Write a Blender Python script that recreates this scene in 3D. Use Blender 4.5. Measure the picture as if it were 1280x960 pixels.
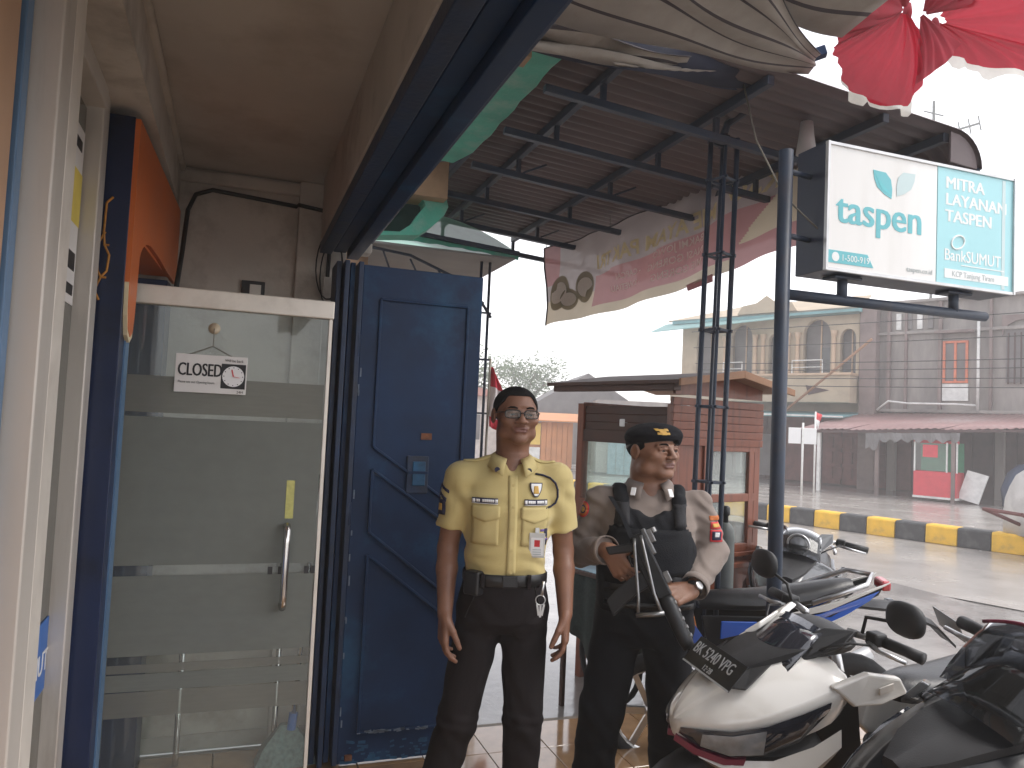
import bpy, bmesh, math, random
import numpy as np
from mathutils import Vector, Matrix, Euler
random.seed(7)
R = math.radians
sc = bpy.context.scene
for o in list(bpy.data.objects):
    bpy.data.objects.remove(o, do_unlink=True)
COL = sc.collection

# ------------------------------------------------------------------ camera
CAM = Vector((0, 0, 1.53))
_yaw, _pit, _rol = R(19.8), R(3.0), R(2.6)
_f = Vector((math.sin(_yaw) * math.cos(_pit), math.cos(_yaw) * math.cos(_pit), math.sin(_pit)))
_r0 = Vector((math.cos(_yaw), -math.sin(_yaw), 0)); _u0 = _r0.cross(_f)
_r = _r0 * math.cos(_rol) + _u0 * math.sin(_rol)
_u = -_r0 * math.sin(_rol) + _u0 * math.cos(_rol)
cam = bpy.data.cameras.new('camera'); camo = bpy.data.objects.new('camera', cam); COL.objects.link(camo)
cam.sensor_width = 36; cam.lens = 36 * 955 / 1280
cam.clip_start = 0.02; cam.clip_end = 900
camo.matrix_world = Matrix(((_r.x, _u.x, -_f.x, CAM.x), (_r.y, _u.y, -_f.y, CAM.y), (_r.z, _u.z, -_f.z, CAM.z), (0, 0, 0, 1)))
sc.camera = camo

# ------------------------------------------------------------------ sky, sun, exposure (overcast rain, exposed for the shade)
SUN_EL, SUN_ROT = R(56), R(115)
w = bpy.data.worlds.new('World'); sc.world = w; w.use_nodes = True
nt = w.node_tree; nt.nodes.clear()
sky = nt.nodes.new('ShaderNodeTexSky'); sky.sky_type = 'NISHITA'; sky.sun_disc = False
sky.sun_elevation = SUN_EL; sky.sun_rotation = SUN_ROT; sky.air_density = 1.0; sky.dust_density = 0.6; sky.ozone_density = 1.0
hs = nt.nodes.new('ShaderNodeHueSaturation'); hs.inputs['Saturation'].default_value = 0.22
tint = nt.nodes.new('ShaderNodeMix'); tint.data_type = 'RGBA'; tint.blend_type = 'MULTIPLY'
tint.inputs['Factor'].default_value = 1.0; tint.inputs['B'].default_value = (1.0, 0.965, 0.95, 1)
bg = nt.nodes.new('ShaderNodeBackground'); bg.inputs['Strength'].default_value = 0.15
ow = nt.nodes.new('ShaderNodeOutputWorld')
nt.links.new(sky.outputs[0], hs.inputs['Color']); nt.links.new(hs.outputs[0], tint.inputs['A'])
nt.links.new(tint.outputs['Result'], bg.inputs['Color']); nt.links.new(bg.outputs[0], ow.inputs[0])
sl = bpy.data.lights.new('sun', 'SUN'); sl.energy = 0.8; sl.angle = R(25); sl.color = (1, 0.96, 0.9)
so = bpy.data.objects.new('sun', sl); COL.objects.link(so)
so.rotation_euler = (math.pi / 2 - SUN_EL, 0, math.pi - SUN_ROT)
sc.view_settings.view_transform = 'Standard'; sc.view_settings.look = 'None'
sc.view_settings.gamma = 1.0; sc.view_settings.use_curve_mapping = False
sc.view_settings.exposure = 1.5
sc.cycles.use_denoising = True
sc.cycles.max_bounces = 8; sc.cycles.diffuse_bounces = 5; sc.cycles.glossy_bounces = 4
sc.cycles.transmission_bounces = 6; sc.cycles.transparent_max_bounces = 12; sc.cycles.volume_bounces = 2
sc.cycles.caustics_reflective = False; sc.cycles.caustics_refractive = False
sc.cycles.sample_clamp_indirect = 6.0

# ------------------------------------------------------------------ object helpers
def tag(o, label=None, cat=None, group=None, kind=None):
    if label: o['label'] = label
    if cat: o['category'] = cat
    if group: o['group'] = group
    if kind: o['kind'] = kind
    return o

def empty(name, loc=(0, 0, 0), rz=0.0, label=None, cat=None, group=None):
    o = bpy.data.objects.new(name, None); COL.objects.link(o)
    o.location = loc; o.rotation_euler = (0, 0, rz); o.empty_display_size = 0.1
    return tag(o, label, cat, group)

def kids(o):
    return [c for c in bpy.data.objects if c.parent is o]

def copy_tree(o, parent=None):
    c = o.copy(); COL.objects.link(c)
    if parent is not None:
        c.parent = parent
    for ch in kids(o):
        copy_tree(ch, c)
    return c

class MB:
    """collects simple shapes into one mesh"""
    def __init__(s):
        s.v = []; s.f = []; s.m = []
    def add(s, vs, fs, mi=0):
        n = len(s.v); s.v += [tuple(p) for p in vs]
        s.f += [tuple(i + n for i in f) for f in fs]; s.m += [mi] * len(fs)
        return s
    def box(s, c, d, rot=None, mi=0):
        x, y, z = d[0] / 2, d[1] / 2, d[2] / 2
        vs = [Vector((a * x, b * y, e * z)) for a in (-1, 1) for b in (-1, 1) for e in (-1, 1)]
        if rot is not None:
            M = rot if isinstance(rot, Matrix) else Euler(rot).to_matrix()
            vs = [M @ p for p in vs]
        C = Vector(c)
        return s.add([p + C for p in vs], [(0, 1, 3, 2), (4, 6, 7, 5), (0, 4, 5, 1), (2, 3, 7, 6), (0, 2, 6, 4), (1, 5, 7, 3)], mi)
    def bar(s, a, b, w_, h_=None, mi=0, up=(0, 0, 1)):
        a = Vector(a); b = Vector(b); d = b - a; L = d.length; d.normalize()
        u = Vector(up)
        if abs(d.dot(u)) > 0.97: u = Vector((0, 1, 0))
        x = d.cross(u).normalized(); z = x.cross(d).normalized()
        M = Matrix((x, d, z)).transposed()
        return s.box((a + b) / 2, (w_, L, h_ or w_), M, mi)
    def tube(s, path, r, n=10, mi=0, caps=True, closed=False):
        P = [Vector(p) for p in path]; rr = r if isinstance(r, (list, tuple)) else [r] * len(P)
        T = []
        for i in range(len(P)):
            if closed: t = P[(i + 1) % len(P)] - P[i - 1]
            else: t = P[min(i + 1, len(P) - 1)] - P[max(i - 1, 0)]
            T.append(t.normalized())
        u = Vector((0, 0, 1)) if abs(T[0].z) < 0.9 else Vector((1, 0, 0))
        x = T[0].cross(u).normalized(); vs = []
        for i, p in enumerate(P):
            x = (x - T[i] * x.dot(T[i])).normalized(); y = T[i].cross(x)
            for k in range(n):
                a = 2 * math.pi * k / n
                vs.append(p + (x * math.cos(a) + y * math.sin(a)) * rr[i])
        fs = []; m = len(P)
        for i in range(m if closed else m - 1):
            j = (i + 1) % m
            for k in range(n):
                q = (k + 1) % n
                fs.append((i * n + k, i * n + q, j * n + q, j * n + k))
        if caps and not closed:
            fs.append(tuple(range(n - 1, -1, -1))); fs.append(tuple((m - 1) * n + k for k in range(n)))
        return s.add(vs, fs, mi)
    def loft(s, rings, mi=0, caps=True, closed=True):
        n = len(rings[0]); vs = [p for r_ in rings for p in r_]; fs = []
        for i in range(len(rings) - 1):
            for k in range(n if closed else n - 1):
                q = (k + 1) % n
                fs.append((i * n + k, i * n + q, (i + 1) * n + q, (i + 1) * n + k))
        if caps and closed:
            fs.append(tuple(range(n - 1, -1, -1))); fs.append(tuple((len(rings) - 1) * n + k for k in range(n)))
        return s.add(vs, fs, mi)
    def lathe(s, prof, c=(0, 0, 0), axis='z', n=20, mi=0, M=None):
        rings = []
        for r_, h in prof:
            ring = []
            for k in range(n):
                a = 2 * math.pi * k / n
                p = Vector((r_ * math.cos(a), r_ * math.sin(a), h))
                if axis == 'y': p = Vector((p.x, p.z, -p.y))
                if axis == 'x': p = Vector((p.z, p.x, p.y))
                if M is not None: p = M @ p
                ring.append(p + Vector(c))
            rings.append(ring)
        return s.loft(rings, mi)
    def sheet(s, grid, mi=0):
        nr = len(grid); nc = len(grid[0]); vs = [p for r_ in grid for p in r_]
        return s.add(vs, [(i * nc + j, i * nc + j + 1, (i + 1) * nc + j + 1, (i + 1) * nc + j) for i in range(nr - 1) for j in range(nc - 1)], mi)
    def slab(s, poly, off, mi=0):
        """a polygon (3D, planar) pushed along the vector off"""
        n = len(poly); o = Vector(off); a = [Vector(p) for p in poly]
        return s.add(a + [p + o for p in a], [tuple(range(n)), tuple(range(2 * n - 1, n - 1, -1))] +
                     [(i, i + n, (i + 1) % n + n, (i + 1) % n) for i in range(n)], mi)
    def build(s, name, mats, parent=None, loc=None, rot=None, bevel=0, seg=2, smooth=False, sub=0, solid=0, offset=0, angle=None):
        me = bpy.data.meshes.new(name); me.from_pydata([tuple(p) for p in s.v], [], s.f)
        if not isinstance(mats, (list, tuple)): mats = [mats]
        for m in mats: me.materials.append(m)
        if any(s.m): me.polygons.foreach_set('material_index', s.m)
        bm = bmesh.new(); bm.from_mesh(me); bmesh.ops.recalc_face_normals(bm, faces=bm.faces); bm.to_mesh(me); bm.free()
        if smooth: me.polygons.foreach_set('use_smooth', [True] * len(me.polygons))
        o = bpy.data.objects.new(name, me); COL.objects.link(o)
        if parent is not None: o.parent = parent
        if loc is not None: o.location = loc
        if rot is not None: o.rotation_euler = rot
        if solid:
            md = o.modifiers.new('solid', 'SOLIDIFY'); md.thickness = solid; md.offset = offset
        if bevel:
            md = o.modifiers.new('bevel', 'BEVEL'); md.width = bevel; md.segments = seg; md.limit_method = 'ANGLE'; md.angle_limit = R(40)
            md.harden_normals = False
        if sub:
            md = o.modifiers.new('sub', 'SUBSURF'); md.levels = sub; md.render_levels = sub
        if angle:
            me.polygons.foreach_set('use_smooth', [True] * len(me.polygons))
            me.set_sharp_from_angle(angle=R(angle))
        return o

def share(name, me, parent, loc=(0, 0, 0), rz=0.0):
    o = bpy.data.objects.new(name, me); COL.objects.link(o); o.parent = parent; o.location = loc; o.rotation_euler = (0, 0, rz)
    return o

def arc(cx, cz, r, a0, a1, n):
    return [(cx + r * math.cos(a0 + (a1 - a0) * i / n), cz + r * math.sin(a0 + (a1 - a0) * i / n)) for i in range(n + 1)]

_tc = {}
def text(name, s, size, M, mat_, parent, bold=0.0, ext=0.0006, align='LEFT', sx=1.0, mirror=False, spacing=1.0):
    """flat lettering as a mesh; M maps x right, y up, z towards the reader"""
    cu = bpy.data.curves.new(name, 'FONT'); cu.body = s; cu.size = size; cu.extrude = ext
    cu.align_x = align; cu.resolution_u = 3; cu.space_character = spacing
    t = bpy.data.objects.new(name, cu); COL.objects.link(t)
    dg = bpy.context.evaluated_depsgraph_get()
    me = bpy.data.meshes.new_from_object(t.evaluated_get(dg)); bpy.data.objects.remove(t, do_unlink=True)
    if bold:
        bm = bmesh.new(); k = max(1, round(bold / 0.0022))
        for i in range(-k, k + 1):
            m2 = me.copy(); m2.transform(Matrix.Translation((bold * i / k, 0.25 * bold * (i % 2), 0.00006 * (i + k)))); bm.from_mesh(m2); bpy.data.meshes.remove(m2)
        bm.to_mesh(me); bm.free()
    me.transform(M @ Matrix.Diagonal((-sx if mirror else sx, 1, 1, 1)))
    if mirror: me.flip_normals()
    me.materials.clear(); me.materials.append(mat_)
    o = bpy.data.objects.new(name, me); COL.objects.link(o)
    if parent is not None: o.parent = parent
    return o

def frame(o, x, y):
    x = Vector(x).normalized(); y = Vector(y).normalized(); z = x.cross(y).normalized(); y = z.cross(x)
    M = Matrix((x, y, z)).transposed().to_4x4(); M.translation = Vector(o)
    return M

# ------------------------------------------------------------------ materials
def mat(name, c, rough=0.6, metal=0.0, var=0.15, scale=6.0, bump=0.0, bscale=60.0, c2=None, spec=0.5, coat=0.0,
        stain=None, stscale=3.0, stamt=0.5, streak=False, alpha=1.0, trans=0.0, sss=0.0, detail=5.0, sheen=0.0, stmin=0.5, stmax=0.7):
    m = bpy.data.materials.new(name); m.use_nodes = True; t = m.node_tree; N = t.nodes; L = t.links
    b = N['Principled BSDF']; tc = N.new('ShaderNodeTexCoord'); vec = tc.outputs['Object']
    if streak:
        mp = N.new('ShaderNodeMapping'); mp.inputs['Scale'].default_value = streak if isinstance(streak, tuple) else (1, 1, 0.12)
        L.new(vec, mp.inputs['Vector']); svec = mp.outputs[0]
    else: svec = vec
    no = N.new('ShaderNodeTexNoise'); no.inputs['Scale'].default_value = scale; no.inputs['Detail'].default_value = detail
    L.new(svec, no.inputs['Vector'])
    rp = N.new('ShaderNodeMapRange'); rp.inputs['From Min'].default_value = 0.3; rp.inputs['From Max'].default_value = 0.7
    L.new(no.outputs['Fac'], rp.inputs['Value'])
    mx = N.new('ShaderNodeMix'); mx.data_type = 'RGBA'; L.new(rp.outputs[0], mx.inputs['Factor'])
    a = [max(0, k * (1 - var)) for k in c[:3]]; bb = c2 or [min(1, k * (1 + var)) for k in c[:3]]
    mx.inputs['A'].default_value = (*a, 1); mx.inputs['B'].default_value = (*bb[:3], 1)
    out = mx.outputs['Result']
    if stain:
        n2 = N.new('ShaderNodeTexNoise'); n2.inputs['Scale'].default_value = stscale; n2.inputs['Detail'].default_value = 8; n2.inputs['Roughness'].default_value = 0.65
        L.new(svec, n2.inputs['Vector'])
        r2 = N.new('ShaderNodeMapRange'); r2.inputs['From Min'].default_value = stmin; r2.inputs['From Max'].default_value = stmax; r2.inputs['To Max'].default_value = stamt
        L.new(n2.outputs['Fac'], r2.inputs['Value'])
        m2 = N.new('ShaderNodeMix'); m2.data_type = 'RGBA'; L.new(r2.outputs[0], m2.inputs['Factor']); L.new(out, m2.inputs['A'])
        m2.inputs['B'].default_value = (*stain[:3], 1); out = m2.outputs['Result']
    L.new(out, b.inputs['Base Color'])
    rr = N.new('ShaderNodeMapRange'); rr.inputs['To Min'].default_value = max(0.02, rough * 0.8); rr.inputs['To Max'].default_value = min(1, rough * 1.2)
    L.new(no.outputs['Fac'], rr.inputs['Value']); L.new(rr.outputs[0], b.inputs['Roughness'])
    b.inputs['Metallic'].default_value = metal; b.inputs['Specular IOR Level'].default_value = spec
    if coat: b.inputs['Coat Weight'].default_value = coat; b.inputs['Coat Roughness'].default_value = 0.08
    if sheen: b.inputs['Sheen Weight'].default_value = sheen
    if alpha < 1: b.inputs['Alpha'].default_value = alpha
    if trans: b.inputs['Transmission Weight'].default_value = trans
    if sss:
        b.inputs['Subsurface Weight'].default_value = sss; b.inputs['Subsurface Radius'].default_value = (0.012, 0.005, 0.003); b.inputs['Subsurface Scale'].default_value = 0.5
    if bump:
        n3 = N.new('ShaderNodeTexNoise'); n3.inputs['Scale'].default_value = bscale; n3.inputs['Detail'].default_value = 4
        L.new(vec, n3.inputs['Vector'])
        bp = N.new('ShaderNodeBump'); bp.inputs['Strength'].default_value = bump; bp.inputs['Distance'].default_value = 0.01
        L.new(n3.outputs['Fac'], bp.inputs['Height']); L.new(bp.outputs[0], b.inputs['Normal'])
    return m

def clear_glass(name, tintc=(0.9, 0.95, 0.93), op=0.08, rough=0.03):
    """thin sheet: mostly lets light through, mirrors a little"""
    m = bpy.data.materials.new(name); m.use_nodes = True; t = m.node_tree; N = t.nodes; L = t.links
    N.remove(N['Principled BSDF']); o = N['Material Output']
    tr = N.new('ShaderNodeBsdfTransparent'); tr.inputs[0].default_value = (*tintc, 1)
    gl = N.new('ShaderNodeBsdfGlossy'); gl.inputs['Roughness'].default_value = rough; gl.inputs['Color'].default_value = (0.9, 0.9, 0.9, 1)
    lw = N.new('ShaderNodeLayerWeight'); lw.inputs['Blend'].default_value = 0.5
    pw = N.new('ShaderNodeMath'); pw.operation = 'POWER'; pw.inputs[1].default_value = 5.0; L.new(lw.outputs['Facing'], pw.inputs[0])
    fr = N.new('ShaderNodeMath'); fr.operation = 'MULTIPLY_ADD'; fr.inputs[1].default_value = 0.9; fr.inputs[2].default_value = 0.035; L.new(pw.outputs[0], fr.inputs[0])
    no = N.new('ShaderNodeTexNoise'); no.inputs['Scale'].default_value = 4
    df = N.new('ShaderNodeBsdfDiffuse'); df.inputs[0].default_value = (0.6, 0.62, 0.6, 1)
    mr = N.new('ShaderNodeMapRange'); mr.inputs['To Min'].default_value = op * 0.5; mr.inputs['To Max'].default_value = op * 1.5; L.new(no.outputs['Fac'], mr.inputs['Value'])
    m1 = N.new('ShaderNodeMixShader'); L.new(mr.outputs[0], m1.inputs[0]); L.new(tr.outputs[0], m1.inputs[1]); L.new(df.outputs[0], m1.inputs[2])
    m2 = N.new('ShaderNodeMixShader'); L.new(fr.outputs[0], m2.inputs[0]); L.new(m1.outputs[0], m2.inputs[1]); L.new(gl.outputs[0], m2.inputs[2])
    L.new(m2.outputs[0], o.inputs[0])
    return m

def film(name, c, through=0.45, rough=0.5):
    """translucent sheet: diffuse + light from behind + some see-through"""
    m = bpy.data.materials.new(name); m.use_nodes = True; t = m.node_tree; N = t.nodes; L = t.links
    N.remove(N['Principled BSDF']); o = N['Material Output']
    no = N.new('ShaderNodeTexNoise'); no.inputs['Scale'].default_value = 9; no.inputs['Detail'].default_value = 6
    mx = N.new('ShaderNodeMix'); mx.data_type = 'RGBA'; L.new(no.outputs['Fac'], mx.inputs['Factor'])
    mx.inputs['A'].default_value = (*[k * 0.88 for k in c], 1); mx.inputs['B'].default_value = (*[min(1, k * 1.08) for k in c], 1)
    df = N.new('ShaderNodeBsdfDiffuse'); tl = N.new('ShaderNodeBsdfTranslucent'); tr = N.new('ShaderNodeBsdfTransparent')
    for n_ in (df, tl): L.new(mx.outputs['Result'], n_.inputs[0])
    a = N.new('ShaderNodeMixShader'); a.inputs[0].default_value = 0.5; L.new(df.outputs[0], a.inputs[1]); L.new(tl.outputs[0], a.inputs[2])
    b = N.new('ShaderNodeMixShader'); b.inputs[0].default_value = through; L.new(a.outputs[0], b.inputs[1]); L.new(tr.outputs[0], b.inputs[2])
    L.new(b.outputs[0], o.inputs[0])
    return m
M = {}
M['plaster'] = mat('cream plaster', (0.52, 0.48, 0.43), 0.85, var=0.12, scale=3, bump=0.25, bscale=30, stain=(0.20, 0.16, 0.125), stscale=2.6, stamt=0.75, stmin=0.50, stmax=0.72)
M['ceil'] = mat('ceiling paint', (0.50, 0.47, 0.43), 0.9, var=0.10, scale=2, bump=0.2, bscale=18, stain=(0.26, 0.21, 0.17), stscale=1.4, stamt=0.6)
M['beam'] = mat('beam paint', (0.44, 0.41, 0.37), 0.85, var=0.1, scale=4, bump=0.15, stain=(0.15, 0.12, 0.1), stscale=3, stamt=0.5)
M['bluesteel'] = mat('blue painted steel', (0.011, 0.033, 0.088), 0.5, var=0.22, scale=5, bump=0.08, bscale=18, stain=(0.03, 0.12, 0.22), stscale=2.5, stamt=0.45, stmin=0.55, spec=0.25)
M['bluedark'] = mat('dark blue steel', (0.012, 0.03, 0.075), 0.5, var=0.3, scale=9, bump=0.15, stain=(0.03, 0.025, 0.02), stscale=4, stamt=0.5)
M['bluechip'] = mat('bare light blue primer', (0.012, 0.075, 0.16), 0.6, var=0.3, scale=22)
M['rust'] = mat('rust', (0.2, 0.08, 0.04), 0.85, var=0.35, scale=30, bump=0.3)
M['alu'] = mat('aluminium frame', (0.58, 0.54, 0.49), 0.42, metal=0.25, var=0.08, scale=8, streak=True, stain=(0.2, 0.15, 0.11), stscale=9, stamt=0.35, stmin=0.55)
M['aluw'] = mat('pale anodised rail', (0.74, 0.69, 0.62), 0.4, metal=0.2, var=0.06, scale=10, stain=(0.25, 0.2, 0.16), stscale=6, stamt=0.25)
M['navy'] = mat('navy laminate', (0.012, 0.025, 0.075), 0.35, var=0.15, scale=6, stain=(0.004, 0.006, 0.012), stscale=3, stamt=0.7)
M['lightblue'] = mat('light blue edge', (0.10, 0.19, 0.32), 0.4, var=0.1, scale=6)
M['orange'] = mat('orange laminate', (0.62, 0.15, 0.035), 0.4, var=0.08, scale=5)
M['tanor'] = mat('faded tan orange panel', (0.48, 0.30, 0.19), 0.6, var=0.1)
M['cream'] = mat('cream edging', (0.7, 0.6, 0.4), 0.5)
M['glue'] = mat('dried orange glue', (0.55, 0.25, 0.05), 0.7, var=0.3, scale=40)
M['paper'] = mat('paper', (0.72, 0.7, 0.68), 0.8, var=0.04)
M['yellow'] = mat('yellow sticker', (0.75, 0.6, 0.12), 0.6)
M['stblue'] = mat('blue sticker', (0.04, 0.16, 0.5), 0.5)
M['white'] = mat('white print', (0.8, 0.8, 0.8), 0.6, var=0.03)
M['blackp'] = mat('black print', (0.012, 0.012, 0.014), 0.6)
M['redp'] = mat('red print', (0.6, 0.03, 0.04), 0.6)
M['chrome'] = mat('polished steel', (0.6, 0.58, 0.56), 0.16, metal=1.0, var=0.05, scale=20)
M['glass'] = clear_glass('shop glass', op=0.05)
M['glassdark'] = mat('dim glass over a dark room', (0.05, 0.055, 0.045), 0.12, var=0.25, scale=2, coat=0.2)
M['frost'] = film('frosted film', (0.37, 0.39, 0.36), through=0.14)
M['frost2'] = film('light frosted stripe', (0.42, 0.42, 0.38), through=0.5)
M['black'] = mat('black plastic', (0.012, 0.012, 0.014), 0.45, var=0.2, scale=30, bump=0.05, bscale=200)
M['cable'] = mat('black cable', (0.02, 0.02, 0.02), 0.6)
M['grout'] = mat('grey screed', (0.2, 0.17, 0.14), 0.7, var=0.2, scale=12)
M['wire'] = mat('wire', (0.2, 0.18, 0.15), 0.5, metal=0.6)
M['broom'] = mat('broom bristles', (0.14, 0.2, 0.19), 0.8, var=0.3, scale=60)
# wet glazed floor tile
M['tile'] = mat('wet brown tile', (0.33, 0.20, 0.105), 0.08, var=0.22, scale=7, stain=(0.2, 0.13, 0.08), stscale=5, stamt=0.5, bump=0.05, bscale=5, coat=0.6)
M['paving'] = mat('wet concrete paving', (0.28, 0.265, 0.25), 0.2, var=0.25, scale=2.2, stain=(0.15, 0.14, 0.135), stscale=1.6, stamt=0.7, bump=0.35, bscale=14, coat=0.4)
M['road'] = mat('wet road', (0.36, 0.335, 0.31), 0.26, var=0.16, scale=1.2, stain=(0.27, 0.25, 0.23), stscale=0.7, stamt=0.6, bump=0.5, bscale=30, coat=0.25)
M['kyel'] = mat('yellow kerb paint', (0.78, 0.46, 0.04), 0.55, var=0.12, scale=7, stain=(0.3, 0.2, 0.08), stscale=5, stamt=0.5, bump=0.2)
M['kblk'] = mat('black kerb paint', (0.05, 0.05, 0.052), 0.55, var=0.25, scale=7, stain=(0.2, 0.19, 0.18), stscale=6, stamt=0.4, bump=0.2)
# ================================================================= ground, road, kerb, tiled floor
def grid_sheet(x0, x1, y0, y1, z, nx, ny, amp=0.0):
    mb = MB(); rows = []
    for i in range(ny + 1):
        y = y0 + (y1 - y0) * i / ny
        rows.append([(x0 + (x1 - x0) * j / nx, y, z + amp * math.sin(1.7 * j + 0.9 * i) * math.sin(0.8 * i - 0.5 * j)) for j in range(nx + 1)])
    return mb.sheet(rows)
tag(grid_sheet(-200, 240, -200, 240, -0.16, 16, 16).build('ground', M['paving']), kind='structure')
# kerb frame: the median runs away to the left
KO = Vector((10.95, 10.35, -0.15)); KD = Vector((-0.34, 0.94, 0)).normalized(); KN = Vector((KD.y, -KD.x, 0))
mb = MB()
p0 = KO - KD * 30 - KN * 4.6; p1 = KO + KD * 90 - KN * 4.6
mb.add([p0 + Vector((0, 0, 0.0)), p1, p1 + KN * 15.2, p0 + KN * 15.2], [(0, 1, 2, 3)])
tag(mb.build('road', M['road']), kind='structure')
mb = MB(); mb.box((3.1, 4.5, -0.155), (8.4, 15, 0.10)); tag(mb.build('pavement', M['paving'], bevel=0.01), kind='structure')
# kerb blocks
kerb = tag(empty('kerb', (0, 0, 0)), kind='structure')
ang = math.atan2(KD.y, KD.x); proto = {}
for i in range(-18, 64):
    L = 0.49; k = 'kyel' if i % 2 == 0 else 'kblk'
    c = KO + KD * (i + 0.5) * 0.5 + KN * 0.16
    if k not in proto:
        b = MB(); b.loft([[(x, -0.17, 0), (x, 0.17, 0), (x, 0.16, 0.28), (x, 0.13, 0.31), (x, -0.13, 0.31), (x, -0.16, 0.28)] for x in (-L / 2, L / 2)])
        ob = b.build('kerb_block', M[k], kerb, bevel=0.012); proto[k] = ob.data; ob.location = c; ob.rotation_euler = (0, 0, ang)
        ob.name = 'kerb_block'
    else:
        ob = share('kerb_block', proto[k], kerb, c, ang)
        md = ob.modifiers.new('bevel', 'BEVEL'); md.width = 0.012; md.segments = 2; md.limit_method = 'ANGLE'
    ob.rotation_euler = (random.uniform(-.01, .01), random.uniform(-.012, .012), ang + random.uniform(-.012, .012))
# tiled floor of the terrace
floor = tag(MB().box((1.4, 0.9, -0.06), (3.7, 5.66, 0.08)).build('floor', M['grout']), kind='structure')
T = 0.30; tb = MB(); tb.box((0, 0, 0), (T - 0.004, T - 0.004, 0.02))
first = None
for i in range(12):
    for j in range(11):
        x = -0.30 + T * (i + 0.5); y = 3.73 - T * (j + 0.5)
        if first is None:
            o = tb.build('tile', M['tile'], floor, bevel=0.002, seg=1); first = o
        else:
            o = share('tile', first.data, floor); md = o.modifiers.new('bevel', 'BEVEL'); md.width = 0.002; md.segments = 1
        o.location = (x, y, -0.0105 + random.uniform(-0.0007, 0.0007)); o.rotation_euler = (random.uniform(-.002, .002), random.uniform(-.002, .002), random.choice((0, 1, 2, 3)) * math.pi / 2)
# painted edge of the step
tag(MB().box((1.4, 3.76, -0.05), (3.7, 0.05, 0.085)).build('step_edge', M['grout'], bevel=0.008), kind='structure')

# ================================================================= the shop: walls, ceiling, beam
shop = empty('shop_building', (0, 0, 0), 0, 'cream plastered shop porch with stained low ceiling and concrete beam', 'building')
MB().box((0.05, 0.9, 2.70), (1.0, 5.8, 0.10)).build('ceiling', M['ceil'], shop)
MB().box((-0.02, 3.85, 1.32), (0.98, 0.10, 2.66)).build('back_wall', M['plaster'], shop)
MB().box((0.30, 3.786, 1.32), (0.14, 0.05, 2.66)).build('pilaster', M['plaster'], shop, bevel=0.006)
MB().box((-0.37, 1.0, 2.56), (0.14, 5.6, 0.20)).build('wall', M['plaster'], shop)
MB().box((0.44, 0.9, 2.50), (0.22, 5.52, 0.30)).build('beam', M['beam'], shop, bevel=0.012)
MB().box((0.36, 1.0, 2.485), (0.05, 5.7, 0.02)).build('beam_ledge', M['beam'], shop, bevel=0.004)
MB().box((-0.295, 1.0, 2.635), (0.03, 5.6, 0.03)).build('cornice', M['plaster'], shop, bevel=0.01)
MB().box((0.1, 3.79, 2.61), (0.84, 0.03, 0.06)).build('cornice', M['plaster'], shop, bevel=0.01)
# inside of the bank behind the glass
MB().box((-1.6, 1.5, 1.2), (0.1, 6, 2.8)).build('inner_wall', M['plaster'], shop)
MB().box((-1.0, 4.0, 1.2), (1.3, 0.1, 2.8)).build('inner_wall', M['plaster'], shop)
MB().box((-1.0, 1.5, 2.72), (1.3, 6, 0.1)).build('inner_ceiling', M['ceil'], shop)
MB().box((-1.05, 1.5, -0.06), (1.28, 6, 0.1)).build('inner_floor', M['grout'], shop)
b = MB(); b.box((0.14, 3.799, 0.03), (1.0, 0.02, 0.07)); b.build('skirting', M['beam'], shop)

# aluminium shopfront left of the portal
front = empty('shopfront', (0, 0, 0), 0, 'grey aluminium shopfront with dim glass left of the navy panel', 'shopfront')
MB().box((-0.415, 1.78, 1.23), (0.09, 0.10, 2.47)).build('mullion', M['alu'], front, bevel=0.004)
MB().box((-0.405, 1.88, 1.23), (0.07, 0.10, 2.47)).build('mullion_lit_side', M['aluw'], front, bevel=0.003)  # paler than the mullion to paint the light on its porch side
MB().box((-0.437, 2.53, 1.23), (0.05, 0.09, 2.47)).build('mullion', M['alu'], front, bevel=0.004)
MB().box((-0.44, 2.2, 2.43), (0.07, 0.58, 0.06)).build('head_rail', M['alu'], front, bevel=0.004)
MB().box((-0.44, 2.2, 0.05), (0.07, 0.58, 0.09)).build('sill_rail', M['alu'], front, bevel=0.004)
MB().box((-0.462, 2.2, 1.24), (0.008, 0.58, 2.3)).build('pane', M['glassdark'], front)
MB().box((-0.46, 1.42, 1.24), (0.06, 0.50, 2.46)).build('side_panel', M['tanor'], front, bevel=0.004)
MB().box((-0.432, 1.70, 1.24), (0.02, 0.045, 2.46)).build('trim', M['lightblue'], front, bevel=0.003)
# notices stuck on the glass
st = tag(MB().box((-0.456, 2.33, 2.06), (0.002, 0.28, 0.50)).build('notice', [M['paper']]), 'white paper notice with a yellow band stuck high on the glass', 'notice')
MB().box((-0.4545, 2.37, 2.11), (0.002, 0.20, 0.15)).build('band', M['yellow'], st)
MB().box((-0.4545, 2.36, 1.93), (0.002, 0.18, 0.05)).build('print', M['blackp'], st)
MB().box((-0.4545, 2.36, 1.85), (0.002, 0.18, 0.03)).build('print', M['blackp'], st)
MB().box((-0.4545, 2.40, 2.26), (0.002, 0.08, 0.03)).build('print', M['blackp'], st)
st = tag(MB().box((-0.456, 2.26, 0.835), (0.002, 0.44, 0.20)).build('glass_sticker', M['stblue']), 'blue bank sticker with white lettering low on the glass', 'sticker')
text('lettering', 'SUMUT', 0.085, frame((-0.4545, 2.215, 0.79), (0, 1, 0), (0, 0, 1)), M['white'], st, bold=0.001)

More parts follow.
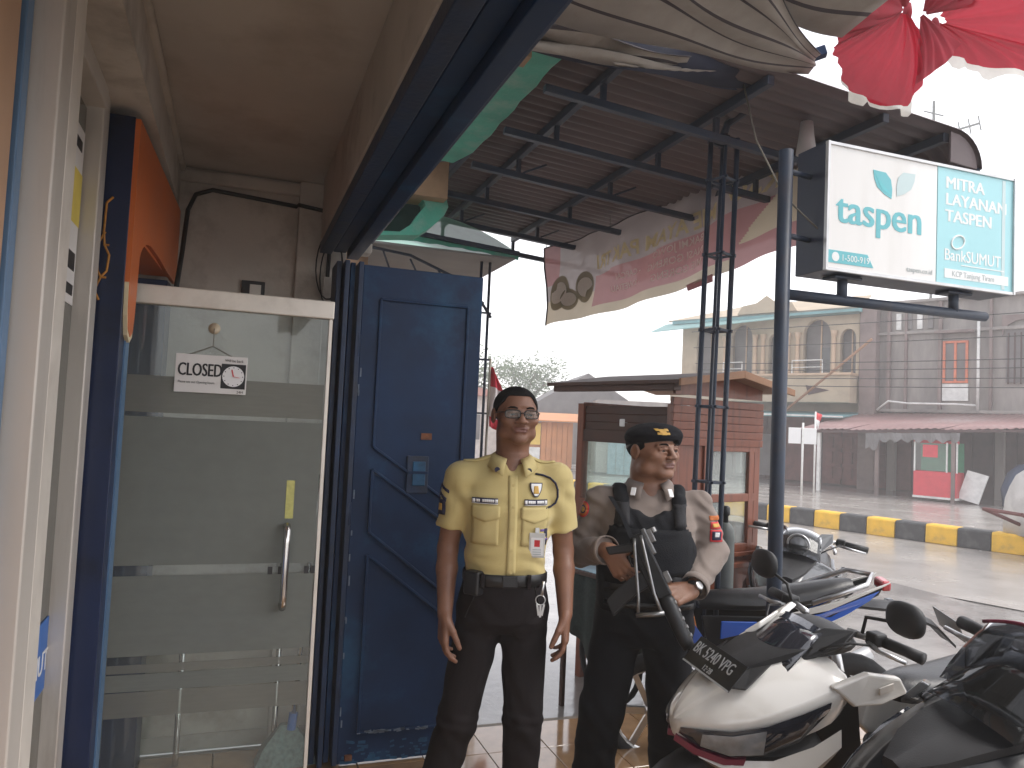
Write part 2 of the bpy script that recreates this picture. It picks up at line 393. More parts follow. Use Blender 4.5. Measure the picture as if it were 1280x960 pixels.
# navy and orange portal round the bank entrance, a little skewed to the wall
portal = empty('entrance_portal', (-0.30, 3.75, 0), R(-2.2), 'navy and orange portal with peeling glue marks round the bank entrance', 'portal')
MB().box((-0.365, 2.665, 1.215), (0.13, 0.13, 2.43)).build('pillar', M['navy'], portal, bevel=0.002)
b = MB(); b.box((-0.298, 2.70, 1.0), (0.006, 0.06, 2.0)); b.build('edge_strip', M['lightblue'], portal)
MB().box((-0.365, 3.66, 1.04), (0.13, 0.16, 2.08)).build('pillar', M['navy'], portal, bevel=0.002)
# orange fascia, its lower edge swinging down to a point on the near pillar
pts = [(2.602, 2.425), (3.74, 2.425), (3.74, 2.09), (3.42, 2.09), (3.20, 2.10)]
pts += [(3.0 - 0.25 * math.sin(a), 2.10 - 0.10 * (1 - math.cos(a))) for a in [k * math.pi / 2 / 8 for k in range(9)]]
pts += [(2.745, 1.92), (2.735, 1.82), (2.72, 1.77), (2.68, 1.75), (2.64, 1.77), (2.615, 1.83), (2.605, 1.93)]
b = MB(); b.slab([(-0.285, y, z) for y, z in pts], (-0.016, 0, 0)); b.build('fascia', M['orange'], portal)
b = MB(); b.slab([(-0.287, 2.60 + (y - 2.66) * 1.06 + 0.06, z - 0.018) for y, z in pts[-8:]], (-0.012, 0, 0)); b.build('fascia_edge', M['cream'], portal)
MB().box((-0.365, 3.15, 2.105), (0.13, 0.80, 0.03)).build('soffit', M['orange'], portal)
MB().box((-0.365, 3.24, 2.405), (0.125, 1.0, 0.02)).build('cap', M['navy'], portal)
b = MB()
gl = [[(-0.335, 2.598, 1.93), (-0.337, 2.598, 1.84), (-0.333, 2.598, 1.80)], [(-0.333, 2.598, 1.84), (-0.352, 2.598, 1.80), (-0.347, 2.598, 1.72), (-0.337, 2.598, 1.70)],
      [(-0.333, 2.598, 1.80), (-0.318, 2.598, 1.77), (-0.322, 2.598, 1.72), (-0.337, 2.598, 1.70)], [(-0.337, 2.598, 1.70), (-0.352, 2.598, 1.66), (-0.360, 2.598, 1.64)],
      [(-0.337, 2.598, 1.70), (-0.322, 2.598, 1.70)], [(-0.352, 2.598, 1.66), (-0.338, 2.598, 1.63)], [(-0.333, 2.598, 1.80), (-0.320, 2.598, 1.80)], [(-0.335, 2.598, 1.93), (-0.318, 2.598, 1.95)]]
for p in gl: b.tube([(x - 0.028, y, z + 0.22) for x, y, z in p], 0.0035, 6)
b.build('glue_mark', M['glue'], portal)
for c in kids(portal): c.location = (0.30, -3.75, 0)
# interior counter glimpsed through the opening is dark: far pillar only

# ================================================================= glass door, standing open across the porch
door = empty('glass_door', (-0.025, 0, 0), 0, 'open frosted glass door with pale top rail and chrome pull handle', 'door')
DY = 2.86
MB().box((-0.008, DY, 1.01), (0.672, 0.010, 1.76)).build('pane', M['glass'], door)
MB().box((-0.005, DY, 1.915), (0.70, 0.045, 0.065)).build('top_rail', M['aluw'], door, bevel=0.004)
MB().box((0.01, DY, 0.09), (0.715, 0.045, 0.08)).build('bottom_rail', M['aluw'], door, bevel=0.004)
MB().box((-0.353, DY, 1.01), (0.012, 0.02, 1.76)).build('glass_edge', M['lightblue'], door)  # light blue paints the reflection in the glass edge
MB().box((0.336, DY, 1.01), (0.012, 0.02, 1.76)).build('glass_edge', M['aluw'], door)
f = DY - 0.007
for z0, z1, k in ((1.515, 1.60, 'frost2'), (1.00, 1.50, 'frost'), (0.70, 0.965, 'frost'), (0.585, 0.64, 'frost'), (0.645, 0.672, 'frost2'), (1.60, 1.64, 'frost2'), (0.50, 0.582, 'frost2')):
    MB().box((-0.008, f, (z0 + z1) / 2), (0.665, 0.0014, z1 - z0)).build('film', M[k], door)
def pull(y0, sgn):
    t = MB(); x = 0.222
    t.tube([(x, y0, 1.13), (x, y0 + sgn * 0.03, 1.135), (x, y0 + sgn * 0.05, 1.12), (x, y0 + sgn * 0.055, 1.08), (x, y0 + sgn * 0.055, 0.90), (x, y0 + sgn * 0.05, 0.865), (x, y0 + sgn * 0.03, 0.85), (x, y0, 0.855)], 0.0125, 12)
    return t.build('pull_handle', M['chrome'], door, smooth=True)
pull(DY - 0.006, -1); pull(DY + 0.006, 1)
MB().box((0.228, DY - 0.008, 1.225), (0.028, 0.002, 0.135)).build('push_label', mat('faded yellow label', (0.5, 0.48, 0.16), 0.6, var=0.15, scale=50), door)
for x, z in ((0.175, 0.975), (0.30, 0.975), (0.21, 0.975), (0.322, 0.975)):
    MB().box((x, DY - 0.0085, z), (0.016, 0.0015, 0.026)).build('decal', M['black'], door)
# closed sign hanging on the glass
cs = empty('closed_sign', (0, 0, 0), 0, 'white CLOSED sign with a clock face hanging on the glass door', 'sign')
cx, cz, cy = -0.085, 1.655, DY - 0.02
MB().box((cx, cy, cz), (0.232, 0.003, 0.132)).build('board', M['paper'], cs, bevel=0.001, seg=1)
text('lettering', 'CLOSED', 0.062, frame((cx - 0.108, cy - 0.002, cz - 0.008), (1, 0, 0), (0, 0, 1)), M['blackp'], cs, bold=0.0022, sx=0.62)
text('lettering', 'Please see our Opening hours', 0.012, frame((cx - 0.105, cy - 0.002, cz - 0.034), (1, 0, 0), (0, 0, 1)), M['blackp'], cs, sx=0.8)
text('lettering', 'Will be back', 0.014, frame((cx + 0.042, cy - 0.002, cz + 0.046), (1, 0, 0), (0, 0, 1)), M['blackp'], cs, sx=0.85)
MB().box((cx + 0.072, cy - 0.002, cz - 0.004), (0.08, 0.001, 0.086)).build('clock_panel', M['blackp'], cs)
b = MB(); b.lathe([(0, 0), (0.036, 0), (0.036, 0.0008), (0, 0.0008)], (cx + 0.072, cy - 0.003, cz - 0.004), 'y', 28); ck = b.build('clock_face', M['white'], cs)
b = MB(); b.bar((cx + 0.072, cy - 0.0042, cz - 0.004), (cx + 0.066, cy - 0.0042, cz + 0.02), 0.004, 0.001); b.bar((cx + 0.072, cy - 0.0046, cz - 0.004), (cx + 0.093, cy - 0.0046, cz - 0.008), 0.005, 0.001); b.build('clock_hand', M['redp'], ck)
b = MB()
for k in range(12):
    a = k * math.pi / 6; b.box((cx + 0.072 + 0.031 * math.sin(a), cy - 0.0042, cz - 0.004 + 0.031 * math.cos(a)), (0.003, 0.0006, 0.003))
b.build('hour_mark', M['blackp'], ck)
text('lettering', '24H', 0.013, frame((cx + 0.085, cy - 0.002, cz - 0.062), (1, 0, 0), (0, 0, 1)), M['blackp'], cs)
b = MB(); hk = (cx - 0.0, DY - 0.012, cz + 0.16)
b.tube([(cx - 0.075, cy, cz + 0.064), (hk[0], hk[1] - 0.004, cz + 0.098), (hk[0], hk[1] - 0.004, hk[2])], 0.0016, 5); b.tube([(cx + 0.065, cy, cz + 0.064), (hk[0], hk[1] - 0.004, cz + 0.098)], 0.0016, 5)
b.build('string', M['wire'], cs)
b = MB(); b.lathe([(0, 0), (0.02, 0), (0.018, 0.006), (0.006, 0.01), (0.006, 0.016), (0, 0.016)], hk, 'y', 16); b.build('suction_hook', mat('clear yellowish plastic', (0.5, 0.42, 0.3), 0.3), cs, smooth=True)
# things behind the glass
br = empty('broom', (0.30, 3.55, 0), 0, 'long handled broom leaning in the corner behind the glass', 'broom')
b = MB(); b.tube([(0.02, -0.02, 0.16), (0.09, 0.17, 1.25)], 0.011, 8); b.build('handle', M['chrome'], br, smooth=True)
b = MB(); b.loft([[(x * s_, y * s_ * 0.4, z) for x, y in ((-1, -1), (-.5, -1.3), (.5, -1.3), (1, -1), (1, 1), (.5, 1.3), (-.5, 1.3), (-1, 1))] for s_, z in ((0.03, 0.17), (0.05, 0.14), (0.10, 0.08), (0.13, 0.005))]); b.build('bristles', M['broom'], br)
b = MB(); b.tube([(0.015, -0.02, 0.15), (0.022, -0.014, 0.22)], 0.019, 10); b.build('collar', M['stblue'], br)
sd = empty('stand', (-0.02, 3.62, 0), 0, 'chrome tube stand with a dark blue board behind the glass', 'stand')
for x in (-0.13, 0.27):
    b = MB(); b.tube([(x, 0, 0.005), (x, 0, 0.06), (x, 0.0, 0.78)], 0.013, 10); b.build('leg', M['chrome'], sd, smooth=True)
MB().box((0.07, -0.016, 0.60), (0.44, 0.012, 0.13)).build('board', M['stblue'], sd)
# cable along the back wall, junction box, loose wire coil
cb = MB()
cb.tube([(-0.255, 3.30, 1.95), (-0.255, 3.55, 2.2), (-0.255, 3.72, 2.43), (-0.23, 3.775, 2.52), (-0.16, 3.79, 2.555), (0.0, 3.79, 2.545), (0.22, 3.79, 2.53), (0.226, 3.755, 2.53), (0.37, 3.755, 2.515), (0.385, 3.755, 2.45), (0.38, 3.755, 2.2)], 0.010, 8)
tag(cb.build('wall_cable', M['cable'], smooth=True), 'dark cable clipped along the top of the back wall', 'cable')
jb = tag(MB().box((0.045, 3.795, 2.105), (0.105, 0.03, 0.085)).build('junction_box', M['black'], bevel=0.003), 'small black junction box on the back wall above the door', 'junction box')
MB().box((0.055, 3.778, 2.105), (0.05, 0.01, 0.05)).build('socket', M['alu'], jb)
lw = MB(); pts = []
for k in range(40):
    a = k * 0.33; pts.append((0.385 + 0.055 * math.cos(a) - 0.01 * math.sin(a * .5), 3.70 + 0.02 * math.sin(a * .7), 2.26 + 0.15 * math.sin(a) - 0.002 * k))
lw.tube(pts, 0.0035, 6); tag(lw.build('wire_coil', M['cable'], smooth=True), 'loose coil of thin black wire hanging beside the folding door', 'wire')

# ================================================================= blue rail and folding steel door
rail = empty('door_track', (0, 0, 0), 0, 'blue steel door track running under the concrete beam', 'door track')
MB().box((0.36, 0.9, 2.325), (0.055, 5.6, 0.05)).build('channel', M['bluedark'], rail, bevel=0.003)
MB().box((0.425, 0.9, 2.335), (0.06, 5.6, 0.045)).build('channel', M['bluesteel'], rail, bevel=0.003)
MB().box((0.487, 0.9, 2.315), (0.055, 5.6, 0.06)).build('channel', M['bluesteel'], rail, bevel=0.003)
MB().box((0.562, 0.9, 2.54), (0.02, 5.5, 0.36)).build('track_cover', M['bluedark'], rail, bevel=0.003)
fd = empty('folding_door', (0, 0, 0), 0, 'dark blue folding steel door stacked open beside the yellow shirted guard', 'folding door')
PX0, PX1, PY = 0.508, 1.075, 3.45
MB().box(((PX0 + PX1) / 2, PY + 0.02, 1.115), (PX1 - PX0, 0.035, 2.21)).build('leaf', M['bluesteel'], fd, bevel=0.004)
def moulding(pts):
    m = MB()
    for a, c in zip(pts[:-1], pts[1:]):
        m.bar((a[0], PY - 0.003, a[1]), (c[0], PY - 0.003, c[1]), 0.014, 0.014, up=(0, 1, 0))
    return m.build('moulding', M['bluesteel'], fd, bevel=0.004)
xa, xb = PX0 + 0.085, PX1 - 0.07
moulding([(xa, 1.40), (xa, 2.07), (xb, 2.07), (xb, 0.90)])
moulding([(xa, 1.40), (xb, 1.12)]); moulding([(xa, 1.30), (xb, 1.02)])
moulding([(xa, 1.30), (xa, 1.02), (xb, 0.70)]); moulding([(xa, 0.92), (xb, 0.60)])
moulding([(xa, 0.92), (xa, 0.14), (xb, 0.14), (xb, 0.60)])
# lock hatch
b = MB(); b.box((0.80, PY - 0.005, 1.28), (0.10, 0.012, 0.17)); lk = b.build('lock_plate', M['bluedark'], fd, bevel=0.003)
MB().box((0.805, PY - 0.013, 1.285), (0.06, 0.008, 0.11)).build('lock_cover', M['bluechip'], lk, bevel=0.003)
MB().box((0.80, PY - 0.017, 1.29), (0.09, 0.006, 0.012)).build('bolt', M['bluesteel'], lk)
MB().box((0.835, PY - 0.001, 1.455), (0.05, 0.003, 0.03)).build('rust_patch', M['rust'], fd)
b = MB(); rr = random.Random(3)
for k in range(70):
    x = rr.uniform(PX0 + .02, PX1 - .02); s_ = rr.uniform(.003, .014); b.box((x, PY + 0.0022, 0.014 + rr.random() ** 2 * 0.09), (s_ * 2.6, 0.0012 + .0006 * rr.random(), s_), (0, rr.uniform(-.3, .3), 0))
b.build('paint_chip', M['bluechip'], fd)
b = MB()
for k in range(30):
    x = rr.uniform(xa, xb); s_ = rr.uniform(.004, .012); b.box((x, PY - 0.010, 0.142 + rr.uniform(-.006, .006)), (s_ * 2.2, 0.003, s_ * .7), (0, rr.uniform(-.3, .3), 0))
for k in range(12): b.box((PX0 + .004 + rr.random() * .01, PY + 0.002, rr.uniform(0.1, 2.1)), (0.006, 0.004, rr.uniform(.01, .05)))
b.build('worn_edge', mat('worn pale paint', (0.16, 0.2, 0.26), 0.7, var=0.3, scale=40), fd)
MB().box((0.556, PY - 0.008, 0.04), (0.03, 0.02, 0.02)).build('hinge_bolt', M['rust'], fd)
# the other leaves of the stack seen edge on
for k in range(4):
    MB().box((0.496 - 0.031 * k, PY + 0.10 + 0.03 * (k % 2), 1.12), (0.022, 0.22 - .03 * (k % 2), 2.22)).build('stacked_leaf', M['bluedark'] if k != 1 else M['bluesteel'], fd, bevel=0.003)
for z in (0.35, 1.1, 1.85):
    b = MB(); b.tube([(0.50, PY + 0.0, z - 0.05), (0.50, PY + 0.0, z + 0.05)], 0.011, 8); b.build('hinge', M['bluedark'], fd, smooth=True)
# ================================================================= street canopy on blue trusses
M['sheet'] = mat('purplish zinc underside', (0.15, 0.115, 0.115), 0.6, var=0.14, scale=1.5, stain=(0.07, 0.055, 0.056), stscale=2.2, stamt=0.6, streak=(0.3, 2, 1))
M['truss'] = mat('navy painted angle iron', (0.022, 0.035, 0.06), 0.5, var=0.25, scale=8, stain=(0.08, 0.05, 0.035), stscale=5, stamt=0.4)
M['green'] = mat('mint green paint', (0.10, 0.42, 0.31), 0.75, var=0.16, scale=5, stain=(0.30, 0.44, 0.38), stscale=7, stamt=0.6, bump=0.25, bscale=35)
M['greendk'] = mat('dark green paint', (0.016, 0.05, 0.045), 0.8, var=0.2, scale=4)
M['tan'] = mat('tan plaster', (0.40, 0.26, 0.16), 0.85, var=0.15, scale=7, stain=(0.2, 0.13, 0.09), stscale=4, stamt=0.5)
M['fibre'] = film('green fibreglass', (0.42, 0.72, 0.60), through=0.12)
M['bare'] = mat('grey soffit board', (0.28, 0.27, 0.26), 0.9, var=0.1, scale=3)
SL = -0.0765
def rz(x): return 3.20 + SL * (x - 1.30)
can = empty('street_canopy', (0, 0, 0), 0, 'dark corrugated street canopy carried on navy steel trusses over the bikes', 'canopy')
PITCH = 0.0855
def sheet_strip(y0, n, dz):
    rows = []; m = n * 8
    for i in range(m + 1):
        y = y0 + PITCH * n * i / m; t = (i / 8.0) % 1
        h = 0.010 * max(-1, min(1, 1.7 * math.sin(2 * math.pi * t)))
        row = [(x, y, rz(x) + h + dz) for x in (0.93, 1.6, 2.3, 2.9, 3.20)]
        cx, cz0 = 3.20, rz(3.20) - 0.17
        row += [(cx + (0.17 + h) * math.sin(a), y, cz0 + (0.17 + h) * math.cos(a) + dz) for a in [k * math.pi / 2 / 7 for k in range(1, 8)]]
        rows.append(row)
    return MB().sheet(rows)
y = 2.70
for k in range(5):
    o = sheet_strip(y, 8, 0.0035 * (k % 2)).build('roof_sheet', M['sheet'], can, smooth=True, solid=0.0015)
    y += PITCH * 8
YE = y
PX = (1.235, 1.52, 2.14, 2.80, 3.18)
for x in PX:
    MB().bar((x, 2.74, rz(x) - 0.034), (x, YE - 0.03, rz(x) - 0.034), 0.036, 0.044).build('purlin', M['truss'], can, bevel=0.003)
CH = 0.155
for i, yy in enumerate((3.15, 3.70, 4.28, 4.90, 5.52, 6.08)):
    MB().bar((1.225, yy, rz(1.225) - CH), (3.22, yy, rz(3.22) - CH), 0.036, 0.036).build('chord', M['truss'], can, bevel=0.003)
    for x in PX[1:]:
        MB().bar((x, yy, rz(x) - CH + 0.019), (x, yy, rz(x) - 0.057), 0.024, 0.024).build('hanger', M['truss'], can)
    for xa_, xb_ in ((PX[1], PX[2]), (PX[2], PX[3])):
        if i in (2, 4):
            MB().bar((xa_ + .03, yy + .0, rz(xa_) - CH + 0.022), (xa_ + .18, yy, rz(xa_) - 0.06), 0.012, 0.012).build('brace', M['truss'], can)
# eave rod and rounded end plates of the eave
MB().bar((3.372, 2.72, rz(3.2) - 0.17), (3.372, YE, rz(3.2) - 0.17), 0.02).build('eave_rod', M['truss'], can)
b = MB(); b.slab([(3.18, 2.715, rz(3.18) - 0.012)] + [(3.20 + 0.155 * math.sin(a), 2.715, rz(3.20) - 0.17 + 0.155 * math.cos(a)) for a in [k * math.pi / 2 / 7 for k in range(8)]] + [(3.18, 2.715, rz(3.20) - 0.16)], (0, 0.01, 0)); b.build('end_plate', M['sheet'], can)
# lattice post at the front edge
post = empty('lattice_post', (2.185, 3.22, -0.1), R(18), 'slim navy lattice post of four steel rods in front of the food cart', 'post')
for sx, sy in ((-1, -1), (-1, 1), (1, -1), (1, 1)):
    MB().tube([(0.046 * sx, 0.046 * sy, 0), (0.046 * sx, 0.046 * sy, 3.12)], 0.0085 if sx * sy > 0 else 0.013, 8).build('rod', M['truss'], post, smooth=True)
for z in (0.25, 0.63, 1.01, 1.39, 1.76, 2.14, 2.52, 2.90, 3.10):
    b = MB()
    for s_ in (-1, 1):
        b.bar((-0.068, 0.046 * s_, z), (0.068, 0.046 * s_, z), 0.014); b.bar((0.046 * s_, -0.066, z + .0005), (0.046 * s_, 0.066, z + .0005), 0.012)
    b.build('tie', M['truss'], post, bevel=0.002)
MB().box((0, 0, 0.006), (0.2, 0.2, 0.012)).build('base_plate', M['truss'], post)
b = MB(); b.tube([(0, 0.02, 3.1), (0.02, 0.0, 3.2), (0.05, -0.12, 3.26)], 0.02, 8); b.build('head_strut', M['truss'], post)
# neighbour's green slab edge, tan wall stub and ornamental arch
nb = empty('balcony_edge', (0, 0, 0), 0, 'peeling mint green balcony edge above the blue door track', 'balcony')
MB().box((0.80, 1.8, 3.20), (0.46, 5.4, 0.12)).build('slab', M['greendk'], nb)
pts = []
b = MB(); n = 16; rows = []
for i in range(n + 1):
    yy = 2.86 + (4.42 - 2.86) * i / n
    cur = 0.0 if i < n - 4 else -0.05 * ((i - n + 4) / 4) ** 2
    xo = 1.215 + 0.006 * math.sin(i * 1.9) + cur; xi = 1.035 + cur * 2.2
    rows.append([(xi, yy, 3.17), (xi, yy, 3.105), (xo - 0.015, yy, 3.095), (xo, yy, 3.105), (xo, yy, 3.185)])
b.sheet(rows).build('edge_moulding', M['green'], nb, solid=0.012, angle=50)
MB().box((1.03, 2.99, 3.085), (0.10, 0.10, 0.03)).build('bare_patch', M['tan'], nb)
ar = empty('ornamental_arch', (0, 0, 0), 0, 'mint green ornamental arch with dark opening on the neighbouring house front', 'arch')
b = MB(); b.slab([(0.955, 4.6, 3.10), (1.17, 4.6, 3.16), (1.17, 4.6, 2.92), (0.88, 4.6, 2.92)], (0, 0.35, 0)); b.build('wall_stub', M['tan'], ar)
outer = [(0.70, 2.665), (0.75, 2.66), (1.02, 2.695), (1.10, 2.755), (1.18, 2.84), (1.205, 2.90), (1.19, 2.95), (1.12, 2.975), (0.99, 2.995), (0.87, 2.97), (0.78, 2.86), (0.72, 2.75)]
inner = [(0.755, 2.685), (0.77, 2.69), (0.90, 2.70), (0.975, 2.76), (1.02, 2.84), (1.055, 2.885), (1.05, 2.91), (1.03, 2.922), (0.98, 2.93), (0.89, 2.915), (0.81, 2.81), (0.77, 2.74)]
b = MB(); n = 12
vs = [(x, 4.70, z) for x, z in outer] + [(x, 4.70, z) for x, z in inner] + [(x, 4.86, z) for x, z in outer] + [(x, 4.86, z) for x, z in inner]
fs = []
for i in range(n):
    j = (i + 1) % n
    fs += [(i, j, n + j, n + i), (2 * n + i, 3 * n + i, 3 * n + j, 2 * n + j), (i, 2 * n + i, 2 * n + j, j), (n + i, n + j, 3 * n + j, 3 * n + i)]
b.add(vs, fs).build('arch', M['green'], ar, bevel=0.008)
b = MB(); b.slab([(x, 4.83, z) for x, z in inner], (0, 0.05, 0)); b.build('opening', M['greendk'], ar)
b = MB(); b.slab([(0.56, 5.6, -0.1), (0.85, 5.6, -0.1), (0.85, 5.6, 3.14), (0.56, 5.6, 3.14)], (0, 3.0, 0)); b.build('side_wall', M['tan'], ar)
MB().box((0.56, 3.93, 2.46), (0.10, 0.10, 0.20)).build('broken_plaster', M['plaster'], ar, bevel=0.02)
MB().box((0.60, 4.02, 2.50), (0.06, 0.05, 0.06)).build('red_rag', M['redp'], ar, bevel=0.015)
# fibreglass awning behind the folding door
aw = empty('fibreglass_awning', (0, 0, 0), 0, 'translucent green fibreglass awning with curved iron bracket behind the folding door', 'awning')
rows = []
for i in range(13):
    t = i / 12; x = 0.84 + 1.05 * t; z = 2.985 + 0.03 * math.sin(t * math.pi) - 0.20 * t ** 2.4
    rows.append([(x, yy, z + 0.006 * math.sin(yy * 40)) for yy in [5.25 + 1.6 * k / 40 for k in range(41)]])
MB().sheet(rows).build('roof_panel', M['fibre'], aw, smooth=True)
b = MB(); low = [(0.72, 2.775), (1.25, 2.80), (1.58, 2.78), (1.89, 2.745)]
rows = []
for i in range(25):
    t = i / 24; x = 0.74 + 1.15 * t; zb = 2.775 + 0.02 * math.sin(t * 3) - 0.04 * t; zt = min(2.985, zb + 0.055) if t > 0.35 else zb + 0.05
    rows.append([(x, 5.235, zb + .004 * math.sin(i * 1.8)), (x, 5.235 + .006 * math.sin(i), zt)])
b.sheet(rows).build('valance', M['green'], aw, solid=0.006)
MB().box((1.3, 6.0, 2.74), (1.12, 1.55, 0.015)).build('soffit', M['bare'], aw)
b = MB()
for yy in (5.30, 6.7):
    b.tube([(0.78, yy, 2.72), (1.1, yy, 2.69), (1.4, yy, 2.58), (1.62, yy, 2.44), (1.72, yy, 2.30)], 0.011, 6)
    b.tube([(0.78, yy, 2.55), (1.2, yy, 2.54), (1.5, yy, 2.50), (1.66, yy, 2.40)], 0.009, 6)
    for k in range(4): b.tube([(0.9 + .2 * k, yy, 2.715 - .05 * k), (0.97 + .2 * k, yy, 2.545 - 0.01 * k)], 0.007, 6)
b.tube([(0.78, 5.30, 2.70), (0.78, 6.7, 2.70)], 0.01, 6)
b.build('bracket', M['truss'], aw, smooth=True)
b = MB(); b.bar((1.10, 5.2, 2.83), (1.88, 5.2, 2.775), 0.03); b.build('front_rail', M['truss'], aw)
p2 = empty('awning_post', (1.70, 5.42, -0.1), 0, 'thin rusty twin rod post under the green awning beside the folding door', 'post')
for x in (-0.032, 0.032):
    MB().tube([(x, 0, 0), (x * 1.05, 0, 2.86)], 0.011, 8).build('rod', M['truss'], p2, smooth=True)
for z in (0.5, 0.9, 1.3, 1.7, 2.1, 2.45):
    MB().bar((-0.06, 0, z), (0.06, 0, z), 0.014).build('tie', M['truss'], p2)
# little national flag on a cane
fl = empty('flag', (2.19, 6.64, -0.1), 0, 'furled red and white flag hanging on a pole behind the guard', 'flag')
MB().tube([(-0.03, 0, 0), (-0.02, 0, 2.22)], 0.012, 8).build('flagpole', M['wire'], fl, smooth=True)
rows = []
for i in range(19):
    t = i / 18; z = 2.16 - 0.56 * t; wd = 0.015 + 0.055 * min(1, t * 2.4) * (1 - 0.25 * t)
    rows.append([(-0.01 + wd * u * 2.2, 0.03 * math.sin(u * 9 + t * 4), z - 0.05 * u) for u in [k / 10 for k in range(11)]])
b = MB(); b.sheet(rows)
b.m = [0 if (i % 10) < 10 and (i // 10) < 6 or (i // 10) > 14 else 1 for i in range(len(b.f))]
b.build('cloth', [mat('red flag cloth', (0.62, 0.05, 0.08), 0.8, var=0.1), mat('white flag cloth', (0.75, 0.7, 0.7), 0.8, var=0.05)], fl, smooth=True, solid=0.002)

# ================================================================= striped canvas bunched under the roof, red cloth
M['canvas'] = mat('cream canvas', (0.34, 0.31, 0.275), 0.85, var=0.1, scale=9, stain=(0.22, 0.18, 0.15), stscale=4, stamt=0.5, bump=0.15, bscale=300)
M['seam'] = mat('dark canvas stripe', (0.05, 0.04, 0.045), 0.8, var=0.2)
M['gapshade'] = mat('dark gap shade', (0.02, 0.024, 0.045), 0.8, var=0.2)
post.rotation_euler = (R(0.3), R(0.95), R(18))
tp = empty('striped_canvas', (0, 0, 0), 0, 'dirty cream striped canvas sagging in folds under the ceiling edge', 'canvas')
def ribbon(L0, L1, R0, R1, sag, n, name, stripes, m_, par):
    """strip of cloth between left edge L0-L1 and right edge R0-R1, its cross stripes as bands of faces"""
    b = MB(); rows = []; mi = []
    ts = []
    for s_ in range(stripes):
        a = s_ / stripes; ts += ([a, a + 0.86 / stripes] if stripes > 1 else [0.0, 0.5])
    ts.append(1.0)
    for q, t in enumerate(ts):
        A = Vector(L0).lerp(Vector(L1), t); B = Vector(R0).lerp(Vector(R1), t)
        rows.append([A.lerp(B, k / n) + Vector((0, 0.02 * math.sin(k / n * 9 + t * 7), -sag * math.sin(math.pi * k / n) + 0.014 * math.sin(t * 19 + k / n * 4) * (1 - k / n * .6))) for k in range(n + 1)])
    b.sheet(rows)
    b.m = [1 if ((i // n) % 2 == 1) else 0 for i in range(len(b.f))]
    return b.build(name, m_, par, solid=0.003, smooth=True)
cs_ = [M['canvas'], M['seam']]
ribbon((0.87, 2.42, 2.945), (0.62, 1.30, 3.00), (2.33, 2.72, 3.165), (2.30, 2.62, 3.20), 0.035, 24, 'fold', 6, cs_, tp)
ribbon((0.68, 2.47, 2.91), (0.68, 2.43, 2.93), (1.75, 2.86, 3.09), (1.70, 2.70, 3.10), 0.012, 18, 'fold', 2, cs_, tp)
ribbon((0.68, 2.53, 2.885), (0.68, 2.50, 2.905), (2.06, 2.88, 3.145), (2.06, 2.83, 3.165), 0.03, 20, 'fold', 1, [M['canvas'], M['canvas']], tp)
ribbon((0.90, 2.60, 2.92), (0.86, 2.56, 3.14), (2.16, 2.90, 3.14), (2.22, 2.80, 3.26), 0.035, 20, 'gap_shade', 1, [M['gapshade'], M['gapshade']], tp)  # dark sheet painting the shadow seen through gaps between the folds
ribbon((1.02, 2.63, 3.00), (1.02, 2.60, 3.02), (2.12, 2.93, 3.135), (2.12, 2.90, 3.165), 0.03, 20, 'hem_tube', 1, [M['bluesteel'], M['bluesteel']], tp)
ribbon((1.30, 2.40, 3.19), (0.75, 1.35, 3.16), (2.22, 2.40, 3.16), (2.12, 1.35, 3.22), 0.02, 20, 'upper_fold', 7, cs_, tp)
tag(MB().bar((2.07, 2.93, 3.15), (2.40, 2.70, 3.27), 0.045).build('canvas_rail', M['bluesteel'], bevel=0.004), 'short blue steel rail at the corner of the striped canvas', 'rail')
M['redcloth'] = film('thin red cloth', (0.50, 0.028, 0.05), through=0.02)
M['redthick'] = mat('doubled red cloth', (0.30, 0.02, 0.035), 0.85, var=0.2, scale=8)
M['whitecloth'] = film('thin white hem', (0.82, 0.78, 0.7), through=0.1)
rc = empty('red_umbrella', (0, 0, 0), 0, 'torn red cloth umbrella bunched at a knot in the upper corner', 'umbrella')
K = Vector((2.62, 2.48, 3.40))
def fan(rim, name, m_, puff, fold, hem=None, seed=0, K=K):
    """cloth gathered at the knot and spread to a rim polyline"""
    pr = []
    P_ = [Vector(p) for p in rim]
    for a, c in zip(P_[:-1], P_[1:]):
        pr += [a.lerp(c, k / 8) for k in range(8)]
    pr.append(P_[-1]); n = 14; rows = []
    ctr = sum(pr, Vector()) / len(pr)
    nrm = (pr[0] - K).cross(pr[-1] - K).normalized()
    if nrm.y > 0: nrm = -nrm
    for i, p in enumerate(pr):
        row = []
        for k in range(n + 1):
            t = 0.06 + 0.94 * k / n
            q = K.lerp(p, t) + nrm * (puff * math.sin(math.pi * min(1, t * .9)) * math.sin(math.pi * i / (len(pr) - 1)) + fold * math.sin(i * 1.37 + seed) * (1 - t * .75) * t * 2 + fold * .5 * math.sin(i * .61 + 3 * t + seed))
            row.append(q)
        rows.append(row)
    o = MB().sheet(rows).build(name, m_, rc, smooth=True)
    return o, [r_[-1] for r_ in rows]
o, e = fan([(2.26, 2.5, 3.165), (2.275, 2.5, 3.10), (2.33, 2.5, 2.99), (2.50, 2.5, 2.955), (2.66, 2.5, 2.985), (2.75, 2.5, 3.12), (2.80, 2.5, 3.30)], 'panel', M['redcloth'], 0.06, 0.016)
hem = MB().sheet([[p, p + Vector((0.006 * math.sin(i), 0.0, -0.016 - 0.03 * (math.sin(i * .45) > .55)))] for i, p in enumerate(e) if 12 <= i <= 36]); hem.build('hem', M['whitecloth'], o, smooth=True)
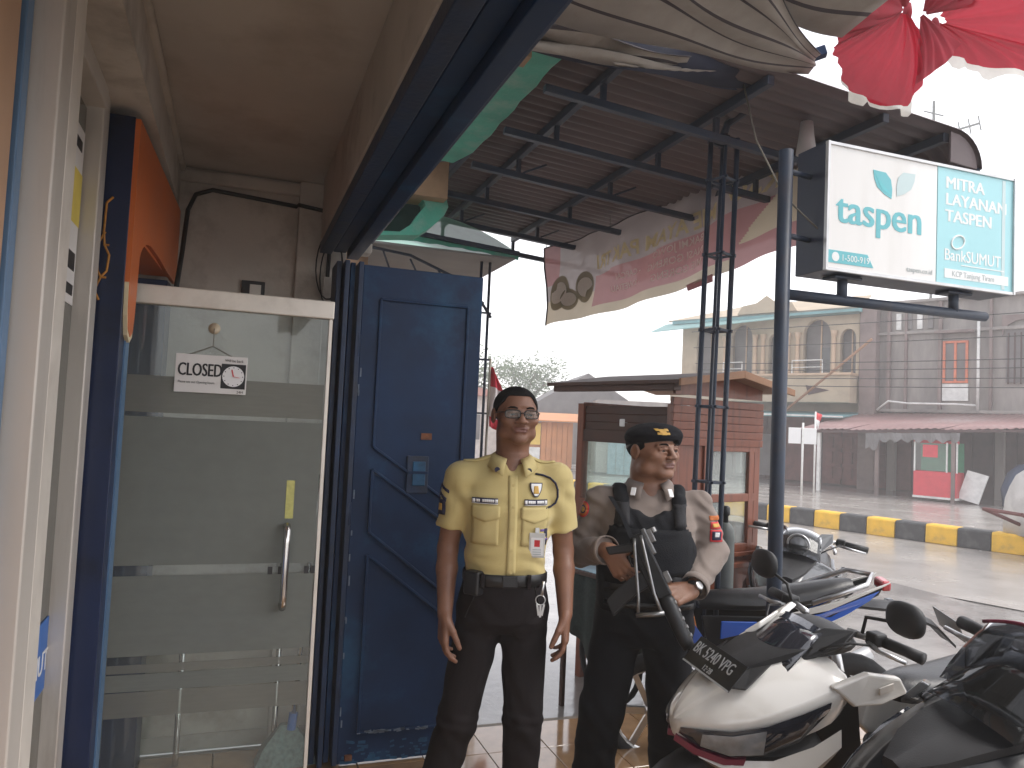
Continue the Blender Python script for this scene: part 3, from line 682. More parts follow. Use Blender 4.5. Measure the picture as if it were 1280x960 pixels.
o, e = fan([(2.22, 2.32, 3.32), (2.24, 2.45, 3.21), (2.27, 2.5, 3.17)], 'panel', M['redthick'], 0.03, 0.008, seed=2)
o, e = fan([(2.26, 2.47, 3.185), (2.35, 2.44, 3.26), (2.30, 2.3, 3.42), (2.6, 2.2, 3.62)], 'panel', M['redthick'], 0.02, 0.01, seed=1)
K2 = Vector((2.80, 2.48, 3.39))
o, e = fan([(2.90, 2.5, 3.27), (3.10, 2.5, 3.25), (3.45, 2.5, 3.30), (3.75, 2.45, 3.40)], 'panel', M['redcloth'], 0.05, 0.02, seed=4, K=K2)
hem = MB().sheet([[p, p + Vector((0.0, 0.0, -0.03 - 0.03 * max(0, math.sin(i * .9))))] for i, p in enumerate(e)]); hem.build('hem', M['whitecloth'], o, smooth=True)
o, e = fan([(3.70, 2.48, 3.40), (3.70, 2.40, 3.62), (3.3, 2.3, 3.72), (2.9, 2.25, 3.70)], 'panel', M['redcloth'], 0.04, 0.014, seed=5, K=K2)
MB().lathe([(0, -.04), (0.014, -.04), (0.02, -.01), (0.015, .03), (0, .04)], K + Vector((0.02, 0, 0.0)), n=12).build('knot', M['redthick'], rc, smooth=True); b = MB(); b.lathe([(0, -.05), (0.016, -.04), (0.02, 0), (0.012, .03), (0, .04)], K2 + Vector((0.0, 0, -.02)), n=12); b.build('knot', M['redthick'], rc, smooth=True)
b = MB()
fan([(2.66, 2.47, 3.06), (2.74, 2.47, 3.12), (2.84, 2.46, 3.20), (2.92, 2.45, 3.30)], 'panel', M['redthick'], 0.03, 0.012, seed=7, K=Vector((2.70, 2.47, 3.40)))
fan([(2.58, 2.30, 3.62), (2.75, 2.30, 3.66), (2.95, 2.35, 3.60), (2.95, 2.42, 3.46)], 'panel', M['redthick'], 0.03, 0.014, seed=8, K=Vector((2.70, 2.46, 3.38)))

# ================================================================= banner seen from behind
M['bgrey'] = film('banner back, grey', (0.52, 0.46, 0.46), through=0.02)
M['bred'] = film('banner back, red', (0.52, 0.28, 0.285), through=0.02)
M['bcream'] = film('banner back, cream', (0.66, 0.57, 0.44), through=0.02)
M['bprint'] = film('banner print, pale', (0.88, 0.80, 0.74), through=0.02)
M['byel'] = film('banner print, yellow', (0.82, 0.70, 0.42), through=0.02)
M['bfood'] = film('banner picture', (0.34, 0.30, 0.22), through=0.02)
BA = Vector((2.36, 5.80, 0)); BB = Vector((2.97, 3.30, 0)); BL = (BB - BA).length; BN = Vector((-(BB - BA).y, (BB - BA).x, 0)).normalized()
if BN.x > 0: BN = -BN
def bn(u, v, off=0.0):
    top = 2.985 + 0.33 * u - 0.06 * math.sin(math.pi * u) + 0.012 * math.sin(u * 13)
    bot = 2.345 + 0.30 * u - 0.05 * math.sin(math.pi * u) + 0.008 * math.sin(u * 9 + 1)
    p = BA.lerp(BB, u); p.z = bot + (top - bot) * v
    return p + BN * (0.03 * math.sin(u * 17 + v * 2) * (0.4 + v * .6) + 0.02 * math.sin(u * 31 - v * 5) + off)
bnr = empty('banner', (0, 0, 0), 0, 'faded food stall banner hung under the canopy with its lettering showing through mirrored', 'banner')
nu, nv = 180, 56; b = MB(); b.sheet([[bn(i / nu, j / nv) for j in range(nv + 1)] for i in range(nu + 1)])
b.m = []
for i in range(nu):
    for j in range(nv):
        u, v = (i + .5) / nu, (j + .5) / nv
        k = 0
        if u < 0.75 and v < 0.10: k = 2
        elif u < 0.22: k = 2 if v < 0.30 else (1 if v > .5 and u < .06 else 0)
        elif u > 0.70 and v < (u - 0.70) * 3.4: k = 2 if v > 0.22 else 1
        elif v < 0.46 + 0.1 * u: k = 1
        b.m.append(k)
b.build('cloth', [M['bgrey'], M['bred'], M['bcream']], bnr, smooth=True)
def btext(s_, u, v, size, m_, bold=0.0):
    cu = bpy.data.curves.new('t', 'FONT'); cu.body = s_; cu.size = size; cu.offset = bold; cu.resolution_u = 2
    t = bpy.data.objects.new('t', cu); COL.objects.link(t)
    me = bpy.data.meshes.new_from_object(t.evaluated_get(bpy.context.evaluated_depsgraph_get())); bpy.data.objects.remove(t, do_unlink=True)
    for vt in me.vertices:
        vt.co = bn(u - vt.co.x / BL, v + vt.co.y / 0.64, 0.006)
    me.materials.clear(); me.materials.append(m_)
    o = bpy.data.objects.new('lettering', me); COL.objects.link(o); o.parent = bnr
btext('MIE AYAM PAK TRI', 0.70, 0.56, 0.145, M['byel'], 0.004)
btext('BAKSO', 0.955, 0.62, 0.17, M['byel'], 0.004)
for k, s_ in enumerate(('- BAKMI JOWO', '- NASI GORENG', '- MIE GORENG')): btext(s_, 0.665, 0.42 - 0.125 * k, 0.07, M['bprint'], 0.001)
for k, s_ in enumerate(('- CAPCAI', '- KWETIAU')): btext(s_, 0.435, 0.34 - 0.125 * k, 0.06, M['bprint'], 0.001)
for (u, v, ru, rv) in ((0.075, 0.36, 0.055, 0.22), (0.185, 0.37, 0.034, 0.19), (0.125, 0.25, 0.035, 0.13)):
    b = MB(); n = 22; b.add([bn(u, v, 0.007)] + [bn(u + ru * math.cos(2 * math.pi * k / n), v + rv * math.sin(2 * math.pi * k / n), 0.007) for k in range(n)], [(0, 1 + k, 1 + (k + 1) % n) for k in range(n)])
    b.build('picture', M['bfood'], bnr)
    b = MB(); b.add([bn(u, v, 0.009)] + [bn(u + .8 * ru * math.cos(2 * math.pi * k / n), v + .62 * rv * math.sin(2 * math.pi * k / n), 0.009) for k in range(n)], [(0, 1 + k, 1 + (k + 1) % n) for k in range(n)])
    b.build('picture', M['bprint'], bnr)
for u in (0.01, 0.3, 0.6, 0.97): MB().tube([bn(u, 1.0), bn(u, 1.0) + Vector((0, 0, 0.11))], 0.003, 5).build('tie_cord', M['wire'], bnr)
MB().tube([bn(k / 30, 1.0, 0.002) for k in range(31)], 0.006, 6).build('hem_cord', M['seam'], bnr, smooth=True)
MB().tube([bn(0.0, v, 0.0) for v in (0, .25, .5, .75, 1)], 0.008, 6).build('batten', M['seam'], bnr)
MB().slab([bn(0.60, 0.02, .01), bn(0.69, 0.02, .01), bn(0.69, -0.05, .01), bn(0.61, -0.05, .01)], BN * -0.01).build('flap', M['bred'], bnr)

# ================================================================= sign on its pole
pole = empty('sign_pole', (2.118, 2.605, -0.1), 0, 'black steel pole with a horizontal arm carrying the shop sign', 'pole')
MB().tube([(0, 0, 0), (0.003, 0, 2.835)], 0.030, 16).build('post', M['truss'], pole, smooth=True)
MB().tube([(0.0, 0, 2.225), (1.162, 0, 2.233)], 0.0225, 14).build('arm', M['truss'], pole, smooth=True)
for x in (0.316, 0.963):
    MB().tube([(x, 0, 2.235), (x, 0, 2.325)], 0.022, 12).build('stub', M['truss'], pole, smooth=True)
    MB().box((x, 0, 2.321), (0.15, 0.08, 0.014)).build('bracket', M['truss'], pole, bevel=0.006)
for z in (2.475, 2.75): MB().tube([(0.0, 0, z), (0.15, 0.02, z)], 0.012, 10).build('stub', M['truss'], pole, smooth=True)
b = MB(); b.tube([(-0.02, 0.3, 3.3), (0.0, 0.2, 2.95), (0.05, 0.06, 2.66), (0.16, -0.04, 2.50)], 0.004, 5); b.build('cable', M['wire'], pole, smooth=True)
sg = empty('sign_box', (2.266, 2.527, 2.228), R(-0.4), 'white and turquoise double sign box reading taspen and BankSUMUT', 'sign')
SW, SH, SD = 1.475, 0.715, 0.22
M['signw'] = mat('white sign panel', (0.80, 0.79, 0.76), 0.35, var=0.03, scale=2, stain=(0.6, 0.58, 0.53), stscale=3, stamt=0.35, streak=True, coat=0.3)
M['signt'] = mat('turquoise sign panel', (0.34, 0.66, 0.70), 0.35, var=0.05, scale=2, streak=True, coat=0.3)  # panel and prints lightened in colour for the glare over the sign
M['signd'] = mat('deep turquoise print', (0.14, 0.50, 0.55), 0.4, var=0.03)
M['signl'] = mat('pale leaf print', (0.55, 0.68, 0.68), 0.4, var=0.03)
M['signp'] = mat('pale print', (0.84, 0.86, 0.84), 0.5, var=0.02)
M['signtx'] = mat('grey print', (0.45, 0.5, 0.5), 0.5, var=0.02)
MB().box((SW / 2, SD / 2 + 0.01, SH / 2), (SW, SD, SH)).build('box', mat('dark sign casing', (0.03, 0.04, 0.07), 0.45), sg, bevel=0.004)
XS = 0.83
MB().box((XS / 2 + 0.006, 0.005, SH / 2), (XS - 0.016, 0.008, SH - 0.03)).build('panel', M['signw'], sg)
MB().box(((XS + SW) / 2 - 0.004, 0.0045, SH / 2), (SW - XS - 0.016, 0.008, SH - 0.03)).build('panel', M['signt'], sg)
for (c, d) in (((SW / 2, 0.002, SH - 0.008), (SW, 0.02, 0.016)), ((SW / 2, 0.002, 0.008), (SW, 0.02, 0.016)), ((0.008, 0.0, SH / 2), (0.015, 0.022, SH)), ((SW - 0.008, 0.0, SH / 2), (0.015, 0.022, SH))):
    MB().box(c, d).build('edge_trim', mat('pale aluminium trim', (0.6, 0.6, 0.6), 0.35, metal=0.4), sg)
MB().box((SW - 0.095, 0.0, SH / 2), (0.028, 0.002, SH - 0.05)).build('seam_strip', M['signl'], sg)
def SF(x, z, y=-0.0006): return frame((x, y, z), (1, 0, 0), (0, 0, 1))
text('lettering', 'taspen', 0.240, SF(0.075, 0.275), M['signd'], sg, bold=0.006, sx=1.02, ext=0.0002)
def leaf(x, z, s_, flip, m_):
    p = [(0, 0), (0.12, 0.005), (0.17, 0.05), (0.185, 0.12), (0.18, 0.19), (0.11, 0.165), (0.04, 0.12), (0.01, 0.06)]
    b = MB(); b.slab([(x + (-1 if flip else 1) * a * s_, -0.0002, z - c * s_ + 0.19 * s_) for a, c in p], (0, -0.0012, 0)); return b.build('leaf', m_, sg)
leaf(0.335, 0.455, 0.78, False, M['signd'])
leaf(0.655, 0.475, 0.78, True, M['signl'])
b = MB(); b.slab([(0.345, -0.0016, 0.585), (0.475, -0.0016, 0.475), (0.40, -0.0016, 0.50)], (0, -0.0006, 0)); b.build('leaf', mat('mid leaf print', (0.12, 0.52, 0.56), 0.4), sg)
b = MB(); b.slab([(0.016, -0.0003, 0.045), (0.35, -0.0003, 0.045), (0.305, -0.0003, 0.115), (0.016, -0.0003, 0.115)], (0, -0.001, 0)); b.build('ribbon', M['signd'], sg)
text('lettering', '1-500-919', 0.05, SF(0.115, 0.063, -0.0018), M['signp'], sg)
b = MB(); b.lathe([(0, 0), (0.026, 0), (0.026, 0.0008), (0, 0.0008)], (0.075, -0.0022, 0.08), 'y', 18); b.build('phone_symbol', M['signp'], sg)
text('lettering', 'taspen.co.id', 0.042, SF(0.60, 0.055), M['signtx'], sg)
for k, s_ in enumerate(('MITRA', 'LAYANAN', 'TASPEN')): text('lettering', s_, 0.100, SF(0.895, 0.580 - 0.098 * k, -0.0004), M['signp'], sg, bold=0.0035, sx=1.10, ext=0.0002)
b = MB(); b.tube([(1.0 + 0.052 * math.cos(a), -0.001, 0.268 + 0.040 * math.sin(a) + 0.012 * math.cos(a)) for a in [k * 2 * math.pi / 24 for k in range(24)]], 0.006, 5, closed=True); b.build('emblem', M['signp'], sg)
text('lettering', 'BankSUMUT', 0.098, SF(0.89, 0.155), M['signp'], sg, bold=0.0015, sx=0.92, ext=0.0002)
MB().box((1.21, -0.0006, 0.135), (0.36, 0.001, 0.006)).build('rule', M['signp'], sg)
MB().box((1.16, -0.0006, 0.078), (0.53, 0.001, 0.055)).build('strip', M['signp'], sg)
text('lettering', 'KCP Tanjung Tiram', 0.046, SF(0.955, 0.064, -0.0016), M['signtx'], sg, sx=0.95)
for c in kids(sg): c.matrix_basis = Matrix.Diagonal((.738, .78, .765, 1)) @ c.matrix_basis
sg.location = (2.266, 2.527, 2.23)
tag(MB().lathe([(0, 0), (0.03, 0), (0.04, -0.09), (0.05, -0.16), (0, -0.165)], (2.56, 3.0, 3.08), n=9).build('plastic_bag', mat('white plastic bag', (0.5, 0.48, 0.46), 0.5), smooth=True), 'crumpled white plastic bag tied above the sign box', 'bag')
# ================================================================= food cart, table, post on the pavement
M['wood'] = mat('varnished red brown wood', (0.17, 0.045, 0.022), 0.45, var=0.25, scale=5, streak=(6, 6, 1), stain=(0.09, 0.03, 0.02), stscale=5, stamt=0.5, coat=0.2, c2=(0.26, 0.075, 0.035))
M['wooddk'] = mat('dark and shaded brown wood', (0.06, 0.025, 0.016), 0.6, var=0.25, scale=6)
M['woodpale'] = mat('worn and lit brown board', (0.30, 0.16, 0.09), 0.65, var=0.2, scale=6, stain=(0.12, 0.07, 0.04), stscale=6, stamt=0.5)
M['cartorange'] = mat('orange painted board', (0.55, 0.18, 0.03), 0.5, var=0.12)
M['tyre'] = mat('rubber tyre', (0.014, 0.014, 0.015), 0.75, var=0.2, scale=40, bump=0.2)
M['cloud'] = clear_glass('dusty glass', op=0.22)
CR = math.atan2(0.27, 0.963)
cart = empty('food_cart', (2.40, 3.86, -0.15), CR, 'red brown wooden food cart with glass windows and a low gabled roof', 'food cart')
W, D = 0.81, 0.86
for x, y in ((0, 0), (W, 0), (0, D), (W, D)):
    MB().box((x + (0.028 if x == 0 else -0.028), y + (0.028 if y == 0 else -0.028), 1.33), (0.056, 0.056, 1.02)).build('corner_post', M['wood'], cart, bevel=0.004)
MB().box((W / 2, D / 2, 0.60), (W - 0.03, D - 0.03, 0.50)).build('cupboard', M['wood'], cart, bevel=0.004)
MB().box((W / 2, D / 2, 0.87), (W + 0.05, D + 0.05, 0.035)).build('counter', M['wood'], cart, bevel=0.005)
MB().box((W / 2, 0.006, 0.935), (W + 0.02, 0.03, 0.03)).build('moulding', M['wood'], cart, bevel=0.006)
MB().box((W + 0.16, -0.05, 0.80), (0.42, 0.08, 0.035)).build('handle_board', M['wooddk'], cart, bevel=0.004)
MB().box((-0.10, D * .45, 0.81), (0.20, D * .9, 0.03)).build('shelf', M['woodpale'], cart, bevel=0.004)
# right face (towards the road end): five siding boards, blank panel, two panes
for k in range(6):
    MB().box((W / 2, 0.004 + 0.002 * (k % 2), 1.625 + 0.047 * k), (W + 0.03, 0.026, 0.045), (R(5), 0, 0)).build('siding_board', M['wood'], cart, bevel=0.003)
MB().box((0.17, 0.022, 1.29), (0.24, 0.018, 0.66)).build('panel', M['wood'], cart, bevel=0.003)
for x in (0.30, W - 0.085): MB().box((x, 0.012, 1.29), (0.05, 0.03, 0.66)).build('window_stile', M['wood'], cart, bevel=0.004)
for z in (0.975, 1.285, 1.595): MB().box((0.54, 0.013, z), (0.46, 0.028, 0.05)).build('window_rail', M['wood'], cart, bevel=0.004)
for z in (1.13, 1.44): MB().box((0.535, 0.022, z), (0.44, 0.005, 0.26)).build('pane', M['cloud'], cart)
# left face: one big window, dark upper boards painting its shaded inside
MB().box((0.012, D / 2, 1.045), (0.024, D - 0.10, 0.30)).build('panel', M['wood'], cart, bevel=0.003)
MB().box((0.020, D / 2, 1.63), (0.024, D - 0.1, 0.08)).build('window_rail', M['wooddk'], cart, bevel=0.003)
MB().box((0.012, D / 2, 1.20), (0.03, D - 0.1, 0.03)).build('window_rail', M['wood'], cart, bevel=0.003)
MB().box((0.022, D / 2, 1.41), (0.004, D - 0.11, 0.40)).build('pane', M['glass'], cart)
for k in range(3): MB().box((0.03, D / 2, 1.695 + 0.052 * k), (0.02, D - 0.1, 0.05)).build('dark_inside_board', M['wooddk'], cart, bevel=0.003)
MB().box((0.03, 0.45, 1.72), (0.03, 0.05, 0.05)).build('lamp_holder', M['white'], cart, bevel=0.008)
# far faces
MB().box((W / 2, D - 0.012, 1.75), (W - 0.1, 0.024, 0.2)).build('panel', M['wood'], cart)
MB().box((W / 2, D - 0.012, 0.98), (W - 0.1, 0.024, 0.18)).build('panel', M['wood'], cart)
MB().box((W - 0.012, D / 2, 1.0), (0.024, D - 0.1, 0.22)).build('panel', M['wood'], cart)
MB().box((W - 0.012, D / 2, 1.75), (0.024, D - 0.1, 0.2)).build('panel', M['wood'], cart)
MB().box((W / 2, D - 0.02, 1.37), (W - 0.1, 0.004, 0.55)).build('pane', M['glass'], cart)
# roof: two low slopes, ridge along y
zr, ze, ov = 2.055, 1.97, 0.15
for s_ in (0, 1):
    x0, x1 = (-ov, W / 2) if s_ == 0 else (W + ov - .05, W / 2)
    b = MB(); b.slab([(x0, -0.16, ze), (x1, -0.16, zr), (x1, D + 0.16, zr), (x0, D + 0.16, ze)], (0, 0, -0.022)); b.build('roof_board', M['wooddk'] if s_ == 0 else M['woodpale'], cart, bevel=0.003)  # dark left and pale right slope paint shade and light on one roof
    b = MB(); b.slab([(x0, -0.178, ze + 0.006), (x1, -0.178, zr + 0.006), (x1, -0.178, zr - 0.04), (x0, -0.178, ze - 0.035)], (0, 0.016, 0)); b.build('barge_board', M['woodpale'], cart, bevel=0.003)
MB().box((-ov + 0.05, D / 2, 1.935), (0.06, D + 0.22, 0.045)).build('eave_board', M['wooddk'], cart, bevel=0.003)
b = MB(); b.slab([(0.0, -0.006, 1.90), (W, -0.006, 1.90), (W, -0.006, 1.975), (W / 2, -0.006, 2.045), (0, -0.006, 1.975)], (0, 0.02, 0)); b.build('gable_board', M['wood'], cart)
for x in (0.2, W - 0.2): MB().box((x, 0.02, 0.45), (0.20, 0.05, 0.28)).build('door_panel', M['cartorange'], cart, bevel=0.004)
for x in (-0.03, W + 0.03):
    b = MB(); b.tube([(x, D / 2 + 0.26 * math.cos(a), 0.275 + 0.26 * math.sin(a)) for a in [k * math.pi / 14 for k in range(28)]], 0.018, 8, closed=True); wl = b.build('wheel', M['tyre'], cart, smooth=True)
    b = MB(); b.lathe([(0, -.03), (0.025, -.03), (0.025, .03), (0, .03)], (x, D / 2, 0.275), 'x', 10)
    for k in range(8): b.tube([(x, D / 2, 0.275), (x, D / 2 + 0.25 * math.cos(k * math.pi / 4), 0.275 + 0.25 * math.sin(k * math.pi / 4))], 0.003, 5)
    b.build('spoke', M['wire'], wl)
for x, y in ((0.06, 0.06), (W - 0.06, 0.06), (0.06, D - .06), (W - .06, D - .06)): MB().box((x, y, 0.18), (0.05, 0.05, 0.36)).build('leg', M['wood'], cart)
# small table with dark netting
tb = empty('side_table', (1.90, 4.16, -0.15), CR, 'low table with dark hanging cloth and pale blue top beside the guard', 'table')
M['net'] = mat('dark green netting', (0.022, 0.035, 0.032), 0.9, var=0.35, scale=60, bump=0.3)
M['steelg'] = mat('grey green painted steel', (0.08, 0.09, 0.085), 0.5, var=0.2, scale=10)
MB().box((0.24, -0.20, 0.845), (0.52, 0.50, 0.022)).build('tabletop', M['wooddk'], tb, bevel=0.003)
MB().box((0.20, -0.24, 0.859), (0.40, 0.40, 0.004)).build('cover', mat('pale blue sheet', (0.35, 0.52, 0.62), 0.3, var=0.15, scale=12), tb)
for x, y in ((0.01, 0.02), (0.46, 0.02), (0.01, -0.42), (0.46, -0.42)): MB().box((x, y, 0.417), (0.025, 0.025, 0.834)).build('leg', M['wooddk'], tb)
b = MB(); rows = []
for i in range(25):
    t = i / 24; rows.append([(0.02 + 0.44 * t, -0.435 - 0.008 * math.sin(t * 22), 0.835 - (0.30 + 0.34 * t + 0.02 * math.sin(t * 15)) * v) for v in (0, .25, .5, .75, 1)])
b.sheet(rows); b.build('cloth', M['net'], tb, smooth=True, solid=0.004)
b = MB(); rows = []
for i in range(25):
    t = i / 24; rows.append([(-0.008 + 0.008 * math.sin(t * 20), 0.02 - 0.44 * t, 0.835 - (0.28 + 0.30 * t + 0.02 * math.sin(t * 13)) * v) for v in (0, .25, .5, .75, 1)])
b.sheet(rows); b.build('cloth', M['net'], tb, smooth=True, solid=0.004)
gp = empty('gas_cylinder', (2.54, 3.53, -0.15), 0, 'tall slim grey steel cylinder with a valve on top beside the officer', 'cylinder')
MB().lathe([(0.0, 0), (0.047, 0), (0.049, 0.02), (0.049, 1.12), (0.045, 1.16), (0.03, 1.19), (0.017, 1.20), (0, 1.20)], n=20).build('body', M['steelg'], gp, smooth=True)
MB().lathe([(0, 1.20), (0.014, 1.20), (0.014, 1.235), (0.022, 1.24), (0.022, 1.28), (0.01, 1.29), (0, 1.29)], n=12).build('valve', M['black'], gp, smooth=True)
MB().lathe([(0.0495, 0.70), (0.053, 0.70), (0.053, 0.73), (0.0495, 0.73)], n=20).build('band', M['wire'], gp)

# ================================================================= houses across the road
FO = Vector((19.4, 23.2, -0.15)); FR = math.atan2(-0.912, 0.41)
M['yel'] = mat('yellowed house paint', (0.46, 0.38, 0.28), 0.85, var=0.12, scale=1.3, stain=(0.30, 0.23, 0.17), stscale=1.1, stamt=0.6)
M['pink'] = mat('pale column paint', (0.55, 0.40, 0.28), 0.8, var=0.1, scale=2, stain=(0.3, 0.24, 0.2), stscale=2, stamt=0.4)
M['shade'] = mat('grey window boards', (0.17, 0.16, 0.16), 0.7, var=0.2, scale=2)
M['gray'] = mat('weathered concrete render', (0.34, 0.31, 0.29), 0.9, var=0.16, scale=0.9, stain=(0.11, 0.10, 0.10), stscale=0.7, stamt=0.75, streak=(1, 1, 0.25), stmin=0.42, stmax=0.68)
M['grayp'] = mat('stained pilaster', (0.22, 0.17, 0.16), 0.9, var=0.2, scale=1.6, stain=(0.10, 0.08, 0.08), stscale=1.3, stamt=0.6)
M['shut'] = mat('brown shutter boards', (0.15, 0.055, 0.05), 0.7, var=0.3, scale=3)
M['shutdk'] = mat('dark brown shutter', (0.075, 0.04, 0.04), 0.7, var=0.3, scale=3)
M['zinc'] = mat('rusted zinc awning', (0.36, 0.22, 0.21), 0.5, var=0.2, scale=1.0, stain=(0.55, 0.5, 0.48), stscale=0.6, stamt=0.6, streak=(0.5, 2, 1))
M['oframe'] = mat('orange window frame', (0.60, 0.17, 0.09), 0.6)
M['pipe'] = mat('white pipe', (0.7, 0.7, 0.68), 0.5)
M['teal'] = mat('teal roof edge', (0.16, 0.33, 0.35), 0.6, var=0.2, scale=3)
M['pane'] = mat('dim window pane', (0.06, 0.065, 0.07), 0.15, var=0.2)
def arch_open(b, x0, x1, z0, zs, zt, y0, y1, top, n=8):
    """wall piece above an arched opening from x0..x1"""
    xc = (x0 + x1) / 2; pts = [(x1, zs)] + [(xc + (x1 - x0) / 2 * math.cos(a), zs + (zt - zs) * math.sin(a)) for a in [k * math.pi / n for k in range(1, n)]] + [(x0, zs)]
    for (xa_, za), (xb_, zb) in zip(pts[:-1], pts[1:]):
        b.slab([(xa_, y0, za), (xb_, y0, zb), (xb_, y0, top), (xa_, y0, top)], (0, y1 - y0, 0))
hy = empty('corner_house', FO, FR, 'yellowed two storey house with arched upper windows and a balcony across the road', 'house')
MB().box((-1.2, 3.2, 4.3), (7.2, 5.0, 3.6)).build('wall', M['yel'], hy)
MB().box((-1.2, 1.9, 1.32), (7.2, 2.3, 2.64)).build('ground_wall', M['shutdk'], hy)
arches = [(-4.1, -3.2), (-2.55, -1.62), (-0.95, -0.28), (0.42, 1.44), (1.78, 2.34)]
b = MB(); xprev = -4.8
for x0, x1 in arches:
    b.box(((xprev + x0) / 2, 0.10, 5.0), (x0 - xprev, 0.2, 2.2)); tall = x1 - x0 > 0.8
    arch_open(b, x0, x1, 3.9, 5.45 if tall else 5.25, 6.0 if tall else 5.6, 0.0, 0.2, 6.1); xprev = x1
b.box(((xprev + 2.45) / 2, 0.10, 5.0), (2.45 - xprev, 0.2, 2.2)); b.build('front_wall', M['yel'], hy)
for x0, x1 in arches:
    b = MB(); b.box(((x0 + x1) / 2, 0.45, 4.9), (x1 - x0 + .1, 0.06, 2.3)); wn = b.build('window', M['shade'], hy)
    MB().box(((x0 + x1) / 2, 0.40, 4.9), (0.05, 0.05, 2.2)).build('frame', M['pink'], wn)
    MB().box(((x0 + x1) / 2 + .18, 0.41, 4.5), ((x1 - x0) * .35, 0.03, 1.0)).build('pane', M['pane'], wn)
for x in (-2.75, -1.45, -1.12, -0.12, 0.25, 1.60):
    MB().lathe([(0.10, 3.95), (0.10, 4.1), (0.075, 4.15), (0.065, 5.3), (0.10, 5.4), (0.12, 5.55), (0, 5.55)], (x, -0.10, 0), n=12).build('column', M['pink'], hy, smooth=True)
MB().box((-1.2, -0.35, 3.42), (7.3, 0.75, 0.98)).build('balcony', M['yel'], hy, bevel=0.03)
MB().box((-1.2, -0.38, 3.93), (7.4, 0.85, 0.09)).build('balcony_cap', M['pink'], hy, bevel=0.02)
for x0, x1 in ((0.3, 1.42), (-2.5, -1.7)):
    b = MB(); b.tube([(x0, -0.6, 3.97), (x0, -0.6, 4.45), (x1, -0.6, 4.45), (x1, -0.6, 3.97)], 0.025, 6); b.tube([(x0, -0.6, 4.2), (x1, -0.6, 4.2)], 0.018, 6); b.build('rail', M['pipe'], hy)
b = MB(); b.slab([(0.9, -0.735, 3.55), (1.75, -0.735, 3.36), (1.0, -0.735, 3.2)], (0, -0.02, 0)); b.build('triangle_vent', M['shutdk'], hy)
MB().box((-1.2, 0.6, 6.2), (7.6, 2.2, 0.16)).build('eave', M['teal'], hy)
b = MB(); b.slab([(-5.2, -0.5, 6.28), (2.6, -0.5, 6.28), (2.0, 2.2, 7.15), (-3.0, 2.2, 7.15)], (0, 0, -0.06)); b.build('roof', M['yel'], hy)
b = MB(); b.slab([(-2.0, -0.55, 6.30), (0.4, -0.55, 6.30), (0.2, -0.55, 6.62), (-0.5, -0.55, 6.72), (-0.8, -0.55, 6.95), (-1.2, -0.55, 6.70), (-1.8, -0.55, 6.62)], (0, 0.12, 0)); b.build('gable_ornament', M['yel'], hy)
b = MB(); b.slab([(-5.5, -1.3, 5.75), (-0.2, -1.25, 5.95), (-0.2, -0.2, 6.25), (-5.5, -0.2, 6.2)], (0, 0, -0.04)); b.build('side_awning', film('teal fibre sheet', (0.45, 0.66, 0.66), 0.2), hy)
for k in range(10):
    MB().box((-4.5 + 0.72 * k, 0.73, 1.25), (0.66, 0.06, 2.4)).build('shutter_board', M['shutdk'] if k < 6 else M['shut'], hy, bevel=0.01)
MB().box((-1.6, 0.66, 0.95), (1.9, 0.05, 1.6)).build('glass_door', M['shade'], hy)
for x in (-2.3, -1.6, -0.9): MB().box((x, 0.62, 0.95), (0.06, 0.05, 1.6)).build('door_frame', M['pipe'], hy)
b = MB(); b.slab([(-4.8, -1.6, 2.46), (2.5, -1.6, 2.42), (2.5, 0.7, 2.66), (-4.8, 0.7, 2.66)], (0, 0, -0.05)); b.build('porch_roof', M['teal'], hy)
MB().bar((-2, -1.62, 2.47), (2.6, -1.62, 2.42), 0.05).build('porch_gutter', M['pipe'], hy)
hg = empty('grey_shophouse', FO, FR, 'grey weather stained two storey shophouse with one orange framed window', 'house')
MB().box((6.6, 2.6, 4.55), (7.9, 4.8, 3.8)).build('wall', M['gray'], hg)
MB().box((6.6, 2.9, 1.3), (7.9, 3.6, 2.65)).build('ground_wall', M['shutdk'], hg)
MB().box((2.80, 0.05, 3.2), (0.55, 0.45, 6.6)).build('pilaster', M['grayp'], hg, bevel=0.02)
for x, w_ in ((3.40, 0.10), (3.95, 0.08), (5.0, 0.10), (6.45, 0.08), (8.4, 0.12)):
    MB().box((x, 0.14, 4.55), (w_, 0.16, 3.8)).build('rib', M['grayp'], hg, bevel=0.01)
for z, d_ in ((6.40, 0.16), (5.35, 0.06), (2.72, 0.14)): MB().box((6.6, 0.12, z), (7.9, d_ * 2, 0.10)).build('ledge', M['gray'], hg, bevel=0.02)
for k in range(4): MB().box((3.7 + .33 * k, 0.16, 5.75), (0.16, 0.06, 0.55)).build('vent_slot', M['pipe'] if k % 2 == 0 else M['shade'], hg)
wf = MB().box((5.45, 0.18, 4.33), (0.70, 0.05, 1.30)).build('window', M['shade'], hg)
for x in (5.12, 5.45, 5.78): MB().box((x, 0.13, 4.33), (0.07, 0.08, 1.34)).build('frame', M['oframe'], wf)
for z in (3.68, 4.98): MB().box((5.45, 0.128, z), (0.74, 0.08, 0.07)).build('frame', M['oframe'], wf)
MB().box((5.45, 0.08, 5.30), (1.1, 0.5, 0.08)).build('window_hood', M['grayp'], hg)
MB().box((5.45, 0.15, 3.35), (0.75, 0.06, 0.55)).build('white_patch', M['pipe'], hg)
wa = MB().box((7.35, 0.17, 4.5), (1.0, 0.05, 1.7)).build('window', M['shade'], hg)
for k in range(6): MB().box((6.92 + 0.17 * k, 0.13, 4.4), (0.04, 0.05, 1.6)).build('bar', M['shutdk'], wa)
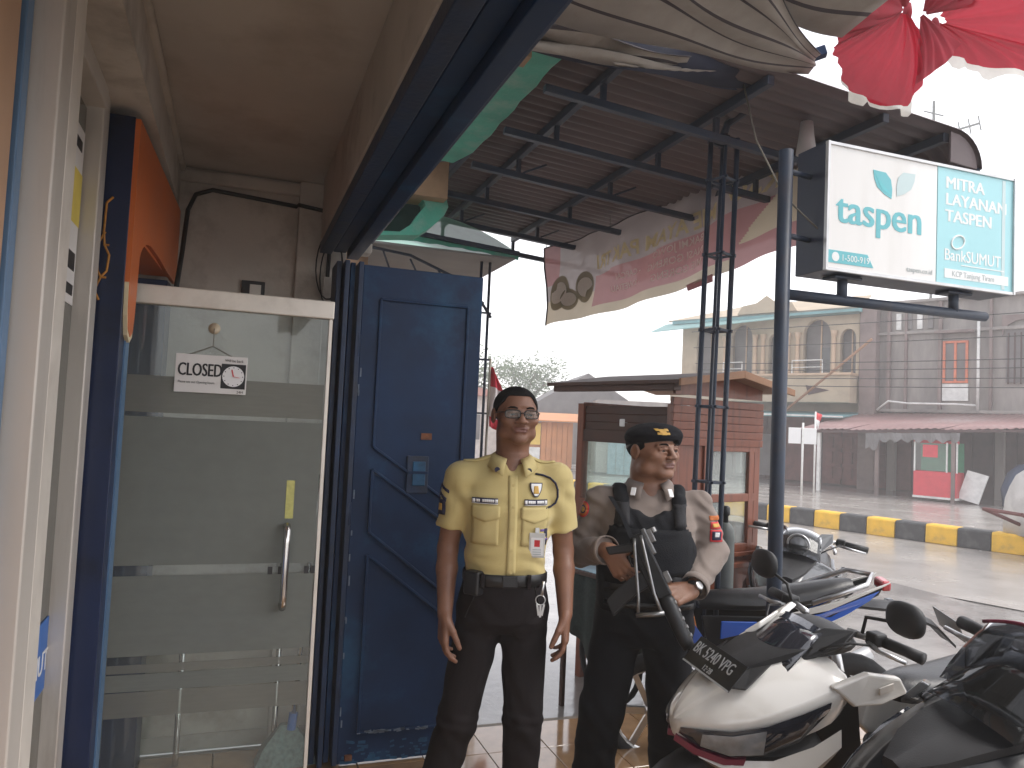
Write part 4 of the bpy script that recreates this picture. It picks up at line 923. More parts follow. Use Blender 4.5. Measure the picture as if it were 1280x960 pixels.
b = MB(); arch_open(b, 6.75, 7.95, 3.6, 5.1, 5.6, 0.09, 0.17, 5.75); b.build('arch_hood', M['grayp'], hg)
MB().tube([(6.12, 0.05, 2.7), (6.12, 0.05, 5.6)], 0.045, 8).build('drainpipe', M['pipe'], hg, smooth=True)
b = MB(); b.tube([(3.2, -0.3, 2.72), (3.6, -0.4, 3.02), (4.2, -0.4, 2.95), (5.6, -0.35, 2.94), (6.1, -0.1, 2.92)], 0.035, 6); b.build('conduit', M['pipe'], hg, smooth=True)
for k in range(9):
    MB().box((2.95 + 0.62 * k, 1.06, 1.22), (0.58, 0.06, 2.4)).build('shutter_board', M['shut'] if k < 2 else M['shutdk'], hg, bevel=0.01)
for x in (3.35, 6.6): MB().box((x, 0.7, 1.25), (0.24, 0.24, 2.6)).build('pillar', M['gray'], hg)
for k in range(6):
    for z in (0.45, 1.0, 1.55): MB().box((1.2 + 0.35 * k, 0.66 if k < 4 else 0.9, z), (0.26, 0.06, 0.42)).build('door_panel', M['shut'], hg, bevel=0.01)
# zinc awning over the stalls
az = empty('zinc_awning', FO, FR, 'long rusty pink zinc awning in front of the grey shophouse', 'awning')
nseg = 9
for k in range(nseg):
    rows = []
    for i in range(13):
        t = (k + i / 12) / nseg; x0 = 1.55 + 8.0 * t; x1 = 2.7 + 7.3 * t
        h = 0.02 * math.sin(i * math.pi / 1.5)
        rows.append([(x0 + (x1 - x0) * 1.0, 0.1, 2.62 + 0.12 * t + h), ((x0 + x1) / 2, -1.4, 2.30 + 0.10 * t + h), (x0, -3.0, 1.92 + 0.32 * t + h + 0.02 * math.sin(k * 2.1))])
    MB().sheet(rows).build('roof_sheet', M['zinc'], az, smooth=True, solid=0.01)
MB().bar((1.6, -2.98, 1.86), (9.3, -2.98, 2.17), 0.07).build('front_beam', M['shutdk'], az)
for x, z in ((2.4, 1.87), (4.2, 1.93), (6.3, 2.02), (8.6, 2.1)): MB().box((x, -2.9, z / 2), (0.10, 0.10, z)).build('post', M['pipe'] if x < 4 else M['grayp'], az)
b = MB(); b.sheet([[(3.9 + 2.6 * i / 30, -3.03, 1.90 + .04 * i / 12), (3.9 + 2.6 * i / 30, -3.05 + .05 * math.sin(i), 1.66 + .04 * i / 12 + 0.06 * math.sin(i * 1.7) - (0.25 if i < 5 else 0))] for i in range(31)]); b.build('ragged_fringe', M['shade'], az)
# red stall
M['stred'] = mat('red stall panel', (0.62, 0.06, 0.08), 0.5, var=0.08)
M['stgreen'] = mat('green stall board', (0.03, 0.22, 0.11), 0.6, var=0.15)
stl = empty('red_stall', FO, FR, 'red fronted glass food stall under the zinc awning', 'stall')
def atw(px, py): # world xy to local
    q = Vector((px, py, 0)) - Vector((FO.x, FO.y, 0)); return (q.x * math.cos(FR) + q.y * math.sin(FR), -q.x * math.sin(FR) + q.y * math.cos(FR))
sx, sy = atw(18.9, 17.2)
MB().box((sx + 0.55, sy + 0.35, 0.50), (1.15, 0.7, 0.72)).build('counter', M['stred'], stl, bevel=0.01)
MB().box((sx + 0.55, sy + 0.35, 0.11), (1.18, 0.73, 0.06)).build('plinth', M['pipe'], stl)
MB().box((sx + 0.55, sy + 0.66, 1.28), (1.15, 0.03, 0.85)).build('back_board', M['stgreen'], stl)
MB().box((sx + 0.45, sy + 0.02, 1.28), (0.85, 0.01, 0.80)).build('pane', M['glass'], stl)
MB().box((sx + 0.42, sy + 0.008, 1.45), (0.40, 0.01, 0.36)).build('sticker', M['stred'], stl)
for x in (0, 0.86, 1.12): MB().box((sx + x, sy + 0.02, 1.28), (0.04, 0.04, 0.86)).build('post', M['pipe'], stl)
MB().box((sx + 0.55, sy + 0.1, 1.72), (1.2, 0.06, 0.08)).build('top_rail', M['stred'], stl)
MB().box((sx + 1.45, sy + 0.35, 0.48), (0.55, 0.06, 0.85), (R(-12), R(14), 0)).build('white_board', M['pipe'], stl)
bb = tag(MB().lathe([(0, 0), (0.55, 0.02), (0.6, 0.5), (0.45, 0.95), (0.2, 1.2), (0, 1.22)], (20.4, 14.9, -0.15), n=12).build('covered_heap', mat('dark blue tarpaulin', (0.03, 0.05, 0.10), 0.6, var=0.3, scale=3, bump=0.4, bscale=4), smooth=True), 'dark blue covered heap right of the red stall', 'tarpaulin')
# white tarpaulin over a cart at the right edge
wt = empty('tarped_cart', (12.75, 7.85, -0.15), R(-15), 'handcart under a grey white tarpaulin at the edge of the road', 'cart')
rows = []
rr = random.Random(5)
for i in range(15):
    t = max(0.0, min(1.0, (i - 1) / 12)); kz = 0.02 if i in (0, 14) else 1.0
    rows.append([(1.3 * (t - .5) * 2, kz * 0.75 * math.cos(a) * (1 + .06 * math.sin(9 * t + a * 3)), 0.3 + max(0.0, 1.0 + 0.16 * math.sin(t * 5.5) + .05 * math.sin(a * 6 + t * 7)) * min(1, 1.25 * math.sin(a) + 0.0)) for a in [k * math.pi / 14 for k in range(15)]])
MB().sheet(rows).build('tarpaulin', mat('grey white tarpaulin', (0.52, 0.50, 0.48), 0.55, var=0.12, scale=4, stain=(0.3, 0.28, 0.27), stscale=3, stamt=0.5, bump=0.3, bscale=8), wt, smooth=True, solid=0.01)
MB().box((0, 0, 0.38), (2.2, 1.0, 0.12)).build('bed', M['shut'], wt)
for x in (-0.7, 0.7):
    b = MB(); b.tube([(x + .3 * math.cos(a), -0.6, 0.32 + .3 * math.sin(a)) for a in [k * math.pi / 10 for k in range(20)]], 0.03, 8, closed=True); b.build('wheel', M['tyre'], wt, smooth=True)
b = MB(); b.tube([(-1.1, -0.4, 0.4), (-1.9, -0.4, 0.7)], 0.03, 6); b.tube([(-1.1, 0.4, 0.4), (-1.9, 0.4, 0.7)], 0.03, 6); b.tube([(-1.9, -0.4, 0.7), (-1.9, 0.4, 0.7)], 0.03, 6); b.build('handle', M['shut'], wt)
# sign boards on thin poles, flag, leaning bamboo
sp = empty('roadside_sign', (15.45, 17.93, -0.15), R(-45), 'two small white boards on a thin white pole across the road', 'sign')
MB().tube([(0, 0, 0), (0, 0, 2.1)], 0.03, 8).build('pole', M['pipe'], sp, smooth=True)
for x in (-0.22, 0.2): MB().box((x, -0.03, 1.72), (0.34, 0.03, 0.46)).build('board', M['white'], sp, bevel=0.01)
fp = empty('flag', (15.95, 18.0, -0.15), 0, 'small red and white flag on a pole beside the roadside sign', 'flag')
MB().tube([(0, 0, 0), (0, 0, 2.45)], 0.025, 8).build('flagpole', M['pipe'], fp, smooth=True)
b = MB(); b.sheet([[(0.02 + .22 * u * (1 - .5 * t), 0.04 * math.sin(u * 6 + t * 3), 2.45 - .42 * t - .1 * u) for u in (0, .25, .5, .75, 1)] for t in (0, .25, .5, .75, 1)])
b.m = [0 if i < 8 else 1 for i in range(16)]
b.build('cloth', [M['redp'], M['white']], fp, smooth=True, solid=0.004)
tag(MB().tube([(18.0, 22.2, 2.2), (18.9, 18.9, 4.75)], 0.045, 8).build('bamboo_pole', M['woodpale'], smooth=True), 'long pale bamboo pole leaning across the yellowed house front', 'pole')
# overhead wires
def wire(a, b_, sag, r, label):
    a = Vector(a); b_ = Vector(b_)
    tag(MB().tube([a.lerp(b_, k / 24) + Vector((0, 0, -4 * sag * (k / 24) * (1 - k / 24))) for k in range(25)], r, 5).build('overhead_wire', M['cable'], smooth=True), label, 'wire', 'overhead wires along the far side of the road')
for k, z in enumerate((5.15, 4.55, 3.95, 3.72, 3.45, 3.2)):
    wire((16.2 + .1 * k, 25, z + .2), (21.6 + .1 * k, 6, z - .1), 0.12, 0.014, ('topmost', 'second highest', 'third highest', 'third lowest', 'second lowest', 'lowest')[k] + ' of the thin dark wires strung along the far house fronts')
an = empty('antenna', (30.5, 27.0, -0.15), 0, 'tall thin mast with a television antenna against the white sky', 'antenna')
MB().tube([(0, 0, 0), (0, 0, 18.0)], 0.07, 6).build('mast', M['steelg'], an)
MB().tube([(-1.5, 0.6, 15.7), (2.0, -0.8, 17.0)], 0.06, 6).build('boom', M['steelg'], an)
for k in range(9):
    t = k / 8; c = Vector((-1.5, 0.6, 15.7)).lerp(Vector((2.0, -0.8, 17.0)), t); MB().tube([c + Vector((-.15, -.2, -.45)), c + Vector((.15, .2, .45))], 0.035, 5).build('element', M['steelg'], an)
for z in (14.6, 17.4): MB().tube([(-0.6, 0, z), (0.6, 0, z)], 0.04, 5).build('element', M['steelg'], an)
pa = empty('pale_apartment', FO, FR, 'pale tall building behind the grey shophouse at the right edge', 'building')
MB().box((11.5, 7.5, 5.0), (4.4, 4, 10.0)).build('wall', mat('pale render', (0.6, 0.56, 0.53), 0.9, var=0.08, scale=1), pa)
for k in range(4): MB().box((9.9 + .9 * k, 5.48, 7.6), (0.5, 0.06, 1.3)).build('window', M['shade'], pa)

# ================================================================= far end of the road
M['kio'] = mat('orange kiosk boards', (0.55, 0.24, 0.10), 0.6, var=0.12, scale=2)
M['kioy'] = mat('yellow kiosk panel', (0.75, 0.52, 0.10), 0.6, var=0.08)
kk = empty('orange_kiosk', (10.1, 27.2, -0.15), R(-20), 'orange boarded kiosk with a yellow panel far down the road', 'kiosk')
for k in range(6): MB().box((1.0 + 0.2 * k, -0.02, 0.95), (0.19, 0.06, 1.75)).build('board', M['kio'], kk, bevel=0.01)
MB().box((1.0, 0.8, 0.95), (2.2, 1.5, 1.7)).build('body', M['kio'], kk)
MB().box((0.40, -0.02, 1.35), (0.95, 0.06, 0.8)).build('panel', M['kioy'], kk)
MB().box((0.40, -0.02, 0.5), (0.95, 0.06, 0.7)).build('counter', M['pipe'], kk)
b = MB(); b.slab([(-0.4, -0.5, 1.84), (2.5, -0.5, 1.84), (2.5, 1.7, 2.15), (-0.4, 1.7, 2.15)], (0, 0, 0.05)); b.build('roof', M['kio'], kk)
gh = empty('far_house', (14.0, 33.0, -0.15), R(-15), 'far grey roofed house hazy beyond the orange kiosk', 'house')
MB().box((1.5, 2, 1.3), (5, 4, 2.6)).build('wall', M['gray'], gh)
b = MB(); b.slab([(-1.6, -0.5, 2.3), (1.5, -0.5, 4.2), (4.6, -0.5, 2.3)], (0, 5, 0)); b.build('roof', M['shade'], gh)
wh = empty('far_stall', (12.6, 24.6, -0.15), R(-20), 'far blue boarded stall with a red sign band beyond the cart window', 'stall')
for k in range(9): MB().box((0.15 + 0.3 * k, 0, 0.8), (0.28, 0.05, 1.5)).build('board', mat('faded blue boards', (0.22, 0.32, 0.38), 0.7, var=0.2) if k == 0 else bpy.data.materials['faded blue boards'], wh)
MB().box((1.0, -0.1, 1.95), (2.6, 0.08, 0.5)).build('sign_band', mat('faded red band', (0.45, 0.12, 0.10), 0.7, var=0.3, scale=6), wh)
MB().box((1.2, 1.0, 1.4), (3.2, 1.9, 2.6)).build('body', M['gray'], wh)
ws = empty('white_house', (6.0, 30.0, -0.15), R(-10), 'pale low house far behind the yellow shirted guard', 'house')
MB().box((1.6, 2, 1.4), (6, 4, 2.8)).build('wall', mat('pale far wall', (0.62, 0.58, 0.55), 0.9), ws)
b = MB(); b.slab([(-1.6, -0.5, 2.75), (1.6, -0.5, 3.4), (4.8, -0.5, 2.75)], (0, 5, 0)); b.build('roof', mat('far reddish roof', (0.4, 0.2, 0.17), 0.8), ws)
for x in (0.2, 1.6, 3.0): 
    wn = MB().box((x, -0.02, 1.5), (0.7, 0.06, 1.0)).build('window', M['shade'], ws)
# trees far behind
M['leaf'] = mat('foliage', (0.07, 0.11, 0.05), 0.7, var=0.4, scale=3)
M['bark'] = mat('bark', (0.14, 0.11, 0.08), 0.9, var=0.3)
def tree(x, y, h, r, seed, label):
    rr = random.Random(seed); t = empty('leafy_tree', (x, y, -0.15), 0, label, 'tree', 'trees at the far end of the road')
    b = MB(); b.tube([(0, 0, 0), (0.1, 0.05, h * .35), (0.0, 0.1, h * .7)], [0.22, 0.16, 0.07], 8)
    for k in range(6):
        a = rr.uniform(0, 6.3); b.tube([(0.05, 0.05, h * (.35 + .05 * k)), (r * .4 * math.cos(a), r * .4 * math.sin(a), h * (.5 + .05 * k)), (r * .7 * math.cos(a), r * .7 * math.sin(a), h * (.6 + .05 * k))], [0.08, 0.05, 0.02], 6)
    b.build('trunk', M['bark'], t, smooth=True)
    b = MB(); cl = [(rr.uniform(-r, r) * .7, rr.uniform(-r, r) * .7, h * rr.uniform(.55, .95), rr.uniform(.25, .5) * r) for _ in range(16)]
    for i in range(2600):
        cx_, cy_, cz_, cr_ = rr.choice(cl); d_ = Vector((rr.gauss(0, 1), rr.gauss(0, 1), rr.gauss(0, .8))).normalized() * cr_ * rr.random() ** .4
        p = Vector((cx_, cy_, cz_)) + d_; s_ = rr.uniform(.07, .16); u = Vector((rr.gauss(0, 1), rr.gauss(0, 1), rr.gauss(0, 1))).normalized(); v = u.orthogonal().normalized()
        b.add([p - u * s_, p + v * s_ * .5, p + u * s_, p - v * s_ * .5], [(0, 1, 2, 3)])
    b.build('crown', M['leaf'], t)
tree(12.0, 42, 5.2, 2.8, 1, 'broad leafy tree beyond the orange kiosk'); tree(17.5, 46, 5.8, 3.0, 2, 'tall leafy tree beyond the far grey roof'); tree(8.0, 44, 4.6, 2.4, 3, 'low leafy tree beyond the pale far house')
# ================================================================= figures: smooth distance fields turned into one skin
F32 = np.float32
def smin(a, b, k):
    if k <= 0: return np.minimum(a, b)
    h = np.clip(0.5 + 0.5 * (b - a) / k, 0, 1)
    return b + (a - b) * h - k * h * (1 - h)
class SDF:
    def __init__(s): s.ops = []; s.disp = None; s.cuts = []
    def cap(s, a, b, ra, rb=None, k=0.02, sub=False):
        a = np.array(a, float); b = np.array(b, float); rb = ra if rb is None else rb; R_ = max(ra, rb)
        def f(X, Y, Z):
            d = b - a; L2 = max(d @ d, 1e-9)
            t = np.clip(((X - a[0]) * d[0] + (Y - a[1]) * d[1] + (Z - a[2]) * d[2]) / L2, 0, 1)
            return np.sqrt((X - a[0] - t * d[0]) ** 2 + (Y - a[1] - t * d[1]) ** 2 + (Z - a[2] - t * d[2]) ** 2) - (ra + (rb - ra) * t)
        s.ops.append((f, np.minimum(a, b) - R_, np.maximum(a, b) + R_, k, sub)); return s
    def chain(s, pts, rs, k=0.02):
        for i in range(len(pts) - 1): s.cap(pts[i], pts[i + 1], rs[i], rs[i + 1], k)
        return s
    def ell(s, c, r, k=0.02, sub=False, M_=None):
        c = np.array(c, float); r = np.array(r, float); m = r.max()
        def f(X, Y, Z):
            x, y, z = X - c[0], Y - c[1], Z - c[2]
            if M_ is not None: x, y, z = (M_[0][0] * x + M_[0][1] * y + M_[0][2] * z, M_[1][0] * x + M_[1][1] * y + M_[1][2] * z, M_[2][0] * x + M_[2][1] * y + M_[2][2] * z)
            k0 = np.sqrt((x / r[0]) ** 2 + (y / r[1]) ** 2 + (z / r[2]) ** 2); k1 = np.sqrt((x / r[0] ** 2) ** 2 + (y / r[1] ** 2) ** 2 + (z / r[2] ** 2) ** 2)
            return k0 * (k0 - 1) / np.maximum(k1, 1e-6)
        s.ops.append((f, c - m, c + m, k, sub)); return s
    def loft(s, rows, k=0.02, e=2.3):
        """rows: z, half width, half depth, centre x, centre y"""
        A = np.array(sorted(rows)); z0, z1 = A[0, 0], A[-1, 0]; am = A[:, 1].max(); bm_ = A[:, 2].max()
        def f(X, Y, Z):
            zz = np.clip(Z, z0, z1); a = np.interp(zz, A[:, 0], A[:, 1]); b = np.interp(zz, A[:, 0], A[:, 2]); cx = np.interp(zz, A[:, 0], A[:, 3]); cy = np.interp(zz, A[:, 0], A[:, 4])
            q = (np.abs((X - cx) / a) ** e + np.abs((Y - cy) / b) ** e) ** (1 / e)
            d = (q - 1) * np.minimum(a, b)
            return np.maximum(d, np.maximum(z0 - Z, Z - z1))
        lo = np.array([(A[:, 3] - A[:, 1]).min(), (A[:, 4] - A[:, 2]).min(), z0]); hi = np.array([(A[:, 3] + A[:, 1]).max(), (A[:, 4] + A[:, 2]).max(), z1])
        s.ops.append((f, lo, hi, k, False)); return s
    def fn(s, f, lo, hi, k=0.02, sub=False):
        s.ops.append((f, np.array(lo, float), np.array(hi, float), k, sub)); return s
    def cut(s, p, n):
        """remove everything on the side n points to"""
        s.cuts.append((np.array(p, float), np.array(n, float) / np.linalg.norm(n), None)); return s
    def cutbox(s, p, n, lo, hi):
        s.cuts.append((np.array(p, float), np.array(n, float) / np.linalg.norm(n), (np.array(lo, float), np.array(hi, float)))); return s
    def ev(s, X, Y, Z):
        X, Y, Z = [np.asarray(v, float) for v in (X, Y, Z)]
        d = np.full(np.broadcast(X, Y, Z).shape, 1.0)
        for f, lo, hi, k, sub in s.ops:
            v = f(X, Y, Z)
            d = -smin(-d, v, k) if sub else smin(d, v, k)
        if s.disp is not None: d = d + s.disp(X, Y, Z)
        for p, n, bx in s.cuts:
            v = (X - p[0]) * n[0] + (Y - p[1]) * n[1] + (Z - p[2]) * n[2]
            if bx is None: d = np.maximum(d, v)
            else:
                m = (X >= bx[0][0]) & (X <= bx[1][0]) & (Y >= bx[0][1]) & (Y <= bx[1][1]) & (Z >= bx[0][2]) & (Z <= bx[1][2])
                d = np.where(m, np.maximum(d, v), d)
        return d
    def mesh(s, h, smooth=1):
        lo = np.min([o[1] for o in s.ops if not o[4]], axis=0) - 4 * h - .01; hi = np.max([o[2] for o in s.ops if not o[4]], axis=0) + 4 * h + .01
        n = np.ceil((hi - lo) / h).astype(int) + 1
        ax = [lo[i] + h * np.arange(n[i]) for i in range(3)]
        F = np.full(n, 0.2, F32)
        def sl(a, b):
            i0 = np.clip(np.floor((a - lo) / h).astype(int), 0, n - 1); i1 = np.clip(np.ceil((b - lo) / h).astype(int) + 1, 1, n)
            return tuple(slice(i0[i], i1[i]) for i in range(3))
        for f, a, b, k, sub in s.ops:
            pad = k + 3 * h + .006; w_ = sl(a - pad, b + pad)
            X = ax[0][w_[0]][:, None, None]; Y = ax[1][w_[1]][None, :, None]; Z = ax[2][w_[2]][None, None, :]
            v = f(X, Y, Z).astype(F32)
            F[w_] = -smin(-F[w_], v, k) if sub else smin(F[w_], v, k)
        if s.disp is not None:
            near = np.abs(F) < 0.03
            I = np.nonzero(near); F[I] += s.disp(ax[0][I[0]], ax[1][I[1]], ax[2][I[2]]).astype(F32)
        for p, nn, bx in s.cuts:
            w_ = sl(*bx) if bx is not None else (slice(None),) * 3
            X = ax[0][w_[0]][:, None, None]; Y = ax[1][w_[1]][None, :, None]; Z = ax[2][w_[2]][None, None, :]
            F[w_] = np.maximum(F[w_], ((X - p[0]) * nn[0] + (Y - p[1]) * nn[1] + (Z - p[2]) * nn[2]).astype(F32))
        S = F < 0
        C = np.zeros(n - 1, np.int8)
        for i in (0, 1):
            for j in (0, 1):
                for l in (0, 1):
                    C += S[i:n[0] - 1 + i, j:n[1] - 1 + j, l:n[2] - 1 + l]
        act = np.nonzero((C > 0) & (C < 8)); m = len(act[0])
        idx = np.full(n - 1, -1, np.int32); idx[act] = np.arange(m, dtype=np.int32)
        base = np.stack(act, 1); acc = np.zeros((m, 3)); cnt = np.zeros(m)
        cor = [(i, j, l) for i in (0, 1) for j in (0, 1) for l in (0, 1)]
        vals = {c: F[base[:, 0] + c[0], base[:, 1] + c[1], base[:, 2] + c[2]].astype(float) for c in cor}
        for c in cor:
            for a_ in range(3):
                if c[a_] == 0:
                    c2 = list(c); c2[a_] = 1; c2 = tuple(c2); v0, v1 = vals[c], vals[c2]
                    x = (v0 < 0) != (v1 < 0); t = np.where(x, v0 / np.where(x, v0 - v1, 1), 0)
                    p = np.array(c, float)[None, :].repeat(m, 0); p[:, a_] += t
                    acc[x] += p[x]; cnt[x] += 1
        V = lo + h * (base + acc / cnt[:, None])
        quads = []
        for a_ in range(3):
            o1, o2 = [(1, 2), (2, 0), (0, 1)][a_]
            sA = [slice(None)] * 3; sB = [slice(None)] * 3; sA[a_] = slice(0, -1); sB[a_] = slice(1, None)
            df = S[tuple(sA)] != S[tuple(sB)]
            I = np.stack(np.nonzero(df), 1)
            ok = (I[:, o1] > 0) & (I[:, o2] > 0) & (I[:, o1] < n[o1] - 1) & (I[:, o2] < n[o2] - 1)
            I = I[ok]; sg = S[I[:, 0], I[:, 1], I[:, 2]]
            def at(d1, d2):
                J = I.copy(); J[:, o1] += d1; J[:, o2] += d2; return idx[J[:, 0], J[:, 1], J[:, 2]]
            q = np.stack([at(-1, -1), at(0, -1), at(0, 0), at(-1, 0)], 1)
            q[~sg] = q[~sg][:, ::-1]; quads.append(q)
        Q = np.concatenate(quads); Q = Q[(Q >= 0).all(1)]
        for _ in range(smooth):       # relax a little along the net
            A = np.zeros_like(V); N = np.zeros(len(V))
            for i in range(4):
                np.add.at(A, Q[:, i], V[Q[:, (i + 1) % 4]]); np.add.at(N, Q[:, i], 1)
                np.add.at(A, Q[:, i], V[Q[:, (i + 3) % 4]]); np.add.at(N, Q[:, i], 1)
            V = V * .45 + .55 * A / np.maximum(N, 1)[:, None]
        return V, Q
    def build(s, name, mats, parent, h, smooth=1, pick=None):
        V, Q = s.mesh(h, smooth); me = bpy.data.meshes.new(name)
        me.vertices.add(len(V)); me.vertices.foreach_set('co', V.astype(F32).ravel())
        me.loops.add(Q.size); me.loops.foreach_set('vertex_index', Q.astype(np.int32).ravel())
        me.polygons.add(len(Q)); me.polygons.foreach_set('loop_start', np.arange(0, Q.size, 4, dtype=np.int32))
        me.update(calc_edges=True)
        me.polygons.foreach_set('use_smooth', np.ones(len(Q), bool))
        if not isinstance(mats, (list, tuple)): mats = [mats]
        for m in mats: me.materials.append(m)
        if pick is not None:
            c = V[Q].mean(1); me.polygons.foreach_set('material_index', pick(c).astype(np.int32))
        me.validate(); me.update()
        o = bpy.data.objects.new(name, me); COL.objects.link(o)
        if parent is not None: o.parent = parent
        return o
    def hit(s, P0, d, tmax=0.6, n=150):
        """first surface point along d for an array of starts"""
        P0 = np.asarray(P0, float); d = np.array(d, float); d /= np.linalg.norm(d)
        t = np.linspace(0, tmax, n); Q = P0[:, None, :] + t[None, :, None] * d
        v = s.ev(Q[..., 0], Q[..., 1], Q[..., 2]); ins = v < 0
        i = np.where(ins.any(1), ins.argmax(1), n - 1); i0 = np.maximum(i - 1, 0); r = np.arange(len(P0))
        a, b = v[r, i0], v[r, i]; f = np.where(np.abs(a - b) > 1e-9, a / (a - b), 0); f = np.clip(f, 0, 1)
        return P0 + (t[i0] + (t[i] - t[i0]) * f)[:, None] * d
def patch(sdf, name, mat_, parent, outline, org, ux, uy, dirn, off=0.003, nu=10, nv=10, thick=0.002, round_=False):
    """cloth patch that follows a surface: outline given as (u0,u1,v0,v1) or a function (s,t)->(u,v)"""
    ux, uy, org, dirn = [np.array(v, float) for v in (ux, uy, org, dirn)]; dirn /= np.linalg.norm(dirn)
    pts = []
    for j in range(nv + 1):
        for i in range(nu + 1):
            u, v = outline(i / nu, j / nv) if callable(outline) else (outline[0] + (outline[1] - outline[0]) * i / nu, outline[2] + (outline[3] - outline[2]) * j / nv)
            pts.append(org + ux * u + uy * v)
    H = sdf.hit(pts, dirn) - dirn * off
    b = MB(); b.sheet([[tuple(H[j * (nu + 1) + i]) for i in range(nu + 1)] for j in range(nv + 1)])
    return b.build(name, mat_, parent, smooth=True, solid=thick, offset=0)
def rotz(a): c, s_ = math.cos(a), math.sin(a); return np.array([[c, -s_, 0], [s_, c, 0], [0, 0, 1]])
def rotx(a): c, s_ = math.cos(a), math.sin(a); return np.array([[1, 0, 0], [0, c, -s_], [0, s_, c]])
class Head:
    def __init__(h, c, yaw, pitch, sx, sy, sz, jowl=0.0):
        h.c = np.array(c, float); h.M = rotz(yaw) @ rotx(pitch); h.s = np.array([sx, sy, sz]); h.jowl = jowl
    def w(h, p): return h.c + h.M @ (np.array(p, float) * h.s)
    def add(h, sd):
        f = SDF(); j = h.jowl
        f.ell((0, .012, .035), (.076, .095, .086), 0)
        f.ell((0, -.028, -.045), (.058 + j, .058, .074), .03)
        f.ell((0, -.070, -.100), (.024 + j * .5, .020, .020), .03)
        for s_ in (-1, 1):
            f.ell((s_ * .043, -.060, -.020), (.024, .024, .022), .03)
            f.ell((s_ * (.050 + j), -.022, -.078), (.018, .03, .024), .03)
            f.cap((s_ * .014, -.088, .024), (s_ * .046, -.076, .024), .0085, .0075, .016)
        for s_ in (-1, 1): f.ell((s_ * .033, -.102, .004), (.019, .016, .013), .014, True)
        f.cap((0, -.088, .016), (0, -.108, -.026), .0085, .0125, .012)
        for s_ in (-1, 1): f.ell((s_ * .0145, -.0985, -.029), (.0098, .0115, .0085), .009)
        for s_ in (-1, 1): f.ell((s_ * .008, -.108, -.038), (.0045, .006, .003), .004, True)
        f.cap((-.023, -.0835, -.056), (.023, -.0835, -.056), .0062, None, .010); f.cap((-.010, -.0885, -.0548), (.010, -.0885, -.0548), .0062, None, .009)
        f.cap((-.014, -.0855, -.0665), (.014, -.0855, -.0665), .0075, None, .010)
        [f.cap((0, -.0935, -.0610), (q * .025, -.0905, -.0638), .0022, None, .004, True) for q in (-1, 1)]
        for s_ in (-1, 1):
            f.cap((s_ * .019, -.0885, .010), (s_ * .032, -.0918, .0105), .0052, None, .005); f.cap((s_ * .032, -.0918, .0105), (s_ * .046, -.083, .0065), .0052, None, .005)
            f.cap((s_ * .020, -.0875, -.0058), (s_ * .044, -.083, -.0058), .0048, None, .006)
            f.ell((s_ * .080, .010, -.004), (.009, .021, .034), .008); f.ell((s_ * .088, .006, -.002), (.006, .012, .020), .006, True)
        f.cap((0, .022, -.06), (0, .03, -.11), .058, .055, .03)
        Mi = h.M.T; sc_ = h.s; c = h.c; ms = sc_.min()
        def g(X, Y, Z):
            x, y, z = X - c[0], Y - c[1], Z - c[2]
            a = (Mi[0][0] * x + Mi[0][1] * y + Mi[0][2] * z) / sc_[0]; b = (Mi[1][0] * x + Mi[1][1] * y + Mi[1][2] * z) / sc_[1]; e = (Mi[2][0] * x + Mi[2][1] * y + Mi[2][2] * z) / sc_[2]
            return f.ev(a, b, e) * ms
        sd.fn(g, c - .155, c + .135, .02); h.f = f; return h
    def local(h, c): return ((c - h.c) @ h.M) / h.s
    def shell(h, cond, off=.006, lo=-.14, hi=.14):
        """a skin-tight layer over the skull (hair): cond(x,y,z) < 0 keeps"""
        Mi = h.M.T; sc_ = h.s; c = h.c; sd = SDF()
        def g(X, Y, Z):
            x, y, z = X - c[0], Y - c[1], Z - c[2]
            a = (Mi[0][0] * x + Mi[0][1] * y + Mi[0][2] * z) / sc_[0]; b = (Mi[1][0] * x + Mi[1][1] * y + Mi[1][2] * z) / sc_[1]; e = (Mi[2][0] * x + Mi[2][1] * y + Mi[2][2] * z) / sc_[2]
            k0 = np.sqrt((a / .076) ** 2 + ((b - .012) / .095) ** 2 + ((e - .035) / .086) ** 2)
            d = (k0 - 1) * .083 - off
            n_ = .0012 * np.sin(a * 900 + b * 500) * np.sin(e * 800 - b * 700)
            return np.maximum(d + n_, cond(a, b, e)) * sc_.min()
        sd.fn(g, c - .13, c + .13, 0); return sd
